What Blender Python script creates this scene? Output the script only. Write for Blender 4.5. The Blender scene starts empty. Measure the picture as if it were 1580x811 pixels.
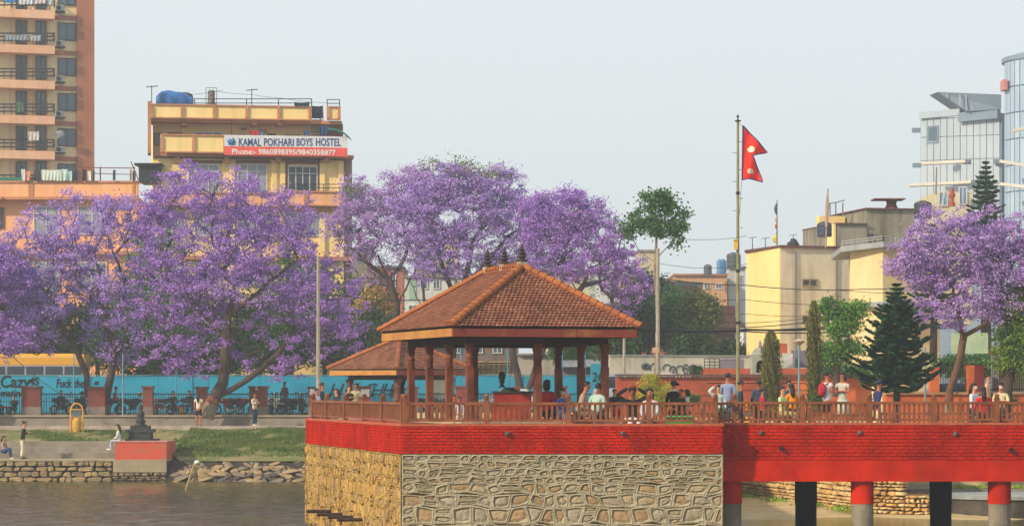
import bpy, bmesh, math, random
import numpy as np
from mathutils import Vector, Matrix, Euler
R = random.Random(7)
NR = np.random.RandomState(11)
SC = bpy.context.scene
COL = SC.collection

# ---------------------------------------------------------------- camera, sky, sun, exposure
CZ = 4.45                      # eye height above the water
F = 3900.0                     # focal length in photograph pixels (1580 wide)
HU, HV = 790.0, 600.0          # principal column and horizon row
cam = bpy.data.cameras.new('camera')
cam.sensor_width = 36.0
cam.lens = 36.0 * F / 1580.0
cam.shift_y = (HV - 405.5) / 1580.0
cam.clip_start = 0.5
cam.clip_end = 6000
camo = bpy.data.objects.new('camera', cam)
camo.location = (0, 0, CZ)
camo.rotation_euler = (math.pi / 2, 0, 0)
COL.objects.link(camo)
SC.camera = camo

SUN_H = Vector((-0.79, -0.61)).normalized()
SUN_EL = math.radians(30)
world = bpy.data.worlds.new('World')
SC.world = world
world.use_nodes = True
wn = world.node_tree
wn.nodes.clear()
w_out = wn.nodes.new('ShaderNodeOutputWorld')
w_bg = wn.nodes.new('ShaderNodeBackground')
w_sky = wn.nodes.new('ShaderNodeTexSky')
w_sky.sky_type = 'NISHITA'
w_sky.sun_disc = False
w_sky.sun_elevation = SUN_EL
w_sky.sun_rotation = math.atan2(SUN_H.x, SUN_H.y)
w_sky.dust_density = 4.0
w_sky.air_density = 1.0
w_mix = wn.nodes.new('ShaderNodeMix')
w_mix.data_type = 'RGBA'
w_mix.inputs[0].default_value = 0.88      # thin bright overcast veil over the clear sky
w_mix.inputs[7].default_value = (9.0, 9.7, 10.0, 1)
wn.links.new(w_sky.outputs[0], w_mix.inputs[6])
wn.links.new(w_mix.outputs[2], w_bg.inputs[0])
w_bg.inputs[1].default_value = 0.10
wn.links.new(w_bg.outputs[0], w_out.inputs[0])

sun = bpy.data.lights.new('sun', 'SUN')
sun.energy = 5.0
sun.angle = math.radians(2.0)
sun.color = (1.0, 0.83, 0.60)
suno = bpy.data.objects.new('sun', sun)
sd = Vector((SUN_H.x * math.cos(SUN_EL), SUN_H.y * math.cos(SUN_EL), math.sin(SUN_EL)))
suno.rotation_euler = (-sd).to_track_quat('-Z', 'Y').to_euler()
suno.location = (-40, -20, 60)
COL.objects.link(suno)
SC.view_settings.view_transform = 'Standard'
SC.view_settings.look = 'None'
SC.view_settings.exposure = 0.0
SC.view_settings.gamma = 1.0
SC.cycles.max_bounces = 6
SC.cycles.diffuse_bounces = 3
SC.cycles.glossy_bounces = 3
SC.cycles.transparent_max_bounces = 8
SC.cycles.volume_bounces = 0
SC.cycles.use_denoising = True

# ---------------------------------------------------------------- helpers
def hexc(h):
    h = h.lstrip('#')
    o = []
    for i in (0, 2, 4):
        v = int(h[i:i + 2], 16) / 255.0
        o.append(v / 12.92 if v <= 0.04045 else ((v + 0.055) / 1.055) ** 2.4)
    return o

def at(u, v, d):
    """world point at distance d seen at photograph pixel (u, v)"""
    return Vector(((u - HU) / F * d, d, CZ + (HV - v) / F * d))
def ux(u, d): return (u - HU) / F * d
def vz(v, d): return CZ + (HV - v) / F * d

MATS = {}
def M(name, col, col2=None, scale=2.0, rough=0.8, bump=0.0, bscale=None, metal=0.0, spec=0.3,
      stretch=(1, 1, 1), streak=0.0, streak_col=None, island=None, contrast=(0.35, 0.65), trans=0.0, detail=5):
    if name in MATS: return MATS[name]
    if isinstance(col, str): col = hexc(col)
    if isinstance(col2, str): col2 = hexc(col2)
    m = bpy.data.materials.new(name)
    m.use_nodes = True
    nt = m.node_tree
    N, L = nt.nodes, nt.links
    bs = N['Principled BSDF']
    bs.inputs['Roughness'].default_value = rough
    bs.inputs['Metallic'].default_value = metal
    bs.inputs['Specular IOR Level'].default_value = spec
    geo = N.new('ShaderNodeNewGeometry')
    mp = N.new('ShaderNodeMapping')
    mp.inputs['Scale'].default_value = stretch
    L.new(geo.outputs['Position'], mp.inputs[0])
    cur = None
    if col2 is None: col2 = [c * 0.82 for c in col]
    nz = N.new('ShaderNodeTexNoise')
    nz.inputs['Scale'].default_value = scale
    nz.inputs['Detail'].default_value = detail
    nz.inputs['Roughness'].default_value = 0.62
    L.new(mp.outputs[0], nz.inputs['Vector'])
    mr = N.new('ShaderNodeMapRange')
    mr.inputs[1].default_value, mr.inputs[2].default_value = contrast
    L.new(nz.outputs['Fac'], mr.inputs[0])
    mx = N.new('ShaderNodeMix'); mx.data_type = 'RGBA'
    mx.inputs[6].default_value = (*col, 1); mx.inputs[7].default_value = (*col2, 1)
    L.new(mr.outputs[0], mx.inputs[0])
    cur = mx.outputs[2]
    if island is not None:
        if isinstance(island, str): island = hexc(island)
        m3 = N.new('ShaderNodeMix'); m3.data_type = 'RGBA'
        mr3 = N.new('ShaderNodeMapRange'); mr3.inputs[1].default_value = 0.35; mr3.inputs[2].default_value = 1.0; mr3.inputs[4].default_value = 0.7; mr3.inputs[4].default_value = 0.7
        L.new(geo.outputs['Random Per Island'], mr3.inputs[0])
        L.new(mr3.outputs[0], m3.inputs[0])
        L.new(cur, m3.inputs[6]); m3.inputs[7].default_value = (*island, 1)
        cur = m3.outputs[2]
    if streak > 0:
        mp2 = N.new('ShaderNodeMapping'); mp2.inputs['Scale'].default_value = (1.6, 1.6, 0.16)
        L.new(geo.outputs['Position'], mp2.inputs[0])
        n2 = N.new('ShaderNodeTexNoise'); n2.inputs['Scale'].default_value = 1.3; n2.inputs['Detail'].default_value = 6
        L.new(mp2.outputs[0], n2.inputs['Vector'])
        mr2 = N.new('ShaderNodeMapRange'); mr2.inputs[1].default_value = 0.48; mr2.inputs[2].default_value = 0.72; mr2.inputs[4].default_value = streak
        L.new(n2.outputs['Fac'], mr2.inputs[0])
        m2 = N.new('ShaderNodeMix'); m2.data_type = 'RGBA'
        sc_ = streak_col or [0.08, 0.07, 0.06]
        if isinstance(sc_, str): sc_ = hexc(sc_)
        m2.inputs[7].default_value = (*sc_, 1)
        L.new(mr2.outputs[0], m2.inputs[0]); L.new(cur, m2.inputs[6])
        cur = m2.outputs[2]
    L.new(cur, bs.inputs['Base Color'])
    if bump > 0:
        nb = N.new('ShaderNodeTexNoise'); nb.inputs['Scale'].default_value = bscale or scale * 4; nb.inputs['Detail'].default_value = 6
        L.new(mp.outputs[0], nb.inputs['Vector'])
        b = N.new('ShaderNodeBump'); b.inputs['Strength'].default_value = bump; b.inputs['Distance'].default_value = 0.05
        L.new(nb.outputs['Fac'], b.inputs['Height'])
        L.new(b.outputs[0], bs.inputs['Normal'])
    if trans > 0:
        tr = N.new('ShaderNodeBsdfTranslucent')
        L.new(cur, tr.inputs[0])
        ms = N.new('ShaderNodeMixShader'); ms.inputs[0].default_value = trans
        L.new(bs.outputs[0], ms.inputs[1]); L.new(tr.outputs[0], ms.inputs[2])
        L.new(ms.outputs[0], N['Material Output'].inputs[0])
    MATS[name] = m
    return m

ORG = {}
def org(o):
    return ORG.get(o.name, Vector((0, 0, 0)))
def tag(o, label=None, cat=None, group=None, kind=None):
    if label: o['label'] = label
    if cat: o['category'] = cat
    if group: o['group'] = group
    if kind: o['kind'] = kind
    return o
def thing(name, label, cat, loc=(0, 0, 0), rot=0.0, group=None, anchor=True):
    """Empty at a thing's base; anchor: its parts are given in world coordinates"""
    o = bpy.data.objects.new(name, None)
    o.empty_display_size = 0.3
    COL.objects.link(o)
    o.location = loc
    o.rotation_euler = (0, 0, rot)
    if anchor: ORG[o.name] = Vector(loc)
    return tag(o, label, cat, group)

class MB:
    def __init__(s): s.v = []; s.f = []; s.m = []; s.cur = 0; s.smooth = False
    def add(s, vs, fs):
        b = len(s.v)
        s.v.extend([tuple(p) for p in vs])
        for f in fs:
            s.f.append(tuple(b + i for i in f)); s.m.append(s.cur)
        return s
    def box(s, x0, x1, y0, y1, z0, z1):
        return s.add([(x0, y0, z0), (x1, y0, z0), (x1, y1, z0), (x0, y1, z0), (x0, y0, z1), (x1, y0, z1), (x1, y1, z1), (x0, y1, z1)],
                     [(0, 3, 2, 1), (4, 5, 6, 7), (0, 1, 5, 4), (1, 2, 6, 5), (2, 3, 7, 6), (3, 0, 4, 7)])
    def obox(s, c, ax, ay, az):
        """box from a centre and three half-axis vectors"""
        c, ax, ay, az = Vector(c), Vector(ax), Vector(ay), Vector(az)
        P = [c + i * ax + j * ay + k * az for k in (-1, 1) for i, j in ((-1, -1), (1, -1), (1, 1), (-1, 1))]
        return s.add(P, [(0, 3, 2, 1), (4, 5, 6, 7), (0, 1, 5, 4), (1, 2, 6, 5), (2, 3, 7, 6), (3, 0, 4, 7)])
    def bar(s, a, b, w, h=None, up=(0, 0, 1)):
        a, b = Vector(a), Vector(b); h = h or w
        d = b - a; L = d.length
        if L < 1e-6: return s
        d.normalize(); up = Vector(up)
        if abs(d.dot(up)) > 0.99: up = Vector((1, 0, 0))
        sx = d.cross(up).normalized(); sz = sx.cross(d).normalized()
        return s.obox((a + b) / 2, d * L / 2, sx * w / 2, sz * h / 2)
    def tube(s, pts, rad, n=6, cap=True, sx=1.0):
        pts = [Vector(p) for p in pts]; 
        rad = [float(rad)] * len(pts) if not hasattr(rad, '__len__') else [float(r) for r in rad]
        b = len(s.v); prev = None
        for i, p in enumerate(pts):
            t = (pts[min(i + 1, len(pts) - 1)] - pts[max(i - 1, 0)])
            if t.length < 1e-9: t = Vector((0, 0, 1))
            t.normalize()
            if prev is None:
                a = t.cross(Vector((0, 0, 1)))
                if a.length < 1e-3: a = Vector((1, 0, 0))
            else:
                a = prev - t * prev.dot(t)
                if a.length < 1e-6: a = t.orthogonal()
            a.normalize(); prev = a
            c = t.cross(a)
            for k in range(n):
                an = 2 * math.pi * k / n
                q = p + rad[i] * (a * math.cos(an) * sx + c * math.sin(an))
                s.v.append(tuple(q))
        for i in range(len(pts) - 1):
            for k in range(n):
                k2 = (k + 1) % n
                s.f.append((b + i * n + k, b + i * n + k2, b + (i + 1) * n + k2, b + (i + 1) * n + k)); s.m.append(s.cur)
        if cap:
            s.f.append(tuple(b + k for k in reversed(range(n)))); s.m.append(s.cur)
            s.f.append(tuple(b + (len(pts) - 1) * n + k for k in range(n))); s.m.append(s.cur)
        return s
    def lathe(s, c, prof, n=12, rot=0.0, sy=1.0):
        """prof: list of (r, z); rings about the vertical axis through c"""
        c = Vector(c); b = len(s.v)
        for r, z in prof:
            for k in range(n):
                a = 2 * math.pi * k / n + rot
                s.v.append((c.x + r * math.cos(a), c.y + r * math.sin(a) * sy, c.z + z))
        for i in range(len(prof) - 1):
            for k in range(n):
                k2 = (k + 1) % n
                s.f.append((b + i * n + k, b + i * n + k2, b + (i + 1) * n + k2, b + (i + 1) * n + k)); s.m.append(s.cur)
        s.f.append(tuple(b + k for k in reversed(range(n)))); s.m.append(s.cur)
        s.f.append(tuple(b + (len(prof) - 1) * n + k for k in range(n))); s.m.append(s.cur)
        return s
    def ball(s, c, rx, ry=None, rz=None, n=10, m=7):
        ry = ry or rx; rz = rz or rx
        b = len(s.v); c = Vector(c)
        for i in range(m + 1):
            th = math.pi * i / m
            for k in range(n):
                a = 2 * math.pi * k / n
                s.v.append((c.x + rx * math.sin(th) * math.cos(a), c.y + ry * math.sin(th) * math.sin(a), c.z - rz * math.cos(th)))
        for i in range(m):
            for k in range(n):
                k2 = (k + 1) % n
                s.f.append((b + i * n + k, b + i * n + k2, b + (i + 1) * n + k2, b + (i + 1) * n + k)); s.m.append(s.cur)
        return s
    def extrude(s, poly, y0, y1):
        """poly of (x, z) counter-clockwise seen from -y, extruded from y0 (front) to y1"""
        n = len(poly)
        vs = [(x, y0, z) for x, z in poly] + [(x, y1, z) for x, z in poly]
        fs = [tuple(range(n)), tuple(reversed(range(n, 2 * n)))]
        for i in range(n):
            j = (i + 1) % n
            fs.append((i, n + i, n + j, j))
        return s.add(vs, fs)
    def mesh(s, name, off=None):
        me = bpy.data.meshes.new(name)
        if off is not None and off.length > 0:
            vs = [(p[0] - off.x, p[1] - off.y, p[2] - off.z) for p in s.v]
        else: vs = s.v
        me.from_pydata(vs, [], s.f)
        if any(s.m): me.polygons.foreach_set('material_index', s.m)
        if s.smooth: me.polygons.foreach_set('use_smooth', [True] * len(s.f))
        me.update()
        return me

def put(name, mb, mats, parent=None, kind=None, label=None, cat=None, group=None, smooth=False, loc=None):
    """link a mesh builder as ONE object; loc gives a top-level mesh its own origin"""
    if smooth: mb.smooth = True
    off = org(parent) if parent else (Vector(loc) if loc is not None else None)
    me = mb.mesh(name, off)
    o = bpy.data.objects.new(name, me)
    if not isinstance(mats, (list, tuple)): mats = [mats]
    for m in mats: me.materials.append(m)
    COL.objects.link(o)
    if parent:
        o.parent = parent
        ORG[o.name] = org(parent)
    elif loc is not None:
        o.location = loc; ORG[o.name] = Vector(loc)
    return tag(o, label, cat, group, kind)

def piece(name, me, loc, parent, rot=0.0, scale=(1, 1, 1), rote=None):
    o = bpy.data.objects.new(name, me)
    COL.objects.link(o)
    o.parent = parent
    o.location = Vector(loc) - org(parent)
    o.rotation_euler = rote if rote is not None else (0, 0, rot)
    o.scale = scale
    return o

def unit_box(name, mat, bev=0.0, jit=0.0, seed=1):
    """1 x 1 x 1 block with chamfered front edges, origin at its centre"""
    r = random.Random(seed)
    mb = MB()
    b = bev
    def j(): return r.uniform(-jit, jit)
    back = [(-.5, .5, -.5), (.5, .5, -.5), (.5, .5, .5), (-.5, .5, .5)]
    mid = [(-.5, -.5 + b, -.5), (.5, -.5 + b, -.5), (.5, -.5 + b, .5), (-.5, -.5 + b, .5)]
    fr = [(-.5 + b * .6 + abs(j()), -.5, -.5 + b + abs(j())), (.5 - b * .6 - abs(j()), -.5 + j() * .4, -.5 + b + abs(j())), (.5 - b * .6 - abs(j()), -.5, .5 - b - abs(j())), (-.5 + b * .6 + abs(j()), -.5 + j() * .4, .5 - b - abs(j()))]
    fs = [(3, 2, 1, 0)]
    for i in range(4):
        k = (i + 1) % 4
        fs.append((i, k, 4 + k, 4 + i)); fs.append((4 + i, 4 + k, 8 + k, 8 + i))
    fs.append((8, 9, 10, 11))
    mb.add(back + mid + fr, fs)
    me = mb.mesh(name)
    me.materials.append(mat)
    return me

# foliage: many small leaf faces, built with numpy
def leaf_mesh(name, C, size, mat, aspect=1.0, seed=0, normal_up=0.0, dirs=None):
    rs = np.random.RandomState(seed)
    n = len(C)
    a = rs.normal(size=(n, 3)) if dirs is None else dirs + rs.normal(size=(n, 3)) * 0.25
    a /= np.linalg.norm(a, axis=1)[:, None] + 1e-9
    b = rs.normal(size=(n, 3))
    b[:, 2] *= (1 - normal_up)
    b -= a * (a * b).sum(1)[:, None]
    b /= np.linalg.norm(b, axis=1)[:, None] + 1e-9
    s = (size * rs.uniform(0.6, 1.35, n))[:, None]
    c = np.cross(a, b)
    bend = c * s * rs.uniform(-.25, .25, n)[:, None]
    V = np.empty((n, 4, 3))
    V[:, 0] = C - a * s * .5
    V[:, 1] = C - b * s * .5 * aspect + bend
    V[:, 2] = C + a * s * .5
    V[:, 3] = C + b * s * .5 * aspect + bend
    me = bpy.data.meshes.new(name)
    me.vertices.add(4 * n); me.loops.add(4 * n); me.polygons.add(n)
    me.vertices.foreach_set('co', V.reshape(-1).astype(np.float32))
    me.loops.foreach_set('vertex_index', np.arange(4 * n, dtype=np.int32))
    me.polygons.foreach_set('loop_start', np.arange(0, 4 * n, 4, dtype=np.int32))
    me.polygons.foreach_set('loop_total', np.full(n, 4, dtype=np.int32))
    me.update(calc_edges=True)
    me.materials.append(mat)
    return me
def put_leaves(name, C, size, mat, parent, aspect=1.0, seed=0, kind=None, dirs=None):
    C = np.asarray(C) - np.array(org(parent))
    me = leaf_mesh(name, C, size, mat, aspect, seed, dirs=dirs)
    o = bpy.data.objects.new(name, me)
    COL.objects.link(o); o.parent = parent
    if kind: o['kind'] = kind
    return o

class Facade:
    """vertical wall plane from P0 to P1 (x, y); rectangles on it are measured in the photograph"""
    def __init__(s, u0, d0, u1, d1):
        s.P = Vector((ux(u0, d0), d0)); s.D = (Vector((ux(u1, d1), d1)) - s.P)
        s.L = s.D.length; s.D.normalize()
        s.Nn = Vector((s.D.y, -s.D.x))          # towards the camera side
    def t(s, u):
        k = (u - HU) / F
        return (k * s.P.y - s.P.x) / (s.D.x - k * s.D.y)
    def pt(s, t, o, z):
        q = s.P + s.D * t + s.Nn * o
        return Vector((q.x, q.y, z))
    def z(s, u, v): return vz(v, s.P.y + s.D.y * s.t(u))
    def tbox(s, mb, t0, t1, z0, z1, o0, o1):
        P = [s.pt(t, o, z) for z in (z0, z1) for t, o in ((t0, o1), (t1, o1), (t1, o0), (t0, o0))]
        mb.add(P, [(0, 3, 2, 1), (4, 5, 6, 7), (0, 1, 5, 4), (1, 2, 6, 5), (2, 3, 7, 6), (3, 0, 4, 7)])
        return mb
    def box(s, mb, u0, v0, u1, v1, o0=0.0, o1=0.1):
        """v0 above v1"""
        z1 = s.z((u0 + u1) / 2, v0); z0 = s.z((u0 + u1) / 2, v1)
        return s.tbox(mb, s.t(u0), s.t(u1), z0, z1, o0, o1)
    def window(s, parent, u0, v0, u1, v1, nx=2, ny=1, frame=None, glass=None, o=0.0, fw=0.07, reveal=0.10, sill=None, uneven=None, name='window'):
        t0, t1 = s.t(u0), s.t(u1)
        um = (u0 + u1) / 2
        z0, z1 = s.z(um, v1), s.z(um, v0)
        fr = MB()
        s.tbox(fr, t0, t1, z0, z0 + fw, o, o + reveal); s.tbox(fr, t0, t1, z1 - fw, z1, o, o + reveal)
        s.tbox(fr, t0, t0 + fw, z0 + fw, z1 - fw, o, o + reveal); s.tbox(fr, t1 - fw, t1, z0 + fw, z1 - fw, o, o + reveal)
        xs = [t0 + fw + (t1 - t0 - 2 * fw) * i / nx for i in range(nx + 1)]
        zs = [z0 + fw + (z1 - z0 - 2 * fw) * i / ny for i in range(ny + 1)]
        if uneven and ny == 2: zs[1] = z0 + (z1 - z0) * uneven
        for x in xs[1:-1]: s.tbox(fr, x - fw * .4, x + fw * .4, z0 + fw, z1 - fw, o, o + reveal - 0.006)
        for z in zs[1:-1]: s.tbox(fr, t0 + fw, t1 - fw, z - fw * .4, z + fw * .4, o, o + reveal - 0.012)
        w = put(name, fr, frame, parent)
        for i in range(nx):
            for k in range(ny):
                g = MB()
                dx = R.uniform(-.006, .006)
                s.tbox(g, xs[i] + fw * .4, xs[i + 1] - fw * .4, zs[k] + fw * .4, zs[k + 1] - fw * .4, o + .005, o + reveal * .45 + dx)
                put('pane', g, glass, w)
        return w
HAZE = True
# ---------------------------------------------------------------- materials
m_red = M('painted_red_brick', '#c92606', '#9c1a06', 1.3, 0.85, 0.5, 30, contrast=(.35, .65), streak=.5, streak_col='#6e1208', spec=.06)
m_redbeam = M('painted_red_concrete', '#cd2a08', '#981a06', 1.2, 0.75, 0.25, 6, contrast=(.3, .7), streak=.5, streak_col='#8c2010', spec=.08)
m_redjoint = M('red_mortar', '#9e1e08', '#821808', 2, .9)
m_blackpier = M('shaded_pier', '#2e2826', '#211d1c', 1.5, .8, .3, 6)  # rear piers: shade under the deck put into a near-black colour
m_bareconc = M('bare_concrete', '#8d8375', '#6e6558', 1.2, 0.9, 0.4, 8, streak=.3)
m_wood = M('railing_wood', '#8c5230', '#6a3c22', 3.0, 0.6, 0.25, 25)
m_woodochre = M('fascia_wood', '#b8843c', '#a06a34', 1.6, 0.65, 0.35, 9, contrast=(.35, .65))
m_woodfront = M('fascia_wood_maroon', '#7c3628', '#94602f', 1.1, 0.65, 0.35, 9, contrast=(.52, .68))
m_wooddark = M('carved_wood', '#84462c', '#562c1c', 1.6, 0.65, 0.4, 14)
m_tile = M('clay_tile', '#88543e', '#6a3e2e', 1.3, 0.88, 0.3, 20, island='#9c6a52', contrast=(.35, .65), streak=.4, streak_col='#3f2c22')
m_ridge = M('ridge_clay', '#a8622f', '#864a2c', 3, 0.75, 0.3, 12)
m_stone = M('rubble_stone', '#a09076', '#8b7d66', 2.2, 0.9, 0.9, 9, contrast=(.38, .62), island='#b8a27c')
m_stone2 = M('rubble_stone_ochre', '#a98b66', '#937a5a', 2.6, 0.9, 0.9, 9, contrast=(.38, .62))
m_stone3 = M('rubble_stone_grey', '#a89a86', '#928570', 2.6, 0.9, 0.9, 9, contrast=(.38, .62))
m_mortar = M('mortar', '#aa9f86', '#928871', 2.0, 0.95, 0.8, 16, contrast=(.35, .65))
m_gold = M('golden_rubble', '#bb9250', '#94703c', 2.2, 0.9, 0.8, 8, contrast=(.36, .64), island='#c8a25c')
m_goldmortar = M('golden_mortar', '#b39452', '#947844', 1.2, 0.95, 0.8, 12, streak=.6, streak_col='#3a2c1c')
m_metal_dark = M('dark_metal', '#1c1e20', '#26282a', 4, 0.5, metal=.3)
m_blackstone = M('black_stone', '#23262a', '#33373a', 5, 0.6, 0.5, 20)
m_paving = M('deck_paving', '#a0907c', '#857664', 1.4, 0.9, 0.3, 10)
m_sand = M('dry_sand', '#c0a87e', '#a08c66', 0.9, 0.95, 0.6, 5, contrast=(.3, .7))
m_conc = M('weathered_concrete', '#8f877a', '#756d61', 0.8, 0.92, 0.5, 6, streak=.35)

# ---------------------------------------------------------------- ground, pond, bed
gm = M('ground_earth', '#8a7a5e', '#6d6448', 0.12, 0.95, 0.4, 3, contrast=(.35, .65))
g = MB(); g.add([(-3000, 138.5, 2.99), (3000, 138.5, 2.99), (3000, 5000, 2.99), (-3000, 5000, 2.99)], [(0, 1, 2, 3)])
tag(put('ground', g, gm), kind='structure')
g = MB(); g.add([(-400, -12, -1.2), (400, -12, -1.2), (400, 140, -1.2), (-400, 140, -1.2)], [(0, 1, 2, 3)])
tag(put('pond_bed', g, M('pond_mud', '#4b4230', '#3a3426', 1, 0.95)), kind='structure')
g = MB(); g.box(-400, 400, -14, 3.0, -1.2, 2.85)
tag(put('near_bank', g, gm), kind='structure')
wm = bpy.data.materials.new('pond_water'); wm.use_nodes = True
nt = wm.node_tree; N, L = nt.nodes, nt.links; bs = N['Principled BSDF']
bs.inputs['Roughness'].default_value = 0.06
bs.inputs['IOR'].default_value = 1.33
bs.inputs['Specular IOR Level'].default_value = 0.34
geo = N.new('ShaderNodeNewGeometry')
def wnoise(scale, st, det):
    mp = N.new('ShaderNodeMapping'); mp.inputs['Scale'].default_value = st; L.new(geo.outputs['Position'], mp.inputs[0])
    n = N.new('ShaderNodeTexNoise'); n.inputs['Scale'].default_value = scale; n.inputs['Detail'].default_value = det
    L.new(mp.outputs[0], n.inputs['Vector']); return n.outputs['Fac']
nA = wnoise(6, (.7, 1, 1), 4); nB = wnoise(.28, (1, .8, 1), 3); nC = wnoise(.09, (1, .6, 1), 2)
mx = N.new('ShaderNodeMix'); mx.data_type = 'RGBA'; mx.inputs[6].default_value = (*hexc('#54491a'), 1); mx.inputs[7].default_value = (*hexc('#3c3d16'), 1)
mr = N.new('ShaderNodeMapRange'); mr.inputs[1].default_value = .35; mr.inputs[2].default_value = .65; L.new(nC, mr.inputs[0]); L.new(mr.outputs[0], mx.inputs[0])
L.new(mx.outputs[2], bs.inputs['Base Color'])
ad = N.new('ShaderNodeMath'); ad.operation = 'MULTIPLY_ADD'; L.new(nB, ad.inputs[0]); ad.inputs[1].default_value = 2.5; L.new(nA, ad.inputs[2])
bp = N.new('ShaderNodeBump'); bp.inputs['Strength'].default_value = 0.5; bp.inputs['Distance'].default_value = 0.05
L.new(ad.outputs[0], bp.inputs['Height']); L.new(bp.outputs[0], bs.inputs['Normal'])
xs_ = np.concatenate([[-400, -120, -60, -35], np.arange(-25, -4, .15), [-2, 20, 60, 400]])
ys_ = np.concatenate([[2.9, 30, 60], np.arange(76, 124.01, .11)])
Xg, Yg = np.meshgrid(xs_, ys_); Zg = np.zeros_like(Xg)
for k in range(26):
    wl = .26 * 1.14 ** NR.uniform(0, 12); an = NR.normal(.5, .75); kx, ky = math.sin(an) * 6.283 / wl, math.cos(an) * 6.283 / wl
    Zg += wl * .0068 * np.sin(Xg * kx + Yg * ky + NR.uniform(0, 6.28)) * (.6 + .4 * np.sin(Xg * .21 * (k % 3) + Yg * .13 + k))
inside = ((Xg > -25) & (Xg < -4) & (Yg > 76) & (Yg < 123.8)); Zg *= inside
vs = np.stack([Xg, Yg, Zg], 2).reshape(-1, 3).tolist(); nxx = len(xs_)
g = MB(); g.add(vs, [(j * nxx + i, j * nxx + i + 1, (j + 1) * nxx + i + 1, (j + 1) * nxx + i) for j in range(len(ys_) - 1) for i in range(nxx - 1)])
tag(put('pond_water', g, wm, smooth=True), kind='structure')
# dry bed behind the platform and under the bridge
nx, ny = 90, 60
g = MB(); vs = []; fs = []
for j in range(ny + 1):
    for i in range(nx + 1):
        x = -6 + 60 * i / nx; y = 74 + 46 * j / ny
        e = min(1, max(0, (y - 83.0 - .5 * math.sin(x * .7)) / 5)) * min(1, max(0, (x + 4.5) / 4))
        z = -0.35 + e * .42 + max(0, y - 90) * .004 + R.uniform(-.02, .02) + .05 * math.sin(x * .9 + y * .5)
        vs.append((x, y, z))
for j in range(ny):
    for i in range(nx):
        a = j * (nx + 1) + i; fs.append((a, a + 1, a + nx + 2, a + nx + 1))
g.add(vs, fs)
tag(put('dry_pond_bed', g, m_sand, smooth=True), kind='structure')

# ---------------------------------------------------------------- platform
A = Vector((-2.79, 64.0)); B = Vector((-6.25, 76.6)); Cc = Vector((5.34, 64.0))
ZC, ZR, ZB = 3.58, 2.81, -1.0      # coping, foot of the red band, foot of the wall
AB = (B - A); LAB = AB.length; abu = AB.normalized(); abn = Vector((-abu.y, abu.x))
if abn.x > 0: abn = -abn
plat = thing('stone_platform', 'rubble stone platform with a red painted brick band carrying the tiled pavilion', 'platform', (A.x, A.y, 0))
g = MB()
def slab(mb, poly, z0, z1):
    n = len(poly)
    vs = [(p[0], p[1], z0) for p in poly] + [(p[0], p[1], z1) for p in poly]
    mb.add(vs, [tuple(reversed(range(n))), tuple(range(n, 2 * n))] + [(i, (i + 1) % n, n + (i + 1) % n, n + i) for i in range(n)])
inn = .06
Ai = A + Vector((.06, .06)); Bi = B + Vector((.07, 0))
slab(g, [(Ai.x, Ai.y), (5.34, 64.06), (5.34, 78), (Bi.x, 78), (Bi.x, Bi.y)], ZB, ZR - .01)
put('wall_core', g, m_goldmortar, plat)
g = MB(); slab(g, [(Ai.x - .045, Ai.y - .045), (5.335, 64.015), (5.335, 78), (Bi.x - .04, 78), (Bi.x - .04, Bi.y)], ZR, ZC - .07)
put('band_core', g, m_redjoint, plat)
g = MB(); slab(g, [(A.x - .03, A.y - .03), (5.36, 63.97), (5.36, 64.35), (A.x + .28, 64.35), (B.x + .32, B.y), (B.x - .04, B.y)], ZC - .068, ZC)
put('coping', g, M('coping_plaster', '#b5583a', '#9c4a30', 2, .8, .4, 8), plat)
g = MB(); slab(g, [(A.x + .3, 64.36), (5.3, 64.36), (5.3, 92), (-7.0, 92), (B.x + .34, B.y)], 2.9, 3.38)
put('deck', g, m_paving, plat)
# bricks of the front band: individual bricks with recessed joints
BW, BH = 0.232, (ZC - .07 - ZR) / 9.0
bricks = [unit_box('brick', m_red, .10, .05, s) for s in range(6)]
cnt = 0
def brick_row_frame(P, D, Nn, L, z0, rows, bh, bw, parent, limit, stuffmat, depth=.10, proud=.010, rr=None):
    """lay stretcher courses on a wall plane; the first `limit` bricks are objects, the rest one stuff part"""
    rr = rr or random.Random(5)
    cntl = 0; rest = MB(); ang = math.atan2(D.y, D.x)
    for r in range(rows):
        x = -(bw * .5 if r % 2 else 0) + rr.uniform(-.02, .02)
        while x < L - .02:
            w = bw * rr.uniform(.93, 1.07)
            a = max(0, x); b = min(L, x + w)
            x += w
            if b - a < .05: continue
            o = proud + rr.uniform(-.004, .010)
            cen = P + D * ((a + b) / 2) + Nn * (o - depth / 2)
            zc_ = z0 + (r + .5) * bh + rr.uniform(-.003, .003)
            if cntl < limit:
                piece('brick', rr.choice(bricks), (cen.x, cen.y, zc_), parent, ang, (b - a - .014, depth, bh - .017)); cntl += 1
            else:
                rest.obox((cen.x, cen.y, zc_), (D.x * (b - a - .018) / 2, D.y * (b - a - .018) / 2, 0), (Nn.x * depth / 2, Nn.y * depth / 2, 0), (0, 0, (bh - .019) / 2))
    if rest.v: put('brickwork', rest, stuffmat, parent, kind='stuff')
brick_row_frame(A, Vector((1, 0)), Vector((0, -1)), 8.13, ZR, 9, BH, BW, plat, 300, m_red)
brick_row_frame(A, abu, abn, LAB, ZR, 9, BH, BW, plat, 0, m_red)

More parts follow.
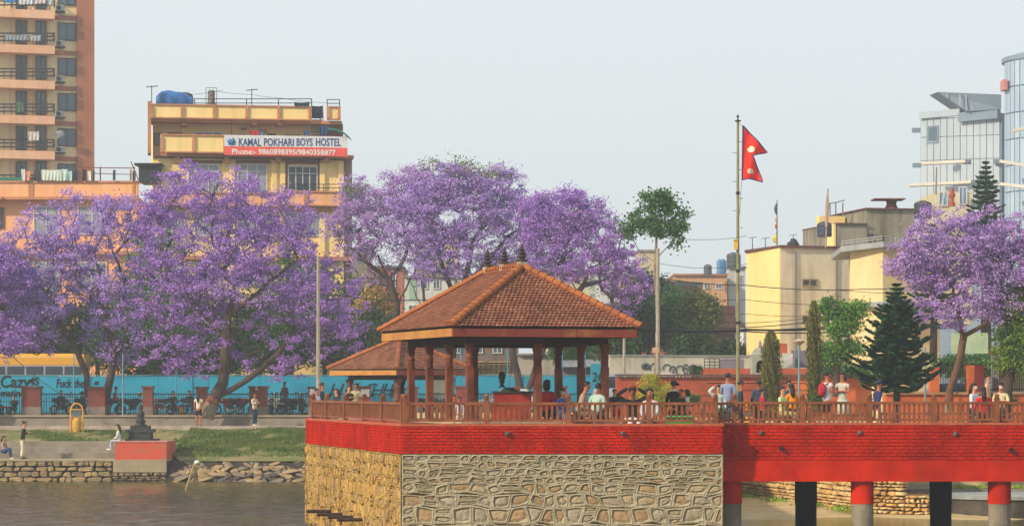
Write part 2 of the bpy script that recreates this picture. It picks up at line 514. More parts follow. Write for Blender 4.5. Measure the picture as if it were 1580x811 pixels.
# rubble masonry: jittered cells, mortar raised in ribbons round recessed stones
def rubble(P, D, Nn, L, z0, z1, cw, ch, parent, stone_mats, mortar_mat, limit=300, rib=.05, h=.05, joined=False, seed=3, fine_top=0.0, name='stone', dome=.04, rag=.30):
    rr = random.Random(seed)
    Up = Vector((0, 0, 1)); D3 = Vector((D.x, D.y, 0)); N3 = Vector((Nn.x, Nn.y, 0)); P3 = Vector((P.x, P.y, 0))
    rows = []
    z = z1
    while z > z0:
        hh = ch * rr.uniform(.75, 1.3) * (.62 if z > z1 - fine_top else 1.0)
        rows.append((max(z - hh, z0), z)); z -= hh
    mort = MB(); st = [MB() for _ in stone_mats]; c = 0
    nseg = int(L / .25) + 2
    # each course boundary is a wavy line shared by the rows above and below
    ph = [rr.uniform(0, 6.28) for _ in range(40)]
    def wav(k, t):
        if k == 0: return 0
        return ch * .10 * math.sin(t * 3.1 / cw * .6 + ph[k]) + ch * .10 * math.sin(t * 7.3 / cw * .5 + ph[(k * 3) % 39])
    for k, (a0, a1) in enumerate(rows):
        t = 0.0; bl = 0.0
        while t < L:
            w = cw * rr.uniform(.65, 1.3) * (.8 if a1 > z1 - fine_top else 1.0)
            t2 = min(L, t + w)
            if L - t2 < cw * .3: t2 = L
            sk = rr.uniform(-.18, .18) * cw if t2 < L else 0
            BLp = (t + bl * 1, a0 + wav((k + 1) % 40, t)); BRp = (t2 + sk, a0 + wav((k + 1) % 40, t2)); TRp = (t2 - sk, a1 + wav(k % 40, t2)); TLp = (t - bl * 1, a1 + wav(k % 40, t))
            bl = sk
            pieces_ = [[BLp, BRp, TRp, TLp]]
            if rr.random() < .14 and (t2 - t) > cw * .7:      # split into two stones one above the other
                f = rr.uniform(.35, .65); s2 = rr.uniform(-.06, .06) * ch
                mL = (BLp[0] * (1 - f) + TLp[0] * f, BLp[1] * (1 - f) + TLp[1] * f + s2); mR = (BRp[0] * (1 - f) + TRp[0] * f, BRp[1] * (1 - f) + TRp[1] * f - s2)
                pieces_ = [[BLp, BRp, mR, mL], [mL, mR, TRp, TLp]]
            for cell in pieces_:
                cx_ = sum(p[0] for p in cell) / 4; cz_ = sum(p[1] for p in cell) / 4
                # outline of eight points: corners cut and edges bowed
                out = []
                for q in range(4):
                    p, n_ = cell[q], cell[(q + 1) % 4]
                    out.append(p); out.append(((p[0] + n_[0]) / 2, (p[1] + n_[1]) / 2))
                inner = []
                wv = max(1e-3, max(p[0] for p in cell) - min(p[0] for p in cell)); hv = max(1e-3, max(p[1] for p in cell) - min(p[1] for p in cell))
                for q, p in enumerate(out):
                    rb = rib * rr.uniform(.6, 1.3)
                    vx, vz_ = cx_ - p[0], cz_ - p[1]
                    fx = min(.8, 2 * rb / wv); fz = min(.8, 2 * rb / hv)
                    if q % 2 == 0: fx = min(.85, fx * rr.uniform(1.0, 1.0 + rag * 4)); fz = min(.85, fz * rr.uniform(1.0, 1.0 + rag * 4))
                    inner.append((p[0] + vx * fx, p[1] + vz_ * fz))
                def W(p, o):
                    return P3 + D3 * min(L, max(0, p[0])) + N3 * o + Up * min(z1, max(z0, p[1]))
                ho = h * rr.uniform(.55, 1.25)
                # mortar ring: crest halfway, falling to the stone
                crest = [(o_[0] * .55 + i_[0] * .45, o_[1] * .55 + i_[1] * .45) for o_, i_ in zip(out, inner)]
                b = len(mort.v)
                for lst, oo in ((out, h * .85), (crest, ho + .01), (inner, -.02)):
                    mort.v.extend([tuple(W(p, oo)) for p in lst])
                for lv in range(2):
                    for q in range(8):
                        q2 = (q + 1) % 8
                        mort.f.append((b + lv * 8 + q, b + lv * 8 + q2, b + lv * 8 + 8 + q2, b + lv * 8 + 8 + q)); mort.m.append(0)
                si = rr.randrange(len(stone_mats))
                face = []
                so = dome * rr.uniform(.2, 1.0)
                smb = MB() if not joined and c < limit else st[si]
                b = len(smb.v)
                for lst, oo, fr_ in ((inner, -.03, -.10), (inner, so * .35 - .012, .02), (inner, so, .42)):
                    smb.v.extend([tuple(W((p[0] + (cx_ - p[0]) * fr_ , p[1] + (cz_ - p[1]) * fr_), oo + rr.uniform(-.2, .2) * dome)) for p in lst])
                for lv in range(2):
                    for q in range(8):
                        q2 = (q + 1) % 8
                        smb.f.append((b + lv * 8 + q, b + lv * 8 + q2, b + lv * 8 + 8 + q2, b + lv * 8 + 8 + q)); smb.m.append(0)
                smb.f.append(tuple(b + 16 + q for q in range(8))); smb.m.append(0)
                if not joined and c < limit:
                    put(name, smb, stone_mats[si], parent); c += 1
            t = t2
    put('mortar', mort, mortar_mat, parent)
    for i, m_ in enumerate(st):
        if m_.v: put('rubble', m_, stone_mats[i], parent, kind='stuff')
rubble(A, Vector((1, 0)), Vector((0, -1)), 8.13, 0.4, ZR - .01, .42, .34, plat, [m_stone, m_stone2, m_stone3], m_mortar, limit=290, rib=.066, h=.032, seed=4, fine_top=.6, dome=.03)
rubble(A, abu, abn, LAB, 0.4, ZR - .01, .36, .30, plat, [m_gold, m_stone2], m_goldmortar, joined=True, rib=.04, h=.035, seed=9, dome=.05)
# four iron bars sticking out of the left wall and small lamps on the red band
for uu, vv in ((513, 788), (530, 793), (547, 797), (562, 801)):
    k = (uu - HU) / F; t_ = (k * A.y - A.x) / (abu.x - k * abu.y); q = A + abu * t_; z_ = vz(vv, q.y)
    b = MB(); b.tube([(q.x - abn.x * .1, q.y - abn.y * .1, z_), (q.x + abn.x * .75, q.y + abn.y * .75, z_ + .01)], .05, 8)
    put('iron_bar', b, M('rusty_iron', '#4a3226', '#2c2320', 6, .8), plat)
lampm = M('grey_fitting', '#4b4b4a', '#5b5a58', 6, .6)
def band_lamp(x, y, z, parent):
    b = MB(); b.lathe((x, y, z), [(.045, -.045), (.06, -.02), (.06, .03), (.035, .055)], 10); b.box(x - .03, x + .03, y - .01, y + .12, z - .02, z + .03)
    return put('wall_light', b, lampm, parent)
band_lamp(ux(783, 63.95), 63.93, vz(668, 64), plat); band_lamp(ux(961, 63.95), 63.93, vz(668, 64), plat)

# ---------------------------------------------------------------- bridge
YB = 64.75
br = thing('footbridge', 'long red painted footbridge deck on round piers joining the platform from the right', 'bridge', (5.34, YB, 0))
X1 = 34.0
g = MB(); g.box(5.37, X1, YB + .02, YB + .5, 2.63, ZC - .05); put('band_core', g, m_redjoint, br)
g = MB(); g.box(5.37, X1, YB - .03, YB + .52, ZC - .048, ZC + .01); put('coping', g, MATS['coping_plaster'], br)
g = MB(); g.box(5.37, X1, YB - .05, YB + .45, vz(742, YB), vz(709.5, YB)); put('edge_beam', g, m_redbeam, br)
g = MB(); g.box(5.37, X1, YB + .53, 77.5, 2.75, 3.18); put('deck', g, m_paving, br)
g = MB(); g.box(5.37, X1, 69.9, 70.4, 2.2, 2.74); g.box(5.37, X1, 75.5, 76, 2.2, 2.74); put('cross_beam', g, m_redbeam, br)
zb0 = vz(709.5, YB) + .004
brick_row_frame(Vector((5.375, YB)), Vector((1, 0)), Vector((0, -1)), X1 - 5.4, zb0, 10, (ZC - .05 - zb0) / 10, BW, br, 300, m_red)
zs_ = vz(775, YB)
def pier(u, d, w, dark=False, zp=None):
    x = ux(u, d); r = w / 2 / F * d
    t = thing('bridge_pier', '', 'pier', (x, d, -1.0), group='round piers under the footbridge')
    zsplit = zp or vz(776, d)
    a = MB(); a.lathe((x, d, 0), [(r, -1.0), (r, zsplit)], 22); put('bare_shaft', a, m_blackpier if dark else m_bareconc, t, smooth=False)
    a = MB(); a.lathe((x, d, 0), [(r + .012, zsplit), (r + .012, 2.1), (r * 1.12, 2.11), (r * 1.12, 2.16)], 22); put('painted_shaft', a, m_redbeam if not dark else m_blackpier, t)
    return t
for u, lab in ((1127, 'front row bridge pier beside the stone platform corner'), (1330.5, 'front row bridge pier in the middle of the opening, red above grey'), (1542, 'front row bridge pier furthest right with the grey lower shaft')):
    pier(u, YB + .35, 34)['label'] = lab
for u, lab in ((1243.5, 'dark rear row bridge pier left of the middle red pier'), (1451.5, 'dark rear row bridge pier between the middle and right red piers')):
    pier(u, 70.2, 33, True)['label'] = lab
for i, (u, v) in enumerate(((1174, 667), (1326, 667), (1474, 669))): band_lamp(ux(u, YB), YB - .04, vz(v, YB), br)
for (u, v) in ((1206, 692), (1560, 694)):
    b = MB(); b.tube([(ux(u, YB), YB - .12, vz(v, YB)), (ux(u, YB), YB + .1, vz(v, YB) + .03)], .055, 10); put('drain_spout', b, m_metal_dark, br)

# ---------------------------------------------------------------- railings
def rail_run(pts, label, posts, parent_loc, bal_n, name='railing', zt=None, z0=None, pw=.13, group=None, balw=.062, mat=None):
    """posts: list of xy; balusters between consecutive posts"""
    mat = mat or m_wood
    t = thing(name, label, 'railing', parent_loc, group=group)
    z0 = z0 if z0 is not None else ZC
    ztop = z0 + .54
    pm = MB()
    pm.box(-pw / 2, pw / 2, -pw / 2, pw / 2, 0, .60)
    pm.box(-pw / 2 - .012, pw / 2 + .012, -pw / 2 - .012, pw / 2 + .012, .60, .625)
    pm.lathe((0, 0, 0), [(.045, .625), (.07, .64), (.07, .665), (.045, .675), (.07, .69), (.065, .72), (.03, .75)], 10)
    pme = pm.mesh('post'); pme.materials.append(mat)
    bm_ = MB(); bw = balw / 2
    bm_.box(-bw, bw, -.02, .02, 0, 1); bme = bm_.mesh('baluster'); bme.materials.append(mat)
    for p in posts: piece('post', pme, (p[0], p[1], z0), t, math.atan2(posts[-1][1] - posts[0][1], posts[-1][0] - posts[0][0]))
    for i in range(len(posts) - 1):
        a = Vector((*posts[i], 0)); b = Vector((*posts[i + 1], 0)); d = (b - a); L = d.length; d.normalize()
        a2 = a + d * pw / 2; b2 = b - d * pw / 2
        q = MB(); q.bar(a2 + Vector((0, 0, ztop - .035)), b2 + Vector((0, 0, ztop - .035)), .10, .07)
        put('top_rail', q, mat, t)
        q = MB(); q.bar(a2 + Vector((0, 0, z0 + .075)), b2 + Vector((0, 0, z0 + .075)), .07, .06)
        put('bottom_rail', q, mat, t)
        n = bal_n[i] if isinstance(bal_n, (list, tuple)) else max(1, round(L / bal_n))
        for k in range(1, n):
            c = a + d * (L * k / n)
            piece('baluster', bme, (c.x, c.y, z0 + .105), t, math.atan2(d.y, d.x), (R.uniform(.92, 1.08), 1, ztop - z0 - .175), rote=(R.uniform(-.01, .01), R.uniform(-.012, .012), math.atan2(d.y, d.x)))
    return t
fp = [(ux(u, 64.15), 64.15) for u in (624.5, 751, 877, 1001, 1104)]
rail_run(None, 'brown wooden railing along the front edge of the platform before the pavilion', fp, (fp[0][0], fp[0][1], ZC), .138)
lp = []
for u in (483.5, 505, 533, 562, 591, 617):
    k = (u - HU) / F; Pq = A + Vector((.14, .1))
    t_ = (k * Pq.y - Pq.x) / (abu.x - k * abu.y); q = Pq + abu * t_; lp.append((q.x, q.y))
lp[-1] = (fp[0][0] - .05, fp[0][1] + .14)
lp = lp[:-1] + [lp[-1]]
rail_run(None, 'brown wooden railing receding along the sunlit left edge of the platform', lp, (lp[0][0], lp[0][1], ZC), .15)
bp_ = [(ux(u, YB + .2), YB + .2) for u in (1133, 1238, 1342, 1441, 1538, 1640, 1740, 1840)]
rail_run(None, 'brown wooden railing along the near edge of the footbridge', bp_, (bp_[0][0], bp_[0][1], ZC + .01), .126, z0=ZC + .012)
q = MB(); q.bar((fp[-1][0] + .06, 64.2, ZC + .5), (bp_[0][0] - .06, YB + .2, ZC + .51), .09, .07); q.bar((fp[-1][0] + .06, 64.2, ZC + .08), (bp_[0][0] - .06, YB + .2, ZC + .09), .06, .06)
for f_ in (.3, .6): q.bar((fp[-1][0] + f_ * .55, 64.2 + f_ * .6, ZC + .1), (fp[-1][0] + f_ * .55, 64.2 + f_ * .6, ZC + .48), .05)
put('railing_link', q, m_wood, loc=(fp[-1][0], 64.2, ZC), label='short brown railing return between platform railing and footbridge railing', cat='railing')
YR = 77.3
rp = [(ux(u, YR), YR) for u in (1020, 1085, 1156, 1250, 1345, 1440, 1540, 1640, 1740)]
rail_run(None, 'brown wooden railing along the far edge of the footbridge deck', rp, (rp[0][0], rp[0][1], 3.2), .15, z0=3.2)
for i, u_ in enumerate((638, 700, 768)):
    pass
rq = [(ux(u, 84), 84) for u in (560, 610, 665, 770, 870, 960)]
rail_run(None, 'brown wooden railing along the far side of the platform behind the pavilion', rq, (rq[0][0], rq[0][1], 3.38), .16, z0=3.38)
m_soffit = M('soffit_wood', '#3c2218', '#2c1a12', 3, .8)  # underside wood darkened so its colour carries the shade beneath the roof
# ---------------------------------------------------------------- pavilion builder (hipped, tiled, on carved posts)
def pavilion(P0, e1, W, e2, Ld, ze, rh, ridge0, ridge1, overhang, zfloor, label, ncol1, ncol2, fasc=.215, colw=.19, tile=True, finials=3, tw=.12, tr=.11, colz=None, group=None):
    """P0 near eave corner; e1 along the front, e2 along the left side; ridge from ridge0 to ridge1 along e2"""
    t = thing('pavilion', label, 'pavilion', (P0.x, P0.y, zfloor))
    def G(a, b, z): q = P0 + e1 * a + e2 * b; return Vector((q.x, q.y, z))
    zt = ze + fasc
    c = [G(0, 0, zt), G(W, 0, zt), G(W, Ld, zt), G(0, Ld, zt)]
    r0, r1 = G(W / 2, ridge0, zt + rh), G(W / 2, ridge1, zt + rh)
    # boarded underside and deck
    g = MB()
    g.add([c[0], c[1], c[2], c[3], r0, r1], [(0, 1, 4), (1, 2, 5, 4), (2, 3, 5), (3, 0, 4, 5)])
    g.add([p - Vector((0, 0, .03)) for p in c], [(3, 2, 1, 0)])
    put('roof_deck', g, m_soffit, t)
    # fascia boards
    cs = [(.03, .03), (W - .03, .03), (W - .03, Ld - .03), (.03, Ld - .03)]
    for i in range(4):
        a, b = cs[i], cs[(i + 1) % 4]
        n = 3 if i in (0, 1, 2, 3) else 1
        for k in range(n):
            f0, f1 = k / n, (k + 1) / n
            A_, B_ = G(a[0] + (b[0] - a[0]) * f0, a[1] + (b[1] - a[1]) * f0, ze + fasc / 2 - .03), G(a[0] + (b[0] - a[0]) * f1, a[1] + (b[1] - a[1]) * f1, ze + fasc / 2 - .03)
            dd = (B_ - A_).normalized() * .008
            q = MB(); q.bar(A_ + dd, B_ - dd, .05, fasc); put('fascia_board', q, m_woodochre if i in (2, 3) else m_woodfront, t)  # ochre boards at back and left, maroon at front and right
    # inner beams
    oh = overhang
    q = MB()
    bz = ze - .10
    for (a, b) in (((oh, oh), (W - oh, oh)), ((W - oh, oh), (W - oh, Ld - oh)), ((W - oh, Ld - oh), (oh, Ld - oh)), ((oh, Ld - oh), (oh, oh))):
        q.bar(G(*a, bz), G(*b, bz), .2, .24)
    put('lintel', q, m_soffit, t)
    q = MB()
    nr = int(W / .35)
    for k in range(1, nr):
        q.bar(G(W * k / nr, .06, ze + .04), G(W * k / nr, oh, ze + .02), .06, .08); q.bar(G(W * k / nr, Ld - .06, ze + .04), G(W * k / nr, Ld - oh, ze + .02), .06, .08)
    nr = int(Ld / .35)
    for k in range(1, nr):
        q.bar(G(.06, Ld * k / nr, ze + .04), G(oh, Ld * k / nr, ze + .02), .06, .08); q.bar(G(W - .06, Ld * k / nr, ze + .04), G(W - oh, Ld * k / nr, ze + .02), .06, .08)
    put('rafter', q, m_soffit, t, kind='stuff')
    # columns
    zb = colz if colz is not None else zfloor
    H = ze - .2 - zb
    s = colw / 2
    cm = MB()
    def ring(r0_, z0_, r1_, z1_): cm.lathe((0, 0, 0), [(r0_ * 1.38, z0_), (r1_ * 1.38, z1_)], 4, math.pi / 4)
    ring(s * 1.15, 0, s * 1.15, .10); ring(s * 1.05, .10, s * 1.0, .14)
    ring(s, .14, s * .98, H * .70)
    for k in range(5):
        z_ = H * .70 + k * .04
        cm.lathe((0, 0, 0), [(s * .98, z_), (s * 1.12, z_ + .012), (s * 1.12, z_ + .028), (s * .98, z_ + .04)], 12)
    zz = H * .70 + 5 * .04
    cm.lathe((0, 0, 0), [(s * .98, zz), (s * 1.2, zz + .06), (s * 1.0, zz + .13), (s * .95, zz + .17)], 12)
    ring(s * .95, zz + .17, s * .95, H - .12); ring(s * 1.08, H - .12, s * 1.12, H - .08); ring(s * 1.15, H - .08, s * 1.2, H)
    cme = cm.mesh('column'); cme.materials.append(m_wooddark)
    ang = math.atan2(e1.y, e1.x)
    spots = set()
    for k in range(ncol1):
        a = oh + (W - 2 * oh) * k / (ncol1 - 1)
        spots.add((round(a, 4), oh)); spots.add((round(a, 4), Ld - oh))
    for k in range(ncol2):
        b = oh + (Ld - 2 * oh) * k / (ncol2 - 1)
        spots.add((oh, round(b, 4))); spots.add((W - oh, round(b, 4)))
    for a, b in sorted(spots):
        piece('column', cme, G(a, b, zb), t, ang)
    # tiles
    up3 = Vector((0, 0, 1))
    def slope(name, p0, p1, q0, q1):
        """trapezoid: eave p0->p1, top edge q0->q1"""
        dx = (p1 - p0); L = dx.length; dx.normalize()
        mid0 = (p0 + p1) / 2
        # slope up direction in plane, perpendicular to the eave
        up = (q0 - p0) - dx * (q0 - p0).dot(dx); S = up.length; up.normalize()
        nn = dx.cross(up).normalized()
        if nn.z < 0: nn = -nn
        tl, tr_ = (q0 - p0).dot(dx), (q1 - p0).dot(dx)
        mb = MB(); rows = int(S / tr); rr = random.Random(2)
        for r in range(rows):
            s0 = S * r / rows; s1 = min(S, s0 + S / rows * 1.25)
            xa = tl * s0 / S; xb = L + (tr_ - L) * s0 / S
            n = int((xb - xa) / tw)
            if n < 1: continue
            off = (r % 2) * .5
            for k in range(-1, n + 1):
                x0 = xa + (k + off) * (xb - xa) / n; x1 = x0 + (xb - xa) / n * .98
                x0c, x1c = max(x0, xa), min(x1, xb)
                if x1c - x0c < tw * .3: continue
                lift = .058 + rr.uniform(-.004, .006); j = rr.uniform(-.006, .006)
                b = len(mb.v)
                for ss, hh in ((s0 - .01 + j, lift), (s1, .016)):
                    for fx, dh in ((0, 0), (.28, .018), (.55, .020), (.8, .004), (1, .0)):
                        mb.v.append(tuple(p0 + dx * (x0c + (x1c - x0c) * fx) + up * ss + nn * (hh + dh)))
                for fx, dh in ((0, 0), (.28, .018), (.55, .020), (.8, .004), (1, .0)):
                    mb.v.append(tuple(p0 + dx * (x0c + (x1c - x0c) * fx) + up * (s0 - .01 + j) + nn * (lift + dh - .03)))
                for q_ in range(4):
                    mb.f.append((b + q_, b + q_ + 1, b + 6 + q_, b + 5 + q_)); mb.m.append(0)
                    mb.f.append((b + 10 + q_, b + 11 + q_, b + 1 + q_, b + q_)); mb.m.append(0)
        put(name, mb, m_tile, t, kind='stuff')
    if tile:
        slope('roof_tiles', c[0], c[1], r0, r0)
        slope('roof_tiles', c[3], c[0], r1, r0)
        slope('roof_tiles', c[1], c[2], r0, r1)
        slope('roof_tiles', c[2], c[3], r1, r1)
    # hip and ridge caps: overlapping half-round tiles
    def caps(a, b, r, n, lift=.05):
        d = (b - a); L = d.length; d.normalize(); sd_ = d.cross(up3).normalized(); nn = sd_.cross(d).normalized()
        if nn.z < 0: nn = -nn
        K = 6
        q = MB()
        st = L / n
        pr = []
        for s_, rr_ in ((-.04, r * 1.15), (st, r * .92)):
            for k in range(K + 1):
                an = math.pi * k / K
                pr.append((s_, sd_ * math.cos(an) * rr_ + nn * (math.sin(an) * rr_ * .95)))
        for i in range(n):
            mb = MB(); base = a + d * (st * i)
            vs = [base + nn * lift + d * s_ + v_ for s_, v_ in pr]
            vs2 = [base + nn * (lift - .02) + d * s_ + v_ * .82 for s_, v_ in pr]
            m_ = K + 1
            fs = [(k, k + 1, m_ + k + 1, m_ + k) for k in range(K)] + [(2 * m_ + k, k, k + 1, 2 * m_ + k + 1)[::-1] for k in range(K)] + [tuple(range(K, -1, -1))]
            mb.add(vs + vs2, fs)
            put('ridge_tile', mb, m_ridge, t)
    hn = max(4, int((r0 - c[0]).length / .22))
    for a, b in ((c[0], r0), (c[1], r0), (c[2], r1), (c[3], r1)): caps(a, b, .112, hn, .07)
    if (r1 - r0).length > .3: caps(r0 + (r0 - r1).normalized() * .05, r1, .12, max(3, int((r1 - r0).length / .25)), .08)
    # mortar fillets and brick bed under the hips
    g = MB()
    for a, b in ((c[0], r0), (c[1], r0), (c[2], r1), (c[3], r1)):
        dn = (b - a).normalized()
        g.bar(a + Vector((0, 0, .05)), b + Vector((0, 0, .05)), .17, .11)
    if (r1 - r0).length > .3: g.bar(r0 + Vector((0, 0, .05)), r1 + Vector((0, 0, .05)), .2, .12)
    put('hip_bedding', g, M('hip_mortar', '#9a5a34', '#7c4430', 5, .9, .6, 20), t)
    if finials:
        for k in range(finials):
            p = r0 + (r1 - r0) * (k / max(1, finials - 1))
            b = MB()
            b.lathe(p + Vector((0, 0, .02)), [(.17, 0), (.16, .16), (.11, .2)], 4, ang + math.pi / 4)
            put('finial_base', b, M('lime_plaster', '#a89c82', '#857a64', 5, .9), t)
            b = MB(); b.lathe(p + Vector((0, 0, .2)), [(.09, .0), (.16, .03), (.16, .06), (.06, .08), (.12, .13), (.12, .16), (.05, .18), (.10, .23), (.10, .255), (.04, .28), (.08, .32), (.08, .34), (.03, .36), (.05, .40), (.035, .44), (.01, .5)], 12)
            put('finial', b, M('finial_bronze', '#2e2c2a', '#4a4338', 8, .6, .3, 20, metal=.3), t)
    return t, G
P0 = Vector((-1.57, 66.0)); P1 = Vector((3.38, 67.6))
e1 = (P1 - P0); W_ = e1.length; e1.normalize(); e2 = Vector((-e1.y, e1.x)); LD = 7.16
pav, PG = pavilion(P0, e1, W_, e2, LD, 5.86, 1.64, 2.05, 5.2, .70, 3.38, 'open tiled pavilion with carved wooden columns in the middle of the stone platform', 3, 4, colz=3.58)
# plinth with paving slabs round the edge
g = MB()
for (a0, a1, b0, b1) in ((.35, W_ - .35, .35, LD - .35),):
    P_ = [PG(a0, b0, 0), PG(a1, b0, 0), PG(a1, b1, 0), PG(a0, b1, 0)]
    slab(g, [(p.x, p.y) for p in P_], 3.381, 3.53)
put('plinth', g, m_conc, pav)
sl = unit_box('plinth_slab', M('pale_slab', '#b0a690', '#968c78', 2, .85, .3, 8), .04, .02, 3)
n = 8
for k in range(n):
    c_ = PG(.32 + (W_ - .64) * (k + .5) / n, .55, 3.56); piece('plinth_slab', sl, c_, pav, math.atan2(e1.y, e1.x), ((W_ - .64) / n - .02, .5, .06))
for k in range(10):
    c_ = PG(.55, .85 + (LD - 1.6) * (k + .5) / 10, 3.56); piece('plinth_slab', sl, c_, pav, math.atan2(e2.y, e2.x), ((LD - 1.6) / 10 - .02, .5, .06))
# pedestal with a dark votive figure inside
t = thing('shrine_pedestal', 'red box pedestal inside the pavilion with a black carved finial on top', 'pedestal', (ux(790, 69), 69, 3.5))
x0, x1 = ux(762, 69), ux(820, 69)
b = MB(); b.box(x0, x1, 68.5, 69.5, 3.5, vz(606, 69)); put('box', b, M('pedestal_red', '#9a2a1c', '#7c2018', 2, .6), t)
b = MB(); b.box(x0 - .05, x1 + .05, 68.45, 69.55, vz(606, 69) + .002, vz(603, 69)); b.lathe(((x0 + x1) / 2 - .1, 69, vz(603, 69)), [(.24, 0), (.2, .04), (.14, .07), (.10, .1)], 14)
put('cap', b, m_blackstone, t)
b = MB(); b.lathe((ux(774.5, 69), 69, vz(596, 69)), [(.12, -.02), (.05, .04), (.05, .09), (.09, .13), (.06, .17), (.09, .22), (.10, .30), (.08, .36), (.03, .40)], 12); put('carved_top', b, m_blackstone, t, smooth=True)

# second, smaller pavilion beyond the platform
D2 = 104.0
N2 = Vector((ux(612, D2), D2)); eL = Vector((-1, .95)).normalized(); eR = Vector((1, .95)).normalized()
Wp = 4.15
pav2, PG2 = pavilion(N2, eR, Wp, eL, Wp, vz(577, D2), 1.28, Wp / 2 - .01, Wp / 2 + .01, .62, 2.9, 'smaller tiled pavilion standing behind the left side of the stone platform', 2, 2, fasc=.2, colw=.22, finials=1, tw=.15, tr=.13)
# ---------------------------------------------------------------- left bank: quay wall, steps, grass slope, walkway
DB = 122.0
m_quay = M('quay_concrete', '#a89a80', '#8b7f69', .9, .92, .4, 6, contrast=(.3, .7), streak=.25)
m_qs = M('quay_stone', '#93805f', '#74654e', 1.6, .9, .8, 7, contrast=(.38, .62))
m_qs2 = M('quay_stone_pale', '#a8926c', '#8a7656', 1.6, .9, .8, 7, contrast=(.38, .62))
m_joint = M('dark_joint', '#3a3228', '#2c261f', 3, .95)
m_grass = M('bank_grass', '#466420', '#747a3c', .5, .95, .6, 8, contrast=(.3, .7), island='#34521c')
m_soil = M('bank_soil', '#8c7a58', '#5f6a34', .45, .95, .6, 6, contrast=(.4, .6))
XB0, XB1 = -60.0, ux(257, DB)
quay = thing('quay_wall', 'dry stone quay wall with a pale concrete lip at the left edge of the pond', 'wall', (XB0, DB, -1))
g = MB(); g.box(XB0, XB1 - .05, DB + .12, DB + 4, -1, .98); put('wall_core', g, m_joint, quay)
g = MB(); g.box(XB0, XB1, DB - .03, DB + 4.2, .981, 1.06); put('concrete_lip', g, m_quay, quay)
def drystone(P, D, Nn, L, z0, z1, cw, ch, parent, mats, limit, seed, name='stone', depth=.22, first=0):
    rr = random.Random(seed); c = 0; z = z1; st = [MB() for _ in mats]
    while z > z0 + .04:
        hh = min(z - z0, ch * rr.uniform(.6, 1.35)); t = rr.uniform(-.3, 0)
        while t < L:
            w = cw * rr.uniform(.5, 1.6)
            a, b = max(0, t), min(L, t + w); t += w
            if b - a < .08: continue
            gx, gz = .016, .014
            def J(s): return rr.uniform(-s, s)
            jz = hh * .16; base = [(a + gx + J(.04), z - hh + gz + J(jz)), (b - gx + J(.04), z - hh + gz + J(jz)), (b - gx + J(.05), z - gz + J(jz)), (a + gx + J(.05), z - gz + J(jz))]
            ol = []
            for q in range(4):
                p, n_ = base[q], base[(q + 1) % 4]
                ol.append((p[0] + ((a + b) / 2 - p[0]) * rr.uniform(.02, .22), p[1] + ((z - hh / 2) - p[1]) * rr.uniform(.02, .35)))
                ol.append(((p[0] + n_[0]) / 2 + J(.02), (p[1] + n_[1]) / 2 + J(hh * .07)))
            si = rr.randrange(len(mats)); single = c < limit and a >= first
            mb = MB() if single else st[si]
            bb = len(mb.v); cx_, cz_ = (a + b) / 2, z - hh / 2
            f_ = rr.uniform(0, .05)
            for o_, k in ((-depth, 0), (.0 + f_, .02), (.05 + f_, .25)):
                for p in ol:
                    q = P + D * (p[0] + (cx_ - p[0]) * k) + Nn * (o_ + (J(.02) if k > .1 else 0))
                    mb.v.append((q.x, q.y, p[1] + (cz_ - p[1]) * k))
            for lv in range(2):
                for q in range(8):
                    q2 = (q + 1) % 8
                    mb.f.append((bb + lv * 8 + q, bb + lv * 8 + q2, bb + lv * 8 + 8 + q2, bb + lv * 8 + 8 + q)); mb.m.append(0)
            mb.f.append(tuple(bb + 16 + q for q in range(8))); mb.m.append(0)
            if single: put(name, mb, mats[si], parent); c += 1
        z -= hh
    for i, s_ in enumerate(st):
        if s_.v: put('stonework', s_, mats[i], parent, kind='stuff')
xs = -28.0
drystone(Vector((xs, DB)), Vector((1, 0)), Vector((0, -1)), XB1 - xs - 2.6, -.1, .975, .50, .24, quay, [m_qs, m_qs2], 290, 5)
g = MB(); g.box(XB1 - 2.58, XB1 - .005, DB - .04, DB + .12, .45, .978); put('rendered_end', g, m_quay, quay)
drystone(Vector((XB1 - 2.6, DB)), Vector((1, 0)), Vector((0, -1)), 2.58, -.1, .44, .3, .15, quay, [m_qs], 0, 6)
# steps behind the lip
steps = thing('quay_steps', 'broad worn concrete steps rising behind the quay wall at the left', 'steps', (XB0, DB + 1, 1.06))
xe = ux(250, DB + 2)
for k, (y0, z0, z1) in enumerate(((124.3, 1.065, 1.32), (125.4, 1.06, 1.58), (126.4, 1.06, 1.83))):
    g = MB(); g.box(XB0, xe, y0, 127.6, z0 + k * .002, z1); put('step', g, m_conc, steps)
g = MB(); g.box(XB0, ux(520, 127), DB + 3.9, 128, -.5, 1.05)
tag(put('bank_fill', g, m_soil), kind='structure')
# sloping bank: soil left of the red plinth, long grass right of it
def bump(x, y): return .05 * math.sin(x * 1.3 + y) + .04 * math.sin(x * 3.1 - y * 2.2) + .03 * math.sin(x * 7 + 1)
g = MB(); vs = []; nx, ny = 150, 14
Xg0, Xg1 = XB0, 2.0
for j in range(ny + 1):
    for i in range(nx + 1):
        x = Xg0 + (Xg1 - Xg0) * i / nx; f = j / ny
        right = min(1, max(0, (x - (XB1 - .5)) / .8))
        y_l = 127.4 + 6.0 * f; z_l = 1.80 + .55 * f
        y_r = 123.2 + 10.2 * f; z_r = .95 + 1.42 * (f ** .8)
        y = y_l * (1 - right) + y_r * right; z = z_l * (1 - right) + z_r * right
        vs.append((x, y, z + bump(x, y) * min(1, f * 4) * (1 if f < .95 else .2)))
fs = [(j * (nx + 1) + i, j * (nx + 1) + i + 1, (j + 1) * (nx + 1) + i + 1, (j + 1) * (nx + 1) + i) for j in range(ny) for i in range(nx)]
g.add(vs, fs)
slope_o = tag(put('bank_slope', g, m_soil, smooth=True), kind='structure')
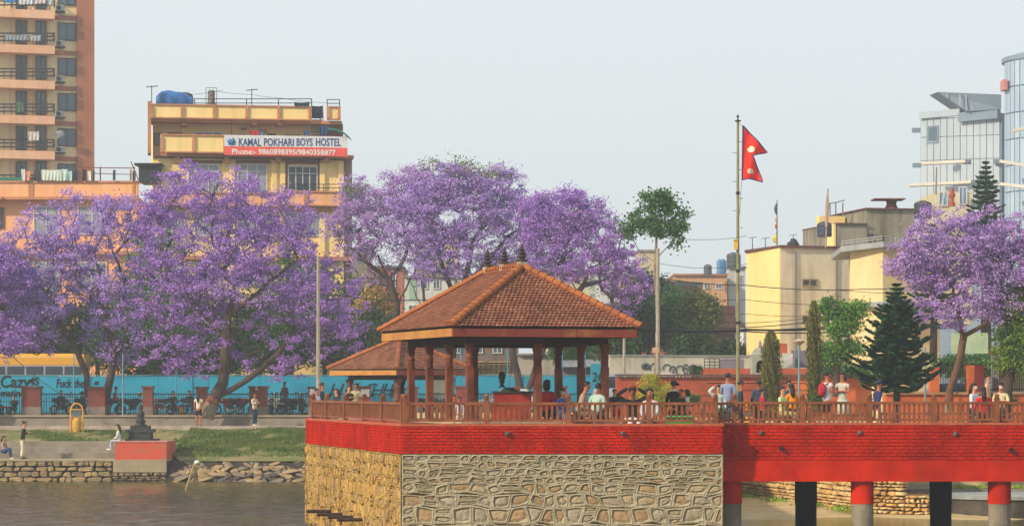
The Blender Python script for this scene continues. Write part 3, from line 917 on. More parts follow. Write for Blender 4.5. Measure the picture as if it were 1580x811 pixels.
def slope_z(x, y):
    right = x > XB1 - .1
    f = (y - 123.2) / 10.2 if right else (y - 127.4) / 6.0
    f = max(0, min(1, f))
    return (.95 + 1.42 * f ** .8) if right else (1.80 + .55 * f)
C = []; DR = []
n = 90000
for _ in range(n):
    if R.random() < .80:
        x = R.uniform(XB1 - .2, -5.5); y = 124.0 + 9.0 * R.random()
        k = .5 + .5 * math.sin(x * 1.1 + 1.7 * math.sin(y * .8)) * math.sin(y * 1.3 + x * .3)
        if (y < 125.2 and R.random() < .6) or (y > 132.4 and R.random() < .4): continue
        if R.random() > .35 + .65 * k: continue
        hgt = .01 + .22 * R.random() * (.1 + k * k)
    else:
        x = R.uniform(-30, XB1 - .5); y = 127.6 + 5 * R.random()
        if math.sin(x * .55 + 1.0) + .8 * math.sin(x * 1.7 + y) + R.gauss(0, .5) < .5: continue
        hgt = .01 + .04 * R.random()
    C.append((x, y, slope_z(x, y) + hgt)); DR.append((R.uniform(-.5, .5), R.uniform(-.5, .5), 1))
C = np.array(C); DR = np.array(DR)
def loose(name, C, size, mat, aspect, seed, dirs):
    me = leaf_mesh(name, C, size, mat, aspect, seed, dirs=dirs)
    o = bpy.data.objects.new(name, me); COL.objects.link(o); o['kind'] = 'stuff'; return o
g_ = loose('grass', C, .13, m_grass, .3, 3, DR)
tag(g_, 'long green grass covering the bank slope below the walkway', 'grass')
# rocks along the foot of the grass bank
rocks = [M('bank_rock', '#a28a66', '#7d6b50', 1.5, .9, .7, 8), M('bank_rock_grey', '#86786a', '#645a50', 1.5, .9, .7, 8), M('bank_rock_dark', '#5f564c', '#443d36', 1.5, .9, .7, 8)]
rk = thing('stone_revetment', 'tumbled flat stones lining the waterline below the grass bank', 'rocks', (XB1, DB, 0))
g = MB(); vs = []; nx = 60
for i in range(nx + 1):
    x = XB1 + (-3.0 - XB1) * i / nx
    for (y, z) in ((121.6, -.3), (122.0, .12), (122.6, .5), (123.1, .86), (124.2, 1.0)):
        vs.append((x, y + .1 * math.sin(x * 2), z + .04 * math.sin(x * 4 + y)))
fs = [(i * 5 + k, (i + 1) * 5 + k, (i + 1) * 5 + k + 1, i * 5 + k + 1) for i in range(nx) for k in range(4)]
g.add(vs, fs); put('earth_bank', g, M('muddy_earth', '#3c342a', '#2c261f', 2, .95), rk)
rr = random.Random(8)
def rock(mb, c, sx, sy, sz, tilt):
    ra = rr.uniform(0, 6.28); n = 7; b = len(mb.v)
    rad = [rr.uniform(.75, 1.1) for _ in range(n)]
    for lz, k in ((-.5, .72), (.1, 1.0), (.5, .68)):
        for q in range(n):
            a = 2 * math.pi * q / n + ra
            x_, z_ = math.cos(a) * sx * .5 * rad[q] * k, lz * sz + rr.uniform(-.1, .1) * sz
            y_ = math.sin(a) * sy * .5 * rad[q] * k
            mb.v.append((c[0] + x_, c[1] + y_, c[2] + z_ + x_ * tilt + y_ * .35))
    for lv in range(2):
        for q in range(n):
            q2 = (q + 1) % n
            mb.f.append((b + lv * n + q, b + lv * n + q2, b + lv * n + n + q2, b + lv * n + n + q)); mb.m.append(0)
    mb.f.append(tuple(b + q for q in reversed(range(n)))); mb.m.append(0)
    mb.f.append(tuple(b + 2 * n + q for q in range(n))); mb.m.append(0)
x = XB1 + .1; rows = ((121.7, .03), (121.85, .16), (122.0, .29), (122.25, .42), (122.6, .55), (122.9, .68), (123.2, .81), (123.6, .93))
cnt = 0
for ri, (y, z) in enumerate(rows):
    x = XB1 + rr.uniform(.1, .4)
    while x < -8.6:
        w = rr.uniform(.25, .85) * (1.0 if ri < 4 else .7)
        mb = MB(); rock(mb, (x + w / 2, y + rr.uniform(-.12, .12), z + rr.uniform(-.06, .06)), w * 1.25, rr.uniform(.3, .6), rr.uniform(.07, .17), rr.uniform(-.4, .4))
        put('rock', mb, rr.choice(rocks[:2] if ri > 2 else rocks), rk); cnt += 1
        x += w * rr.uniform(.85, 1.15)
g = MB(); x0_ = ux(330, 123)
g.add([(x0_, 124.0, 1.03), (-6, 123.2, 1.05), (-6, 126, 1.25), (x0_ + 1, 125, 1.12)], [(0, 1, 2, 3)])
tag(put('sandy_strip', g, M('bank_sand', '#b29a76', '#917b5c', 1.2, .95, .6, 8)), kind='structure')
# red plinth with the small black shrine
xr0 = ux(178, DB)
pl = thing('shrine_plinth', 'faded red painted plinth at the end of the quay wall', 'plinth', (xr0, DB, 1.06))
m_fred = M('faded_red_paint', '#c44c36', '#a8664e', 2.2, .85, .3, 12, contrast=(.45, .66), streak=.3, streak_col='#7a6a58')
g = MB(); g.box(xr0, XB1, DB + .02, DB + 3.2, 1.062, 1.90); put('block', g, m_fred, pl)
g = MB(); g.box(xr0 - .04, XB1 + .03, DB - .02, DB + 3.25, 1.902, 1.95); put('cap_slab', g, M('pink_cap', '#c98f80', '#b07a6c', 3, .85), pl)
sh = thing('stone_shrine', 'small black stone votive shrine on the faded red plinth', 'shrine', (ux(217, DB + 1.6), DB + 1.6, 1.95))
cx_ = ux(217, DB + 1.6); cy_ = DB + 1.6
b = MB(); b.box(ux(196, 123.6), ux(244, 123.6), cy_ - .7, cy_ + .7, 1.951, 2.03); b.box(ux(201, 123.6), ux(234, 123.6), cy_ - .55, cy_ + .55, 2.031, 2.35); b.box(cx_ - .66, cx_ + .66, cy_ - .6, cy_ + .6, 2.352, 2.50); b.box(cx_ - .45, cx_ + .45, cy_ - .42, cy_ + .42, 2.502, 2.66)
put('stepped_base', b, m_blackstone, sh)
b = MB(); b.lathe((cx_, cy_, 2.66), [(.30, 0), (.32, .05), (.18, .10), (.24, .18), (.26, .24), (.15, .34), (.18, .45), (.20, .60), (.14, .70), (.09, .76), (.13, .86), (.11, .96), (.05, 1.02), (.02, 1.1)], 14)
put('carved_figure', b, m_blackstone, sh, smooth=True)

# walkway and low plinth wall below the fence
m_walk = M('walkway_paving', '#9a8a82', '#7d706a', .8, .92, .3, 6)
g = MB(); g.box(-70, 4, 133.3, 136.6, 1.6, 2.48)
tag(put('walkway', g, m_walk), kind='structure')
g = MB(); g.box(-70, 4, 133.2, 133.5, 2.0, 2.52)
tag(put('walkway_kerb', g, M('kerb_stone', '#b0a298', '#948880', 2, .9)), kind='structure')
lw = MB(); lw.box(-70, 4, 136.6, 137.6, 2.3, vz(642.5, 136.6))
low = put('low_wall', lw, m_conc, loc=(-20, 136.6, 2.3), label='long low weathered concrete wall beneath the parking fence', cat='wall')
lw = MB(); lw.box(-70, 4, 136.5, 137.7, vz(642.5, 136.6) + .002, vz(640, 136.6)); put('wall_cap', lw, m_quay, low)
g = MB(); g.box(-80, 12, 137.75, 152, 2.4, 3.02)
tag(put('parking_ground', g, M('parking_asphalt', '#5c5650', '#484440', 1, .95, .3, 8)), kind='structure')

# fence: brick pillars and black bars
m_pil = M('pillar_brick', '#8a3f34', '#6e3a30', 1.4, .85, .4, 16, contrast=(.35, .65), streak=.35, streak_col='#5f584c')
m_pilbare = M('pillar_base_plaster', '#80736a', '#665c54', 1.5, .9, .4, 12)
DF = 137.1
zf0 = vz(640, 136.6)
fence = thing('parking_fence', 'black bar fence between brown brick pillars along the walkway at the left', 'fence', (-18, DF, zf0))
pil = [(-20, -2), (34, 64), (136, 163), (221, 236.5), (303, 320), (385, 413), (476, 495), (553, 572), (628, 645), (703, 722), (792, 803), (862, 875), (925, 943)]
pb = unit_box('brick', m_pil, .08, .04, 12)
npb = 0
for i, (u0, u1) in enumerate(pil):
    x0, x1 = ux(u0, DF), ux(u1, DF); zt = vz(596 if i % 2 == 0 else 595, DF)
    zm = zf0 + .45
    b = MB(); b.box(x0 + .012, x1 - .012, DF - .24, DF + .25, zf0, zt - .12); p_ = put('pillar', b, m_pil, fence)
    b = MB(); b.box(x0 - .01, x1 + .01, DF - .262, DF + .27, zf0, zm); put('plastered_base', b, m_pilbare, p_)
    b = MB(); b.box(x0 - .07, x1 + .07, DF - .33, DF + .32, zt - .12, zt - .05); b.box(x0 - .03, x1 + .03, DF - .29, DF + .28, zt - .05, zt); put('pillar_cap', b, M('pillar_cap', '#6a4038', '#523530', 3, .85), p_)
    w = x1 - x0; rows_ = int((zt - .14 - zm) / .095); n = max(2, round(w / .30))
    q = MB()
    for r in range(rows_):
        off = (r % 2) * .5
        for k in range(n + 1):
            a = x0 + w * max(0, (k - off) / n); b_ = x0 + w * min(1, (k + 1 - off) / n)
            if b_ - a < .04 or a >= x1: continue
            q.box(a + .007, b_ - .007, DF - .256 - R.uniform(0, .006), DF - .235, zm + r * .095 + .006, zm + (r + 1) * .095 - .006)
    put('brickwork', q, m_pil, p_, kind='stuff')
bb = MB(); bb.box(-.016, .016, -.016, .016, 0, 1); bme = bb.mesh('bar'); bme.materials.append(m_metal_dark)
nb = 0; rest = MB()
zr = vz(606.5, DF)
for i in range(len(pil) - 1):
    x0, x1 = ux(pil[i][1], DF), ux(pil[i + 1][0], DF)
    b = MB(); b.box(x0, x1, DF - .03, DF + .03, zr - .06, zr); put('rail', b, m_metal_dark, fence)
    b = MB(); b.box(x0, x1, DF - .025, DF + .025, zf0 + .1, zf0 + .15); put('rail', b, m_metal_dark, fence)
    b = MB(); b.box(x0, x1, DF - .02, DF + .02, zf0 + .72, zf0 + .75); put('rail', b, m_metal_dark, fence)
    n = max(2, int((x1 - x0) / .135))
    for k in range(1, n):
        x = x0 + (x1 - x0) * k / n
        if nb < 295: piece('bar', bme, (x, DF, zf0 + .01), fence, scale=(1, 1, zr - zf0 - .02)); nb += 1
        else: rest.box(x - .016, x + .016, DF - .016, DF + .016, zf0, zr)
if rest.v: put('bars', rest, m_metal_dark, fence, kind='stuff')
# notices on two pillars
def plate(name, label, u0, v0, u1, v1, d, col, cat='sign', th=.03, group=None):
    b = MB(); b.box(ux(u0, d), ux(u1, d), d - th, d, vz(v1, d), vz(v0, d))
    return put(name, b, M('plate_' + col, col, None, 3, .7), loc=(ux((u0 + u1) / 2, d), d, vz(v1, d)), label=label, cat=cat, group=group)
nt1 = plate('notice_board', 'white notice sheet fixed on the fence pillar left of the smaller pavilion', 478, 598, 493, 609, DF - .3, '#c9cbd0')
nt2 = plate('notice_board', 'white notice sheet on the pillar seen inside the smaller pavilion', 557, 600, 570, 611, DF - .3, '#d3d0d2')
plate('switch_box', 'small white box on the fence pillar above the woman in dark jeans', 394, 595, 398, 601, DF - .3, '#d5cfc4', 'box')
# benches behind the fence
for (u0, u1, lab) in ((237, 283, 'red topped masonry bench behind the fence bars right of the second pillar'), (-8, 16, 'red masonry bench at the far left behind the fence')):
    d = 138.0
    t = thing('bench', lab, 'bench', (ux((u0 + u1) / 2, d), d, 3.02))
    b = MB(); b.box(ux(u0, d), ux(u1, d), d - .25, d + .25, 3.42, 3.52); put('seat', b, M('bench_red', '#a5553f', '#8a4634', 3, .8), t)
    for uu in (u0 + 3, u1 - 3):
        b = MB(); b.box(ux(uu - 3, d), ux(uu + 3, d), d - .2, d + .2, 3.021, 3.419); put('leg', b, M('bench_ochre', '#a98a52', '#8a7046', 3, .85), t)

# blue hoarding wall with graffiti
DW = 150.0
m_blue = M('blue_paint', '#1f97b8', '#1a86a8', .35, .8, .2, 3, contrast=(.3, .7), streak=.18, streak_col='#3f7f8c')
bw_ = thing('blue_wall', 'long bright blue painted boundary wall with black graffiti', 'wall', (-20, DW, 3))
x = -60.0; k = 0
while x < ux(950, DW):
    x1 = x + 3.0
    b = MB(); b.box(x + .008, x1 - .008, DW, DW + .18, 2.9, vz(579.5, DW) + R.uniform(-.015, .015)); put('wall_panel', b, m_blue, bw_); x = x1
b = MB(); b.box(-60, x, DW - .05, DW + .22, vz(579.3, DW) + .02, vz(577.5, DW)); put('coping', b, M('wall_coping', '#5f8a94', '#4f7680', 1, .9), bw_)
m_spray = M('black_spray', '#101418', '#171c20', 3, .7)
def text_mesh(s, size, mat, extrude=.004, bold=0.0, parent=None, name='lettering', loc=(0, 0, 0), rot=0.0, sx=1.0, shear=0.0, align='LEFT', world_parent=True):
    cu = bpy.data.curves.new('t', 'FONT'); cu.body = s; cu.size = size; cu.extrude = extrude; cu.offset = bold; cu.shear = shear; cu.align_x = align; cu.resolution_u = 3
    o = bpy.data.objects.new('t', cu); COL.objects.link(o)
    bpy.context.view_layer.update()
    me = bpy.data.meshes.new_from_object(o.evaluated_get(bpy.context.evaluated_depsgraph_get()))
    bpy.data.objects.remove(o); bpy.data.curves.remove(cu)
    me.transform(Matrix.Diagonal((sx, 1, 1, 1)))
    me.materials.clear(); me.materials.append(mat)
    ob = bpy.data.objects.new(name, me); COL.objects.link(ob)
    if parent:
        ob.parent = parent; ob.location = Vector(loc) - org(parent)
    else: ob.location = loc
    ob.rotation_euler = rot if isinstance(rot, (tuple, list)) else (math.pi / 2, 0, rot)
    return ob
for s, u, v, sz, bold, sh_, sx in (('Cazy', -1, 597, 21, .02, .15, 1.05), ('4S', 44, 593, 13, .02, .1, 1.2), ('matine', 0, 611, 13, .01, .1, 1.0), ('Fuck the', 86, 597, 15, .008, .15, .78), ('as', 145, 593, 9, .01, .3, .9)):
    text_mesh(s, sz * DW / F * 1.25, m_spray, .01, bold, bw_, 'graffiti', (ux(u, DW), DW - .02, vz(v, DW)), 0, sx * .85, sh_)
for s, u, v, sz, sh_ in (("H  ' C H o", 505, 612, 26, .35), ('H H o', 570, 611, 24, .3)):
    text_mesh(s, sz * DW / F * 1.2, m_spray, .01, -.01, bw_, 'graffiti', (ux(u, DW), DW - .02, vz(v, DW)), 0, .95, sh_)
# painted block at the right end of the blue wall, shack roof and boxes behind it
b = MB(); b.box(ux(912, 149), ux(951, 149), 148.4, 149.9, 2.9, vz(561, 149)); bb_ = put('blue_kiosk', b, m_blue, loc=(ux(930, 149), 149, 3), label='taller bright blue block at the right end of the blue wall', cat='kiosk')
text_mesh('26', .8, m_spray, .01, 0, bb_, 'graffiti', (ux(913, 148.3), 148.37, vz(588, 148.3)), 0, .8, .1)
m_cream = M('cream_wall', '#cfc6a4', '#b3ab8c', .8, .9, .3, 5, streak=.3, streak_col='#77705a')
b = MB(); b.box(ux(664, 144), ux(700, 144), 143.6, 144, 2.9, vz(581, 144)); wp_ = put('pale_wall', b, m_cream, loc=(ux(680, 144), 144, 2.9), label='mouldy cream wall panel seen between the left pavilion columns', cat='wall')
b = MB(); b.box(ux(655, 144), ux(703, 144), 143.4, 144.3, vz(581, 144) + .003, vz(577.5, 144)); put('coping', b, M('white_trim', '#cfcac0', '#b0aca4', 2, .8), wp_)

# yellow waste bin in a hoop frame
def bin_frame(u, vt, vb, d, z0, label, bag=True, group=None):
    cx = ux(u, d); s = F / d; h = (vb - vt) / s; w = h * .42
    t = thing('waste_bin', label, 'bin', (cx, d, z0), group=group)
    my = M('bin_yellow', '#d69a1e', '#b87f1c', 3, .6)
    q = MB(); pts = [(cx - w / 2, d, z0)] + [(cx - w / 2, d, z0 + h * .75)] + [(cx - w / 2 * math.cos(a), d, z0 + h * .75 + h * .25 * math.sin(a)) for a in [math.pi * k / 8 for k in range(1, 8)]] + [(cx + w / 2, d, z0 + h * .75), (cx + w / 2, d, z0)]
    q.tube(pts, w * .075, 6); put('hoop', q, my, t)
    q = MB(); q.lathe((cx, d, z0 + .02), [(w * .30, 0), (w * .36, h * .2), (w * .38, h * .38), (w * .24, h * .46), (w * .2, h * .5)], 12); put('drum', q, my if not bag else M('bin_painted', '#c9a24a', '#a87c30', 8, .7), t)
    q = MB(); q.bar((cx - w / 2, d - .02, z0 + h * .52), (cx + w / 2, d - .02, z0 + h * .52), .03, .03); q.bar((cx - w / 2, d - .02, z0 + h * .80), (cx + w / 2, d - .02, z0 + h * .80), .04, .05); put('crossbar', q, my, t)
    q = MB(); q.box(cx - w * .36, cx + w * .36, d - .01, d + .03, z0 + h * .56, z0 + h * .78); put('back_panel', q, M('bin_panel', '#5d6f74', '#435055', 8, .4), t)
    if bag:
        q = MB(); q.ball((cx - .02, d - w * .3, z0 + h * .24), w * .09, .03, h * .09); put('painted_mark', q, m_spray, t)
    return t
bin_frame(118.5, 622, 667, 131.5, vz(667, 131.5), 'yellow arched litter bin standing on the bank below the low wall')
# rubbish rods standing in the water
t = thing('stake_tripod', 'three leaning wooden stakes tied together in the water with a pale ball on top', 'stakes', (ux(301, 112), 112, -.3))
ms = M('pale_stake', '#a58f68', '#84704e', 4, .85)
for (u0, u1) in ((286, 299), (300, 300), (306, 301)):
    q = MB(); q.tube([(ux(u0, 112), 112 + (u0 - 300) * .03, -.2), (ux(u1, 112), 112.2, vz(715, 112))], .045, 6); put('stake', q, ms, t)
q = MB(); q.ball((ux(303, 112), 112.2, vz(713, 112)), .13, .12, .1); put('float', q, M('white_float', '#d8e2da', '#b8c6c0', 3, .6), t)
# wall and stones under the bridge: retaining wall running towards the viewer
m_ret = M('retaining_stone', '#cca468', '#a8854e', 1.6, .9, .8, 8, contrast=(.38, .62))
m_ret2 = M('retaining_stone_pale', '#d6ba86', '#b49868', 1.6, .9, .8, 8, contrast=(.38, .62))
rp0 = Vector((ux(1105, 107), 107)); rp1 = Vector((ux(1338, 89.5), 89.5)); rp2a = Vector((ux(1396, 88.4), 88.4)); rp2 = Vector((ux(1434, 88), 88))
rw = thing('retaining_wall', 'sunlit ochre stone retaining wall seen beneath the footbridge', 'wall', (rp0.x, rp0.y, -.3))
for (a, b, sd) in ((rp0, rp1, 3), (rp1, rp2a, 5), (rp2a, rp2, 4)):
    D = (b - a); L = D.length; D.normalize(); Nn = Vector((D.y, -D.x))
    c0, c1 = a + Nn * -.12, b + Nn * -.12
    g = MB(); back = [c1 + Vector((.1, 3)), c0 + Vector((.1, 3))]
    slab(g, [(c0.x, c0.y), (c1.x, c1.y), (back[0].x, back[0].y), (back[1].x, back[1].y)], -.6, 3.1 if sd != 4 else vz(763, 88)); put('wall_core', g, M('ret_joint', '#7d6440', '#5f4b30', 3, .95), rw)
    drystone(a, D, Nn, L, -.15, 3.08 if sd != 4 else vz(764, 88), .34 if sd == 3 else .26, .15, rw, [m_ret, m_ret2], 140, sd)
g = MB(); g.box(ux(1395, 92), 40, 91, 106, .5, vz(752, 92)); tag(put('terrace', g, m_conc), kind='structure')
g = MB(); g.box(ux(1398, 96), 40, 95, 108, .5, vz(746, 96)); tag(put('upper_terrace', g, m_sand), kind='structure')
tk = thing('round_tank', 'dark round stone tank with a pale kerb under the right end of the footbridge', 'tank', (ux(1560, 87), 88.6, -.5))
g = MB(); g.lathe((ux(1570, 87), 89.5, 0), [(2.55, -.5), (2.5, vz(771, 87))], 40); put('tank_wall', g, M('dark_streaked_stone', '#5c544a', '#3c3833', 1.8, .9, .8, 8, streak=.5, streak_col='#15130f'), tk)  # dark stone colour with darker vertical streaks
g = MB(); g.lathe((ux(1570, 87), 89.5, vz(771, 87) + .002), [(2.58, 0), (2.6, .12), (2.3, .13)], 40); put('kerb', g, M('pale_kerb', '#9aa0a0', '#80847f', 2, .85), tk)
# weeds at the foot of the retaining wall
C = []
for _ in range(5000):
    f = R.random() ; p = rp0.lerp(rp1, f) + Vector((-.3, -1)) * abs(R.gauss(0, 1.0))
    if R.random() > .5 + .5 * math.sin(f * 30): continue
    C.append((p.x, p.y, .12 + R.uniform(0, .12)))
for _ in range(1200): C.append((R.uniform(ux(1468, 91.5), ux(1580, 91.5)), R.uniform(91.1, 92.5), vz(752, 92) + R.uniform(0, .08)))
o = loose('weeds', np.array(C), .12, M('weed_green', '#7d9a34', '#a3a24a', 1, .9, island='#5f8a2a'), .4, 5, None)
tag(o, 'patches of low green weeds at the foot of the retaining wall', 'weeds')
# ---------------------------------------------------------------- trees
m_bark = M('jacaranda_bark', '#54443c', '#3b302c', 4, .95, .6, 14)
m_bark2 = M('warm_bark', '#6e4f3a', '#54402f', 4, .95, .6, 14)
m_lime = M('limewashed_bark', '#8d8168', '#6e6450', 3, .95, .5, 12)
m_redband = M('red_banded_bark', '#7e4a38', '#6a4232', 3, .9, .5, 12)
m_pur = M('jacaranda_bloom', '#b092d6', '#9070c2', .9, .8, island='#cda9ea', trans=.22, contrast=(.38, .62))
m_pur2 = M('jacaranda_bloom_deep', '#ac84d2', '#8a60b8', .9, .8, island='#c398e6', trans=.22, contrast=(.38, .62))
m_pur3 = M('jacaranda_bloom_pink', '#b596d2', '#9878be', .9, .8, island='#d0ace0', trans=.22, contrast=(.38, .62))
m_olive = M('feathery_leaf', '#6c7a48', '#56663a', .8, .8, island='#8a8f66', trans=.3)
def leafm(n, a, b, i, tr=.3): return M(n, a, b, .6, .7, island=i, trans=tr, contrast=(.3, .7))
m_gbright = leafm('bright_leaf', '#5f8f2c', '#2f5a22', '#7fae3c')
m_gdark = leafm('dark_leaf', '#2f4a26', '#253c22', '#456234', .2)
m_gmid = leafm('mid_leaf', '#3f6a2c', '#345a2c', '#5a8438')
m_golive = leafm('weeping_leaf', '#5e6c34', '#4a5a30', '#7c8446')
m_yel = leafm('golden_leaf', '#b0aa22', '#8f9a26', '#cfc43a')
m_pine = leafm('pine_needle', '#2c5232', '#1d3c26', '#44703e', .1)
m_cyp = leafm('cypress_leaf', '#6a6c30', '#4a5428', '#857c3c', .1)

def grow(trunks, targets, rs, step=.5, bias=.12):
    """nodes of a branching skeleton that reaches every target; trunks are polylines"""
    P, par, pl = [], [], []
    for tr in trunks:
        prev = -1
        start = 0
        if P:
            q = Vector(tr[0]); dd = [(Vector(p) - q).length for p in P]; k = int(np.argmin(dd))
            if dd[k] < 1.5: prev = k; start = 1 if dd[k] < .1 else 0
        for i in range(start, len(tr)):
            p = np.array(tr[i], float)
            if prev >= 0:
                L = np.linalg.norm(p - P[prev]); n = max(1, int(L / step))
                b0 = P[prev].copy()
                for k in range(1, n + 1):
                    f = k / n
                    w = rs.normal(0, .03, 3) if k < n else 0
                    P.append(b0 + (p - b0) * f + w); par.append(prev); pl.append(pl[prev] + L / n); prev = len(P) - 1
            else:
                P.append(p); par.append(-1); pl.append(0.0); prev = len(P) - 1
    ntr = len(P)
    free = [i for i in range(ntr) if pl[i] > .35 * max(pl[:ntr])]
    mask = np.zeros(200000, bool); mask[free] = True
    A_ = np.zeros((200000, 3)); PL = np.zeros(200000)
    for i in range(ntr): A_[i] = P[i]; PL[i] = pl[i]
    n = ntr
    top = np.mean([P[i] for i in free], axis=0)
    order = np.argsort(np.linalg.norm(targets - top, axis=1))
    for ti in order:
        q = targets[ti]
        d = A_[:n] - q
        dist = np.sqrt((d * d).sum(1))
        drop = np.maximum(0, A_[:n, 2] - q[2])        # prefer rising branches
        cost = dist + bias * PL[:n] + .8 * drop
        cost[~mask[:n]] = 1e9
        k = int(np.argmin(cost))
        L = dist[k]
        if L < .15: continue
        m = max(1, int(L / step))
        p0 = A_[k].copy()
        pk = par[k]
        dirv = (p0 - A_[pk]) if pk >= 0 else np.array([0, 0, 1.])
        dirv = dirv / (np.linalg.norm(dirv) + 1e-9)
        c1 = p0 + dirv * L * .28 + np.array([0, 0, -.04 * L])
        prev = k
        for j in range(1, m + 1):
            f = j / m
            pt_ = (1 - f) ** 2 * p0 + 2 * f * (1 - f) * c1 + f * f * q
            if j < m: pt_ = pt_ + rs.normal(0, .05, 3)
            A_[n] = pt_; PL[n] = PL[prev] + L / m; par.append(prev); mask[n] = True; prev = n; n += 1
    return A_[:n], np.array(par), PL[:n]
def wood_mesh(name, A_, par, r_tip, r_base, mat, parent, expo=2.4, sides=5, mats=None, zcut=None):
    n = len(A_)
    acc = np.zeros(n); child = [[] for _ in range(n)]
    for i in range(n):
        if par[i] >= 0: child[par[i]].append(i)
    for i in range(n - 1, -1, -1):
        if not child[i]: acc[i] += 1
        if par[i] >= 0: acc[par[i]] += acc[i]
    # nodes are created parents first, so a reverse sweep accumulates correctly
    rad = r_tip * acc ** (1 / expo)
    k = r_base / rad.max()
    if k < 1: rad = r_tip + (rad - r_tip) * (r_base - r_tip) / (rad.max() - r_tip)
    else:
        w = (rad / rad.max()) ** 1.2; rad = rad * (1 + (k - 1) * w)
    mb = MB()
    # follow chains: at each fork the thickest child continues
    used = set()
    def chain(s, first=None):
        pts, rr_ = [], []
        if first is not None: pts.append(A_[first]); rr_.append(min(rad[first], rad[s] * 1.15))
        i = s
        while True:
            pts.append(A_[i]); rr_.append(rad[i]); used.add(i)
            if not child[i]: break
            c = max(child[i], key=lambda q: rad[q]); 
            for q in child[i]:
                if q != c: stack.append((q, i))
            i = c
        mb.tube(pts, rr_, sides if rr_[0] > .03 else 3, cap=False)
    stack = [(i, None) for i in range(n) if par[i] < 0]
    while stack:
        s, f = stack.pop(); chain(s, f)
    return put(name, mb, mat, parent, smooth=True), rad

def blob_points(blobs, n, rs, shell=.45):
    """blobs: (centre, (rx, ry, rz)); points fill the volume, denser towards the surface"""
    w = np.array([b[1][0] * b[1][2] for b in blobs]); w = w / w.sum()
    out = []
    for b, k in zip(blobs, np.round(w * n).astype(int)):
        d = rs.normal(size=(max(1, k), 3)); d /= np.linalg.norm(d, axis=1)[:, None]
        r = rs.uniform(shell ** 3, 1, size=(len(d), 1)) ** (1 / 3)
        out.append(np.array(b[0]) + d * r * np.array(b[1]))
    return np.vstack(out)
def PB(u, v, ru, rv, d, rd=None):
    s = d / F
    c = at(u, v, d)
    return ((c.x, c.y, c.z), (ru * s, (rd if rd is not None else ru * s * .8), rv * s))
def bloom(C, per, sig, rs, flat=.6):
    n = len(C)
    sc = rs.uniform(.5, 1.35, n)
    X = np.repeat(C, per, axis=0) + rs.normal(size=(n * per, 3)) * np.array([sig, sig, sig * flat]) * np.repeat(sc, per)[:, None]
    return X
def blossom_tree(name, label, trunks, blobs, n, per, sig, leaf, mat, seed, bark=None, r_base=.22, r_tip=.02, group=None, cat='tree', green=None, base_bands=None, thin=None, shell=.4, step=.5, bias=.12, bare=0, sub=1):
    rs = np.random.RandomState(seed)
    t = thing(name, label, cat, trunks[0][0], group=group)
    T = blob_points(blobs, n, rs, shell)
    A_, par, PL = grow(trunks, T, rs, step, bias)
    wood_mesh('trunk', A_, par, r_tip, r_base, bark or m_bark, t, 2.15)
    if thin:      # lower boughs carry few flowers
        zl = vz(thin[0], trunks[0][0][1]); zh = vz(thin[0] - 90, trunks[0][0][1])
        pr_ = thin[1] + (1 - thin[1]) * np.clip((T[:, 2] - zl) / (zh - zl), 0, 1); T = T[rs.uniform(0, 1, len(T)) < pr_]
    C = [T] 
    for _ in range(sub): C.append(T + rs.normal(size=T.shape) * sig * np.array([1.9, 1.9, 1.1]))
    C = np.vstack(C)
    X = bloom(C, per, sig, rs)
    put_leaves('crown', X, leaf, mat, t, .8, seed)
    if green:
        gb, gn, gm_ = green
        G = blob_points(gb, gn, rs, .2)
        put_leaves('foliage', bloom(G, 26, .3, rs), .15, gm_, t, .5, seed + 1)
    if base_bands:
        for (p, r0_, r1_, h, m_) in base_bands:
            q = MB(); q.tube([p[0], p[1]], [r0_, r1_], 10); put('painted_band', q, m_, t)
    return t, A_
tg = 'jacaranda trees in blossom'
# T1: left jacaranda
d = 137.6
tr1 = [[at(160, 641, d), at(163, 610, d), at(172, 575, d), at(180, 540, d), at(160, 490, d), at(150, 450, d)], [at(133, 610, d), at(134, 580, d), at(120, 545, d), at(95, 500, d)], [at(172, 575, d), at(200, 500, d), at(215, 450, d)], [at(150, 612, d), at(133, 610, d)]]
blossom_tree('jacaranda_tree', 'violet jacaranda with a whitewashed foot growing just right of the yellow litter bin',
    tr1, [PB(120, 350, 95, 55, d), PB(60, 410, 80, 60, d), PB(170, 400, 80, 70, d), PB(120, 470, 110, 60, d), PB(40, 500, 60, 55, d), PB(190, 520, 60, 45, d), PB(170, 545, 50, 24, d), PB(20, 440, 40, 70, d), PB(215, 340, 40, 40, d)], 520, 54, .19, .105, m_pur, 21, r_base=.30, thin=(520, .4),
    base_bands=[((at(160, 641, d), at(162, 622, d)), .36, .31, 1, m_lime)])
# T0: tree standing left of the frame, its bare limb crosses the fence
d = 134.9
blossom_tree('jacaranda_tree', 'jacaranda at the far left edge whose long bare limb sweeps down across the blue wall',
    [[at(-70, 655, d), at(-62, 600, d), at(-50, 520, d), at(-40, 480, d)], [at(-55, 545, d), at(-20, 530, d), at(15, 545, d), at(52, 578, d), at(90, 606, d), at(125, 613, d)], [at(-50, 520, d), at(-30, 500, d), at(5, 470, d)]],
    [PB(-50, 400, 55, 75, d), PB(-5, 430, 40, 60, d), PB(0, 520, 38, 36, d), PB(-60, 480, 50, 50, d), PB(30, 520, 30, 20, d)], 260, 54, .21, .105, m_pur2, 22, r_base=.26)
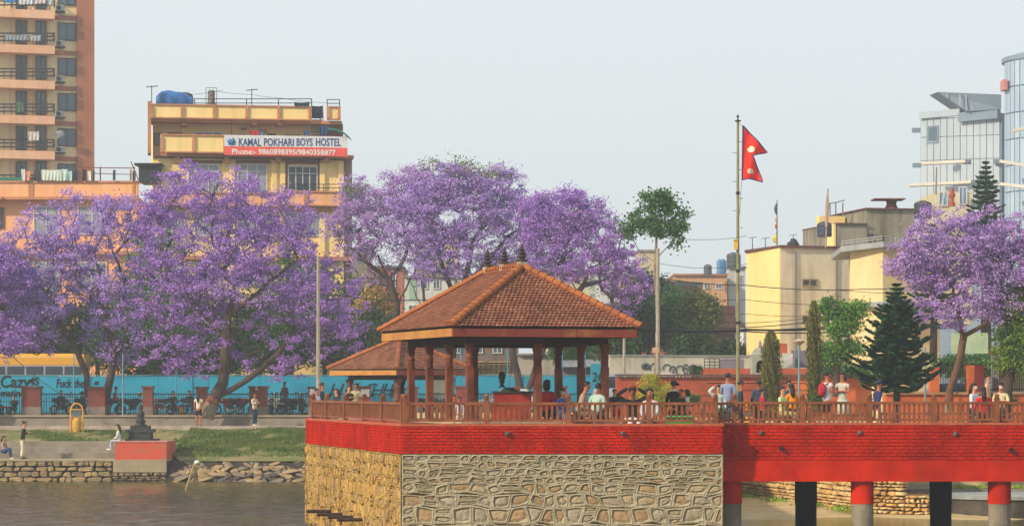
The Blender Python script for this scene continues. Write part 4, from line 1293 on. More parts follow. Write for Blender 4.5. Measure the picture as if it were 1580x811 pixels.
# T2: leaning jacaranda
d = 135.6
tr2 = [[at(318, 643, d), at(330, 615, d), at(344, 590, d), at(348, 545, d), at(352, 490, d), at(362, 440, d)], [at(333, 612, d), at(365, 596, d), at(400, 572, d), at(430, 545, d), at(455, 510, d)], [at(350, 520, d), at(300, 470, d), at(265, 430, d)], [at(352, 490, d), at(410, 440, d), at(460, 400, d)], [at(400, 572, d), at(440, 578, d), at(470, 565, d)]]
blossom_tree('jacaranda_tree', 'large jacaranda in violet bloom with a leaning forked trunk behind the grass bank',
    tr2, [PB(320, 300, 95, 50, d), PB(420, 330, 80, 50, d), PB(300, 380, 110, 70, d), PB(430, 400, 110, 60, d), PB(370, 460, 130, 60, d), PB(260, 480, 60, 60, d), PB(490, 460, 75, 60, d), PB(300, 545, 75, 38, d), PB(430, 540, 80, 38, d), PB(530, 510, 45, 40, d), PB(240, 320, 30, 40, d), PB(250, 560, 40, 22, d)], 800, 54, .19, .105, m_pur2, 23, r_base=.36, thin=(530, .4),
    base_bands=[((at(318, 643, d), at(327, 622, d)), .43, .37, 1, m_lime), ((at(327, 622, d), at(331, 614, d)), .375, .36, 1, m_redband)])
# T3..T5: row behind the pavilion
d = 155.0
blossom_tree('jacaranda_tree', 'open branched jacaranda with pale violet bloom just right of the hostel',
    [[at(622, 600, d), at(618, 520, d), at(612, 470, d), at(600, 430, d), at(585, 400, d)], [at(612, 470, d), at(640, 420, d), at(650, 380, d)], [at(600, 430, d), at(560, 400, d), at(545, 385, d)], [at(640, 600, d), at(655, 470, d), at(652, 420, d), at(665, 380, d)]],
    [PB(600, 320, 75, 35, d), PB(560, 350, 45, 60, d), PB(640, 300, 60, 40, d), PB(620, 370, 90, 40, d), PB(545, 300, 24, 36, d), PB(572, 310, 34, 26, d), PB(520, 350, 26, 34, d), PB(630, 275, 34, 20, d), PB(570, 420, 40, 35, d)], 400, 46, .20, .105, m_pur3, 24, r_base=.25, shell=.3, thin=(430, .35))
d = 150.0
blossom_tree('jacaranda_tree', 'tall jacaranda with the highest violet crown, right above the tiled pavilion roof',
    [[at(690, 600, d), at(700, 520, d), at(706, 470, d), at(720, 420, d), at(730, 370, d)], [at(706, 470, d), at(690, 430, d), at(672, 380, d)], [at(712, 450, d), at(755, 400, d), at(790, 360, d)], [at(700, 520, d), at(650, 470, d), at(630, 430, d)]],
    [PB(690, 275, 60, 28, d), PB(740, 290, 70, 30, d), PB(650, 310, 50, 35, d), PB(770, 300, 50, 40, d), PB(700, 330, 95, 40, d), PB(800, 340, 60, 45, d), PB(740, 380, 80, 38, d), PB(830, 380, 40, 45, d), PB(690, 415, 70, 25, d), PB(770, 410, 70, 25, d), PB(650, 370, 60, 36, d), PB(830, 340, 30, 40, d)], 760, 46, .19, .105, m_pur, 25, r_base=.3, shell=.3, thin=(460, .4),
    green=([PB(692, 258, 60, 16, d), PB(748, 268, 55, 14, d), PB(545, 292, 18, 18, d)], 70, m_olive))
d = 143.0
blossom_tree('jacaranda_tree', 'jacaranda with a dark trunk behind the pavilion columns and deep violet bloom drooping right',
    [[at(805, 640, d), at(800, 590, d), at(790, 540, d), at(800, 480, d), at(840, 430, d), at(870, 400, d)], [at(800, 480, d), at(770, 440, d), at(750, 420, d)], [at(815, 600, d), at(830, 560, d), at(850, 500, d), at(900, 440, d)]],
    [PB(835, 325, 34, 34, d), PB(880, 330, 60, 32, d), PB(850, 360, 50, 40, d), PB(920, 370, 50, 40, d), PB(900, 405, 75, 28, d), PB(950, 420, 34, 45, d), PB(975, 440, 34, 34, d), PB(890, 312, 24, 20, d), PB(965, 470, 24, 26, d), PB(850, 420, 60, 22, d)], 560, 50, .19, .105, m_pur2, 26, r_base=.3, shell=.25, thin=(450, .45))
# T6: right jacaranda
d = 95.6
blossom_tree('jacaranda_tree', 'jacaranda with pinkish violet bloom and a leaning red and white banded trunk at the right',
    [[at(1458, 640, d), at(1466, 600, d), at(1482, 550, d), at(1487, 518, d), at(1478, 480, d), at(1470, 440, d)], [at(1487, 518, d), at(1520, 500, d), at(1540, 470, d), at(1545, 430, d)], [at(1478, 480, d), at(1440, 450, d), at(1420, 420, d)], [at(1487, 518, d), at(1460, 500, d), at(1440, 480, d)]],
    [PB(1450, 350, 50, 28, d), PB(1520, 360, 60, 38, d), PB(1430, 390, 55, 32, d), PB(1500, 400, 70, 38, d), PB(1560, 400, 40, 50, d), PB(1400, 405, 30, 18, d), PB(1480, 440, 60, 28, d), PB(1445, 485, 52, 24, d), PB(1500, 480, 50, 22, d), PB(1560, 450, 40, 40, d), PB(1600, 380, 40, 60, d), PB(1425, 425, 40, 26, d), PB(1520, 470, 40, 24, d), PB(1385, 412, 16, 12, d)], 540, 52, .13, .075, m_pur3, 27, r_base=.15, r_tip=.009, bark=m_bark2, shell=.25, step=.35, thin=(540, .6),
    base_bands=[((at(1460, 640, d), at(1463, 622, d)), .175, .165, 1, m_lime), ((at(1463, 622, d), at(1466, 606, d)), .165, .158, 1, m_redband)])

def leafy_tree(name, label, cat, trunk, blobs, n, per, sig, leaf, mat, seed, bark=None, r_base=.15, r_tip=.012, aspect=.7, group=None, shell=.5, step=.5, skel=1.0):
    rs = np.random.RandomState(seed)
    t = thing(name, label, cat, trunk[0][0], group=group)
    T = blob_points(blobs, n, rs, shell)
    Ts = T[rs.permutation(len(T))[:int(len(T) * skel)]]
    A_, par, PL = grow(trunk, Ts, rs, step)
    wood_mesh('trunk', A_, par, r_tip, r_base, bark or m_bark, t)
    put_leaves('crown', bloom(T, per, sig, rs, .75), leaf, mat, t, aspect, seed)
    return t
def simple(u, v0, v1, d): return [[at(u, v1, d), at(u + 1, (v0 * .6 + v1 * .4), d), at(u - 1, v0 + (v1 - v0) * .25, d)]]
# dark evergreens behind the left jacarandas
for i, (u, d, v, rw_, rh_, lab) in enumerate(((20, 158, 470, 60, 70, 'dark evergreen tree behind the blossom at the far left'), (240, 160, 430, 55, 110, 'bright green tree showing between the two left jacarandas'), (330, 162, 510, 70, 65, 'dark evergreen tree behind the leaning jacaranda, left of its trunk'), (450, 162, 470, 70, 95, 'dark evergreen tree behind the leaning jacaranda, right of its trunk'), (545, 160, 500, 45, 65, 'dark evergreen tree behind the smaller pavilion roof'), (150, 161, 510, 60, 50, 'dark evergreen tree behind the whitewashed jacaranda'))):
    leafy_tree('evergreen_tree', lab, 'tree', simple(u, v - rh_, 615, d), [PB(u, v, rw_, rh_, d), PB(u - rw_ * .5, v + rh_ * .35, rw_ * .6, rh_ * .5, d), PB(u + rw_ * .5, v + rh_ * .3, rw_ * .6, rh_ * .5, d)], 190, 60, .42, .20, m_gbright if i == 1 else (m_gmid if i in (3,) else m_gdark), 40 + i, group=None, skel=.25, step=1.0)
for i, (u, d, ru, v, lab) in enumerate(((60, 153.5, 75, 545, 'dark hedge above the blue wall at the far left'), (215, 153, 80, 540, 'dark hedge above the blue wall between the two left jacarandas'), (300, 154, 60, 550, 'dark hedge above the blue wall behind the leaning jacaranda trunk'), (400, 153, 75, 535, 'dark hedge above the blue wall right of the leaning trunk'), (500, 154, 70, 525, 'dark tall hedge above the blue wall by the concrete pole'), (590, 154, 50, 520, 'dark tall hedge behind the smaller pavilion roof'))):
    if i == 0: d = 159
    leafy_tree('hedge', lab, 'hedge', simple(u, v, 612, d), [PB(u, v + 6, ru, 34, d, 1.6), PB(u - ru * .4, v - 14, ru * .5, 26, d, 1.4), PB(u + ru * .5, v - 8, ru * .4, 22, d, 1.4)], 150, 56, .40, .19, m_gdark if i % 2 else leafm('hedge_leaf', '#38502a', '#2a4024', '#50683a'), 140 + i, skel=.2, step=1.2)
# tree with yellowish leaves left of the pavilion roof
leafy_tree('yellow_leaved_tree', 'small tree with yellow drying leaves just left of the pavilion roof', 'tree', simple(585, 440, 610, 157), [PB(590, 450, 22, 34, 157), PB(565, 480, 18, 24, 157)], 60, 36, .3, .2, leafm('dry_yellow_leaf', '#c2a552', '#9c8440', '#d8c070'), 51, skel=.5)
# tall slender tree right of the pavilion
d = 118.0
leafy_tree('slender_tree', 'tall slender tree with a small green crown rising behind the pale concrete pole', 'tree',
    [[at(1013, 610, d), at(1014, 480, d), at(1012, 400, d), at(1013, 370, d), at(1016, 335, d)], [at(1012, 405, d), at(985, 385, d), at(972, 360, d)], [at(1013, 400, d), at(1036, 375, d), at(1044, 352, d)]],
    [PB(1010, 312, 22, 20, d), PB(1038, 325, 20, 26, d), PB(973, 345, 14, 14, d), PB(1025, 350, 26, 18, d), PB(995, 335, 18, 24, d), PB(1050, 345, 10, 14, d), PB(1020, 298, 12, 10, d), PB(1042, 366, 12, 12, d), PB(970, 358, 9, 9, d)], 74, 60, .21, .15, m_gmid, 60, bark=M('pale_bark', '#8a7c68', '#6a5e4c', 4, .95, .5, 12), r_base=.08, r_tip=.01, shell=.1)
# weeping and dark trees behind the white wall
d = 148.0
for i, (u, v, rw_, rh_, dd, mt, lab) in enumerate(((1080, 480, 25, 30, 146, m_golive, 'round olive green weeping tree behind the graffitied white wall'), (1040, 500, 35, 42, 150, m_gmid, 'green tree left of the weeping tree behind the white wall'), (985, 500, 30, 40, 149, m_gdark, 'dark tree behind the right end of the pavilion roof'), (1128, 546, 14, 11, 146, m_gdark, 'low dark tree between the weeping tree and the flagpole'), (1000, 450, 28, 30, 165, m_gdark, 'dark tree behind the pale concrete pole'), (945, 525, 30, 22, 146, m_gmid, 'green bushy tree seen under the right pavilion eave'), (880, 530, 26, 28, 158, m_gbright, 'bright green tree seen between the right pavilion columns'), (1070, 530, 24, 18, 143, m_gdark, 'low dark bush tree below the weeping tree'), (1030, 475, 38, 36, 185, m_gmid, 'hazy green tree far behind the pale concrete pole'), (960, 500, 34, 34, 175, m_gdark, 'broad hazy dark tree behind the pavilion eave end'))):
    leafy_tree('garden_tree', lab, 'tree', simple(u, v - rh_, 590, dd), [PB(u, v, rw_, rh_, dd), PB(u - rw_ * .5, v + rh_ * .4, rw_ * .6, rh_ * .5, dd), PB(u + rw_ * .5, v + rh_ * .4, rw_ * .6, rh_ * .5, dd)], 110, 60, .34, .17, mt, 70 + i, skel=.3, step=.8)
# right: bright bushy tree by the cream house and lime tree at the frame edge
d = 112.0
leafy_tree('bushy_tree', 'bright green bushy tree standing before the cream house', 'tree', [[at(1290, 612, d), at(1292, 560, d), at(1296, 520, d), at(1298, 490, d)]],
    [PB(1280, 475, 20, 18, d), PB(1315, 475, 20, 16, d), PB(1297, 498, 34, 20, d), PB(1290, 545, 30, 18, d), PB(1318, 538, 18, 14, d)], 120, 60, .19, .13, m_gbright, 81, r_base=.16, shell=.4)
d = 95.7
leafy_tree('round_leaved_tree', 'light green leafy tree cut by the right edge of the picture', 'tree', [[at(1553, 650, d), at(1554, 600, d), at(1560, 560, d), at(1572, 500, d)], [at(1554, 600, d), at(1540, 565, d)]],
    [PB(1575, 480, 34, 30, d), PB(1560, 520, 28, 30, d), PB(1590, 520, 40, 40, d), PB(1552, 555, 26, 16, d), PB(1590, 450, 30, 24, d), PB(1580, 560, 36, 22, d)], 260, 70, .17, .095, leafm('lime_leaf', '#7a9440', '#55762e', '#9ab44c'), 82, r_base=.24, bark=m_bark, shell=.4)
# golden shrub
d = 109.0
leafy_tree('golden_shrub', 'bright yellow green shrub before the brick wall behind the seated people', 'shrub', [[at(1007, 650, d), at(1007, 620, d), at(1006, 600, d)]],
    [PB(1003, 590, 16, 14, d), PB(1020, 603, 20, 14, d), PB(1002, 612, 26, 14, d), PB(1028, 618, 16, 10, d)], 130, 46, .10, .07, m_yel, 83, r_base=.07, r_tip=.006, shell=.3, step=.3)
for i, (u, v, ru, rv, d, mt) in enumerate(((1065, 615, 16, 8, 111, m_gmid), (1175, 617, 14, 7, 103, m_gbright), (1262, 618, 8, 10, 96, m_gmid), (1556, 620, 12, 8, 95.3, m_gmid), (1075, 572, 8, 9, 113.5, m_gdark), (1300, 575, 40, 10, 118, m_gmid), (1345, 565, 26, 18, 120, m_gdark), (1500, 565, 60, 20, 108, m_gmid))):
    rs = np.random.RandomState(90 + i)
    lab = ['low green shrub at the foot of the brick wall beside the golden shrub', 'small bright shrub beside the yellow arched bin on the bridge side', 'small shrub beside the man with the red backpack', 'small shrub behind the seated trio with masks', 'dark potted shrub on top of the brick wall', 'loose green hedge above the orange wall behind the backpack man', 'dark shrubs behind the near Norfolk pine', 'broad clipped hedge behind the parked blue car'][i]
    t = thing('shrub', lab, 'shrub', at(u, v + rv, d))
    c = PB(u, v, ru, rv, d, ru * d / F * .6)
    T = blob_points([c], 30 if ru < 30 else 130, rs, .2)
    q = MB()
    for k in range(4): q.tube([(at(u, v + rv * 1.5, d)), tuple(T[k])], [.02, .01], 4)
    put('stem', q, m_bark, t)
    put_leaves('foliage', bloom(T, 40, .09 if ru < 30 else .2, rs), .07 if ru < 30 else .11, mt, t, .7, 90 + i)

# Norfolk pines
def norfolk(label, u, vt, vb, d, halfw, seed, levels=15, vlow=None, dens=1.0):
    rs = np.random.RandomState(seed); s = d / F
    base = at(u, vb, d); H = (vb - vt) * s
    t = thing('norfolk_pine', label, 'tree', base)
    q = MB(); q.tube([base, base + Vector((.05, 0, H * .5)), base + Vector((0, 0, H))], [H * .03, H * .02, .01], 8); put('trunk', q, m_bark, t, smooth=True)
    vlow = vlow or vb - (vb - vt) * .12
    zlow = (vb - vlow) * s
    br_ = MB(); X, D_ = [], []
    for l in range(levels):
        f = l / (levels - 1); z = zlow + (H * .985 - zlow) * (f ** .9)
        R_ = halfw * s * (1 - f) ** .8 * rs.uniform(.88, 1.1) + .08
        if f < .12: R_ *= .8
        nb_ = rs.randint(6, 9); a0 = rs.uniform(0, 6.28)
        for k in range(nb_):
            a = a0 + 2 * math.pi * k / nb_ + rs.uniform(-.15, .15)
            L = R_ * rs.uniform(.6, 1.15)
            dx, dy = math.cos(a), math.sin(a)
            pts = []
            for j in range(7):
                g_ = j / 6
                pts.append(Vector((base.x + dx * L * g_, base.y + dy * L * g_, base.z + z + L * (-.16 * math.sin(g_ * 2.6) + .12 * g_ ** 3))))
            br_.tube(pts, [.02 * (1 - j / 8) * (1 + L * .3) for j in range(7)], 4, cap=False)
            m = int(max(6, L / .035) * dens)
            for j in range(m):
                g_ = .12 + .9 * j / m
                i0 = min(5, int(g_ * 6)); p = pts[i0].lerp(pts[i0 + 1], min(1.1, g_ * 6 - i0))
                wl = (.12 + .30 * L * .4) * (1.1 - .75 * g_) * rs.uniform(.7, 1.2)
                for side in (-1, 1):
                    sx_, sy_ = -dy * side * .85 + dx * .5, dx * side * .85 + dy * .5
                    for h in range(5):
                        w = wl * (h + .5) / 5
                        X.append((p.x + sx_ * w + rs.normal(0, .02), p.y + sy_ * w, p.z + .35 * w * .3 + rs.normal(0, .012) + .02))
                        D_.append((sx_, sy_, .35))
    put('branches', br_, m_bark, t)
    put_leaves('needles', np.array(X), .14 * (d / 92), m_pine, t, .4, seed, dirs=np.array(D_))
    return t
norfolk('dark Norfolk pine with tiered branches standing behind the footbridge railing', 1383, 437, 652, 91.0, 78, 101, 24, 596, 1.5)
norfolk('tall distant Norfolk pine rising above the right jacaranda in front of the glass building', 1521, 247, 560, 150.0, 46, 102, 22, 420, 1.8)
norfolk('dark conifer half hidden behind the right jacaranda crown', 1440, 345, 560, 125.0, 60, 103, 16, 500, .9)
# columnar cypresses
def cypress(label, u, vt, vb, d, w, seed, n=9000, dead=False):
    rs = np.random.RandomState(seed); s = d / F; base = at(u, vb, d); H = (vb - vt) * s
    t = thing('columnar_cypress', label, 'tree', base, group=None)
    q = MB(); q.tube([base, base + Vector((0, 0, H * .9))], [.09, .02], 7); put('trunk', q, m_bark, t)
    zf = rs.uniform(0, 1, n); a = rs.uniform(0, 6.28, n)
    prof = np.minimum(1, (1.02 - zf) * 6) ** .5 * (.78 + .22 * np.sin(zf * 2.6 + .3))
    lob = 1 + .2 * np.sin(a * 4 + zf * 5) + .14 * np.sin(a * 9 + zf * 17) + .1 * np.sin(zf * 31 + a)
    r = w / 2 * s * prof * lob * rs.uniform(.55, 1.08, n)
    X = np.stack([base.x + r * np.cos(a), base.y + r * np.sin(a), base.z + .1 + zf * H + rs.uniform(-.05, .05, n)], 1)
    D_ = np.stack([np.cos(a) * .25, np.sin(a) * .25, np.ones(n)], 1)
    put_leaves('foliage', X, .13, m_cyp, t, .3, seed, dirs=D_)
    return t
cypress('thick columnar cypress with a thinning brown top behind the footbridge railing', 1190, 516, 648, 102.0, 27, 111)
cypress('slimmer and taller columnar cypress left of the man with the red backpack', 1256, 470, 650, 97.0, 20, 112)
# ---------------------------------------------------------------- buildings
def glass(n, c, r=.12): 
    return M(n, c, None, 1.0, r, spec=.5)
g_dark = glass('window_glass_dark', '#2e3a44'); g_blue = glass('window_glass_blue', '#4a5f74'); g_pale = glass('window_glass_curtained', '#8b93a0', .3); g_green = glass('tinted_glass', '#6d93b4', .15)
m_white = M('white_frame', '#cfd0d2', '#b5b6ba', 3, .6)
m_dkfr = M('dark_frame', '#2c2c2e', None, 3, .6)
m_brfr = M('brown_frame', '#70422e', '#5c3626', 3, .7)
m_yw = M('yellow_render', '#eed494', '#e2c47e', .5, .9, .2, 4, contrast=(.3, .7), streak=.25, streak_col='#9a7a44')
m_org = M('orange_render', '#e8b084', '#d89e70', .5, .9, .2, 4, contrast=(.3, .7), streak=.2, streak_col='#8a5836')
m_brn = M('orange_brown_trim', '#c08460', '#a87250', .8, .85, .2, 6, streak=.2)
def mass(mb, f, u0, v0, u1, v1, depth, o=0.0):
    """solid building mass behind a facade rectangle"""
    return f.box(mb, u0, v0, u1, v1, -depth, o)

# --- hostel
f = Facade(228, 168, 541, 170)
ho = thing('hostel_building', 'yellow and orange hostel with a long name board, rising behind the blossom', 'building', f.pt(0, 0, 3))
g = MB(); mass(g, f, 236, 188, 531, 592, 12, -1.0); put('wall', g, m_yw, ho)
# storey below the sign balcony
for (v0, v1) in ((246, 592),):
    g = MB(); mass(g, f, 240, v0, 530, v1, 1.6, -.02); put('wall', g, m_yw, ho)
g = MB(); mass(g, f, 531.5, 246, 545, 592, 9, -.9); put('side_wall', g, M('side_render', '#9a8672', '#857360', .6, .9, .3, 5, streak=.4), ho)
for v0, v1, u0, u1 in ((238.5, 243.5, 238, 545), (185.5, 190.5, 229, 527), (318, 324, 236, 545), (395, 401, 236, 545), (472, 478, 236, 545)):
    g = MB(); f.box(g, u0, v0, u1, v1, -2, .42); put('floor_slab', g, m_brn, ho)
def parapet(f, parent, u0, u1, v0, v1, o, pil_u, mat_in, mat_tr, pw=4.5, th=.22):
    g = MB(); f.box(g, u0, v0, u1, v1, o - th, o); put('parapet', g, mat_in, parent)
    g = MB(); f.box(g, u0, v0 - 2.2, u1, v0, o - th - .05, o + .1); put('parapet_cap', g, mat_tr, parent)
    g = MB(); f.box(g, u0, v1 - 2, u1, v1, o + .003, o + .08); put('parapet_base', g, mat_tr, parent)
    for u in pil_u:
        g = MB(); f.box(g, u - pw / 2, v0, u + pw / 2, v1 - 2, o + .003, o + .12); put('pilaster', g, mat_tr, parent)
parapet(f, ho, 232, 480, 166, 186, .7, (234, 281, 330, 380, 429, 477), m_yw, m_brn)
parapet(f, ho, 503, 524, 168, 187, .7, (505, 522), m_yw, m_brn)
parapet(f, ho, 247, 533, 213, 239, .9, (249, 298, 346, 531), m_yw, m_brn)
g = MB(); f.box(g, 228, 158, 233, 238, -1.0, .76); put('corner_pier', g, m_brn, ho)
for u in (273, 350, 428, 503):
    g = MB(); f.box(g, u - 4, 243.5, u + 4, 251, -.02, .55); put('bracket', g, m_brn, ho)
for u in (284, 392, 432):
    g = MB(); f.box(g, u - 4, 190.6, u + 4, 194.5, -1.0, .4); put('bracket', g, m_brn, ho)
for u in (240, 358, 423, 436, 497, 526):
    g = MB(); f.box(g, u - 4, 251.5, u + 4, 592, -.015, .16); put('pilaster', g, m_yw, ho)
# top storey openings
f.window(ho, 238, 203, 251, 222, 1, 1, m_brfr, g_blue, o=-1.0)
f.window(ho, 260, 202, 282, 212.5, 1, 1, m_brfr, M('shadow_opening', '#3a2c2a', None, 2, .8), o=-1.0)
f.window(ho, 301, 201, 344, 212, 3, 1, m_white, g_blue, o=-1.0)
f.window(ho, 357, 205, 379, 212, 1, 1, m_brfr, M('plywood', '#b09468', '#957a52', 3, .9), o=-1.0)
f.window(ho, 396, 198, 413, 203, 1, 1, m_brn, g_pale, o=-1.0)
f.window(ho, 443, 206, 462, 212, 1, 1, m_brfr, g_pale, o=-1.0)
# main windows
for (u0, u1) in ((366, 412), (290, 338)):
    g = MB(); f.box(g, u0 - 2, 247, u1 + 5, 252, -.01, .10); put('lintel', g, m_brfr, ho)
    f.window(ho, u0, 253, u1, 302, 3, 2, m_white, g_pale, o=-.01, uneven=.76, reveal=.14)
g = MB(); f.box(g, 440, 247, 494, 253, -.01, .12); f.box(g, 440, 253, 443.5, 292, -.01, .12); f.box(g, 491, 253, 494, 292, -.01, .12); put('window_surround', g, m_brfr, ho)
f.window(ho, 444, 256, 490, 301, 4, 2, m_white, g_dark, o=-.01, uneven=.74, reveal=.10)
parapet(f, ho, 434, 531, 298, 319, .75, (470, 529), m_org, m_brn)
q = MB()
for v in (285.5, 291): q.bar(f.pt(f.t(434), .7, f.z(434, v)), f.pt(f.t(529), .7, f.z(529, v)), .05)
for u in (434, 466, 498, 529): q.bar(f.pt(f.t(u), .7, f.z(u, 297)), f.pt(f.t(u), .7, f.z(u, 285)), .05)
put('balcony_rail', q, m_metal_dark, ho)
parapet(f, ho, 240, 430, 300, 319, .72, (242, 300, 365, 428), m_org, m_brn)
for row in (328, 405, 482):
    for (u0, u1) in ((255, 285), (300, 340), (366, 412), (440, 494)):
        f.window(ho, u0, row, u1, row + 36, 3, 2, m_white, g_pale, o=-.01, uneven=.74)
# roof rails, tanks, antennas
q = MB()
for v in (154, 160.5): q.bar(f.pt(f.t(300), .5, f.z(300, v)), f.pt(f.t(480), .5, f.z(480, v)), .05)
for u in (300, 329, 380, 429, 480): q.bar(f.pt(f.t(u), .5, f.z(u, 165)), f.pt(f.t(u), .5, f.z(u, 153.5)), .06)
for u in (504, 523): q.bar(f.pt(f.t(u), .5, f.z(u, 166)), f.pt(f.t(u), .5, f.z(u, 155)), .06)
for v in (155, 161): q.bar(f.pt(f.t(504), .5, f.z(504, v)), f.pt(f.t(523), .5, f.z(523, v)), .05)
put('roof_rail', q, m_metal_dark, ho)
def roof_thing(name, label, cat, f, u, v, build, mat, o=-2, group=None):
    p = f.pt(f.t(u), o, f.z(u, v)); mb = MB(); build(mb, p)
    return put(name, mb, mat, loc=p, label=label, cat=cat, group=group)
zt_ = f.z(262, 164)
p = f.pt(f.t(267), -1.2, zt_)
t = thing('water_tank_frame', 'covered water tanks under a blue tarpaulin on the left end of the hostel roof', 'water tank', p)
sx_ = 172 / F
q = MB()
for uu in (247, 262, 282, 296): q.bar(f.pt(f.t(uu), -1, zt_ - .3), f.pt(f.t(uu), -1, zt_ + .5), .1)
put('stand', q, m_metal_dark, t)
q = MB()
for uu in (256, 286): q.lathe(f.pt(f.t(uu), -1.6, zt_ + .0), [(.55, 0), (.58, .3), (.58, .75), (.5, 1.0), (.2, 1.12)], 14)
put('tank', q, M('dark_tank', '#2b2a30', '#3a3434', 3, .6), t)
q = MB(); vs = []; nx = 14
prof = [(-.1, .12), (.05, .62), (-.2, .95), (-.9, 1.12), (-1.9, 1.06), (-2.6, .8)]
for i in range(nx + 1):
    uu = 241 + 56 * i / nx; tt = f.t(uu)
    for (o_, h_) in prof:
        hh = h_ * (1 - .35 * max(0, (i - 9) / 5)) + .05 * math.sin(i * .9 + o_ * 3)
        if i < 2: hh -= .18 * (2 - i)
        w_ = f.pt(tt, o_ + .05 * math.sin(i * 1.3), zt_ + hh); vs.append(tuple(w_))
q.add(vs, [(i * 6 + k, (i + 1) * 6 + k, (i + 1) * 6 + k + 1, i * 6 + k + 1) for i in range(nx) for k in range(5)])
put('tarpaulin', q, M('blue_tarpaulin', '#2566a4', '#1c5090', 1.5, .5, .4, 6), t, smooth=True)
def slim_tank(mb, p):
    mb.lathe(p, [(.42, -.1), (.4, .12), (.28, .2), (.24, .35), (.24, 1.0), (.16, 1.1)], 12); mb.bar(p + Vector((-.36, 0, 0)), p + Vector((-.36, 0, 1.25)), .04); mb.bar(p + Vector((.36, 0, 0)), p + Vector((.36, 0, 1.25)), .04); mb.bar(p + Vector((-.36, 0, 1.25)), p + Vector((.36, 0, 1.25)), .04)
roof_thing('chimney_cowl', 'small banded metal tank in a frame on the hostel roof', 'tank', f, 326.5, 163, slim_tank, M('cowl_metal', '#7c7a78', '#4b3a36', 6, .6), o=-.6)
def aerial(mb, p, h=1.4, w=.7):
    mb.bar(p, p + Vector((0, 0, h)), .05); mb.bar(p + Vector((-w / 2, 0, h - .1)), p + Vector((w / 2, .2, h)), .05)
    for k in range(4): mb.bar(p + Vector((-w / 2 + w * k / 3, -.2, h - .08)), p + Vector((-w / 2 + w * k / 3, .2, h - .06)), .025)
for (u, v, lab) in ((234, 160, 'small aerial at the left corner of the hostel roof'), (388, 165, 'aerial on a short mast in the middle of the hostel roof rail'), (357, 212, 'thin aerial mast standing on the hostel balcony left of the red laundry')):
    roof_thing('roof_aerial', lab, 'aerial', f, u, v, (lambda mb, p: aerial(mb, p, 1.15)), m_metal_dark, o=.4)
# iron stair at the right of the top storey
st = thing('iron_stair', 'white iron stair climbing to the hostel roof behind the laundry', 'stair', f.pt(f.t(480), -.3, f.z(480, 212)))
q = MB()
for k in range(9):
    v = 212 - k * 5.5; q.tbox if False else f.box(q, 478, v - .8, 498, v, -.9, -.3)
put('treads', q, m_white, st)
q = MB(); q.bar(f.pt(f.t(480), -.25, f.z(480, 163)), f.pt(f.t(500), -.25, f.z(500, 190)), .06); q.bar(f.pt(f.t(478), -.25, f.z(478, 212)), f.pt(f.t(478), -.25, f.z(478, 163)), .06); q.bar(f.pt(f.t(499), -.25, f.z(499, 212)), f.pt(f.t(499), -.25, f.z(499, 160)), .06)
put('stringer', q, m_white, st)
# green awning at the right
q = MB(); vs = []
for i in range(9):
    fr_ = i / 8; uu = 505 + 35 * fr_; vv = 197 + 2 * fr_ + 14 * fr_ ** 2.6
    for o_ in (.2, .85, 1.3): vs.append(tuple(f.pt(f.t(uu), o_, f.z(uu, vv) - (o_ - .2) * .25)))
q.add(vs, [(i * 3 + k, (i + 1) * 3 + k, (i + 1) * 3 + k + 1, i * 3 + k + 1) for i in range(8) for k in range(2)])
q2 = MB(); q2.v = [(x, y, z - .05) for x, y, z in q.v]; q2.f = [tuple(reversed(a)) for a in q.f]; q2.m = list(q.m)
q.add(q2.v, q2.f)
put('awning', q, M('green_awning', '#2f7a66', '#27685a', 2, .6), loc=f.pt(f.t(505), .2, f.z(505, 200)), label='curved green plastic awning at the right end of the hostel top floor', cat='awning')
g = MB(); f.box(g, 506, 190, 530, 212, -3, -.4); put('stair_block', g, M('brown_side', '#8a5f48', '#74503c', 1, .9), ho)
# sign board
sg = thing('name_board', 'long white and red hostel name board with blue letters and a phone number', 'sign', f.pt(f.t(345), 1, f.z(345, 243)))
q = MB(); f.box(q, 345, 212, 534, 229.2, 1.04, 1.10); put('upper_panel', q, M('board_white', '#d3d4d8', '#c4c6cc', 1, .5), sg)
q = MB(); f.box(q, 345, 229.2, 534, 242.6, 1.041, 1.101); put('lower_panel', q, M('board_red', '#e2584a', '#d24e42', 1, .5), sg)
m_navy = M('board_navy', '#1d3f7c', None, 3, .6)
m_bw = M('board_white_letters', '#e4e2df', None, 3, .6)
fang = math.atan2(f.D.y, f.D.x)
def sign_text(s, u0, u1, vbase, vcap, mat, bold, ysc=1.0):
    tt0, tt1 = f.t(u0), f.t(u1)
    z0 = f.z(u0, vbase); hcap = f.z(u0, vcap) - z0
    ob = text_mesh(s, 1.0, mat, .006, bold, None, 'lettering', (0, 0, 0), 0)
    xs = [v.co.x for v in ob.data.vertices]; ys = [v.co.y for v in ob.data.vertices if True]
    w = max(xs) - min(xs); h = max(ys)
    ob.data.transform(Matrix.Translation((-min(xs), 0, 0))); ob.data.transform(Matrix.Diagonal(((tt1 - tt0) / w, hcap / h, 1, 1)))
    p = f.pt(tt0, 1.112, z0); ob.parent = sg; ob.location = p - org(sg); ob.rotation_euler = (math.pi / 2, 0, fang)
    # the line of print falls slightly towards the right, as the board does
    return ob
for wd, u0, u1 in (('KAMAL', 367.5, 401.5), ('POKHARI', 406, 451.5), ('BOYS', 456, 480.5), ('HOSTEL', 485.5, 524)):
    sign_text(wd, u0, u1, 227.2, 215.6, m_navy, .016)
for wd, u0, u1 in (('Phone:-', 357, 394), ('9860898395/9840358877', 397.5, 516)):
    sign_text(wd, u0, u1, 239.9, 232.0, m_bw, .02)
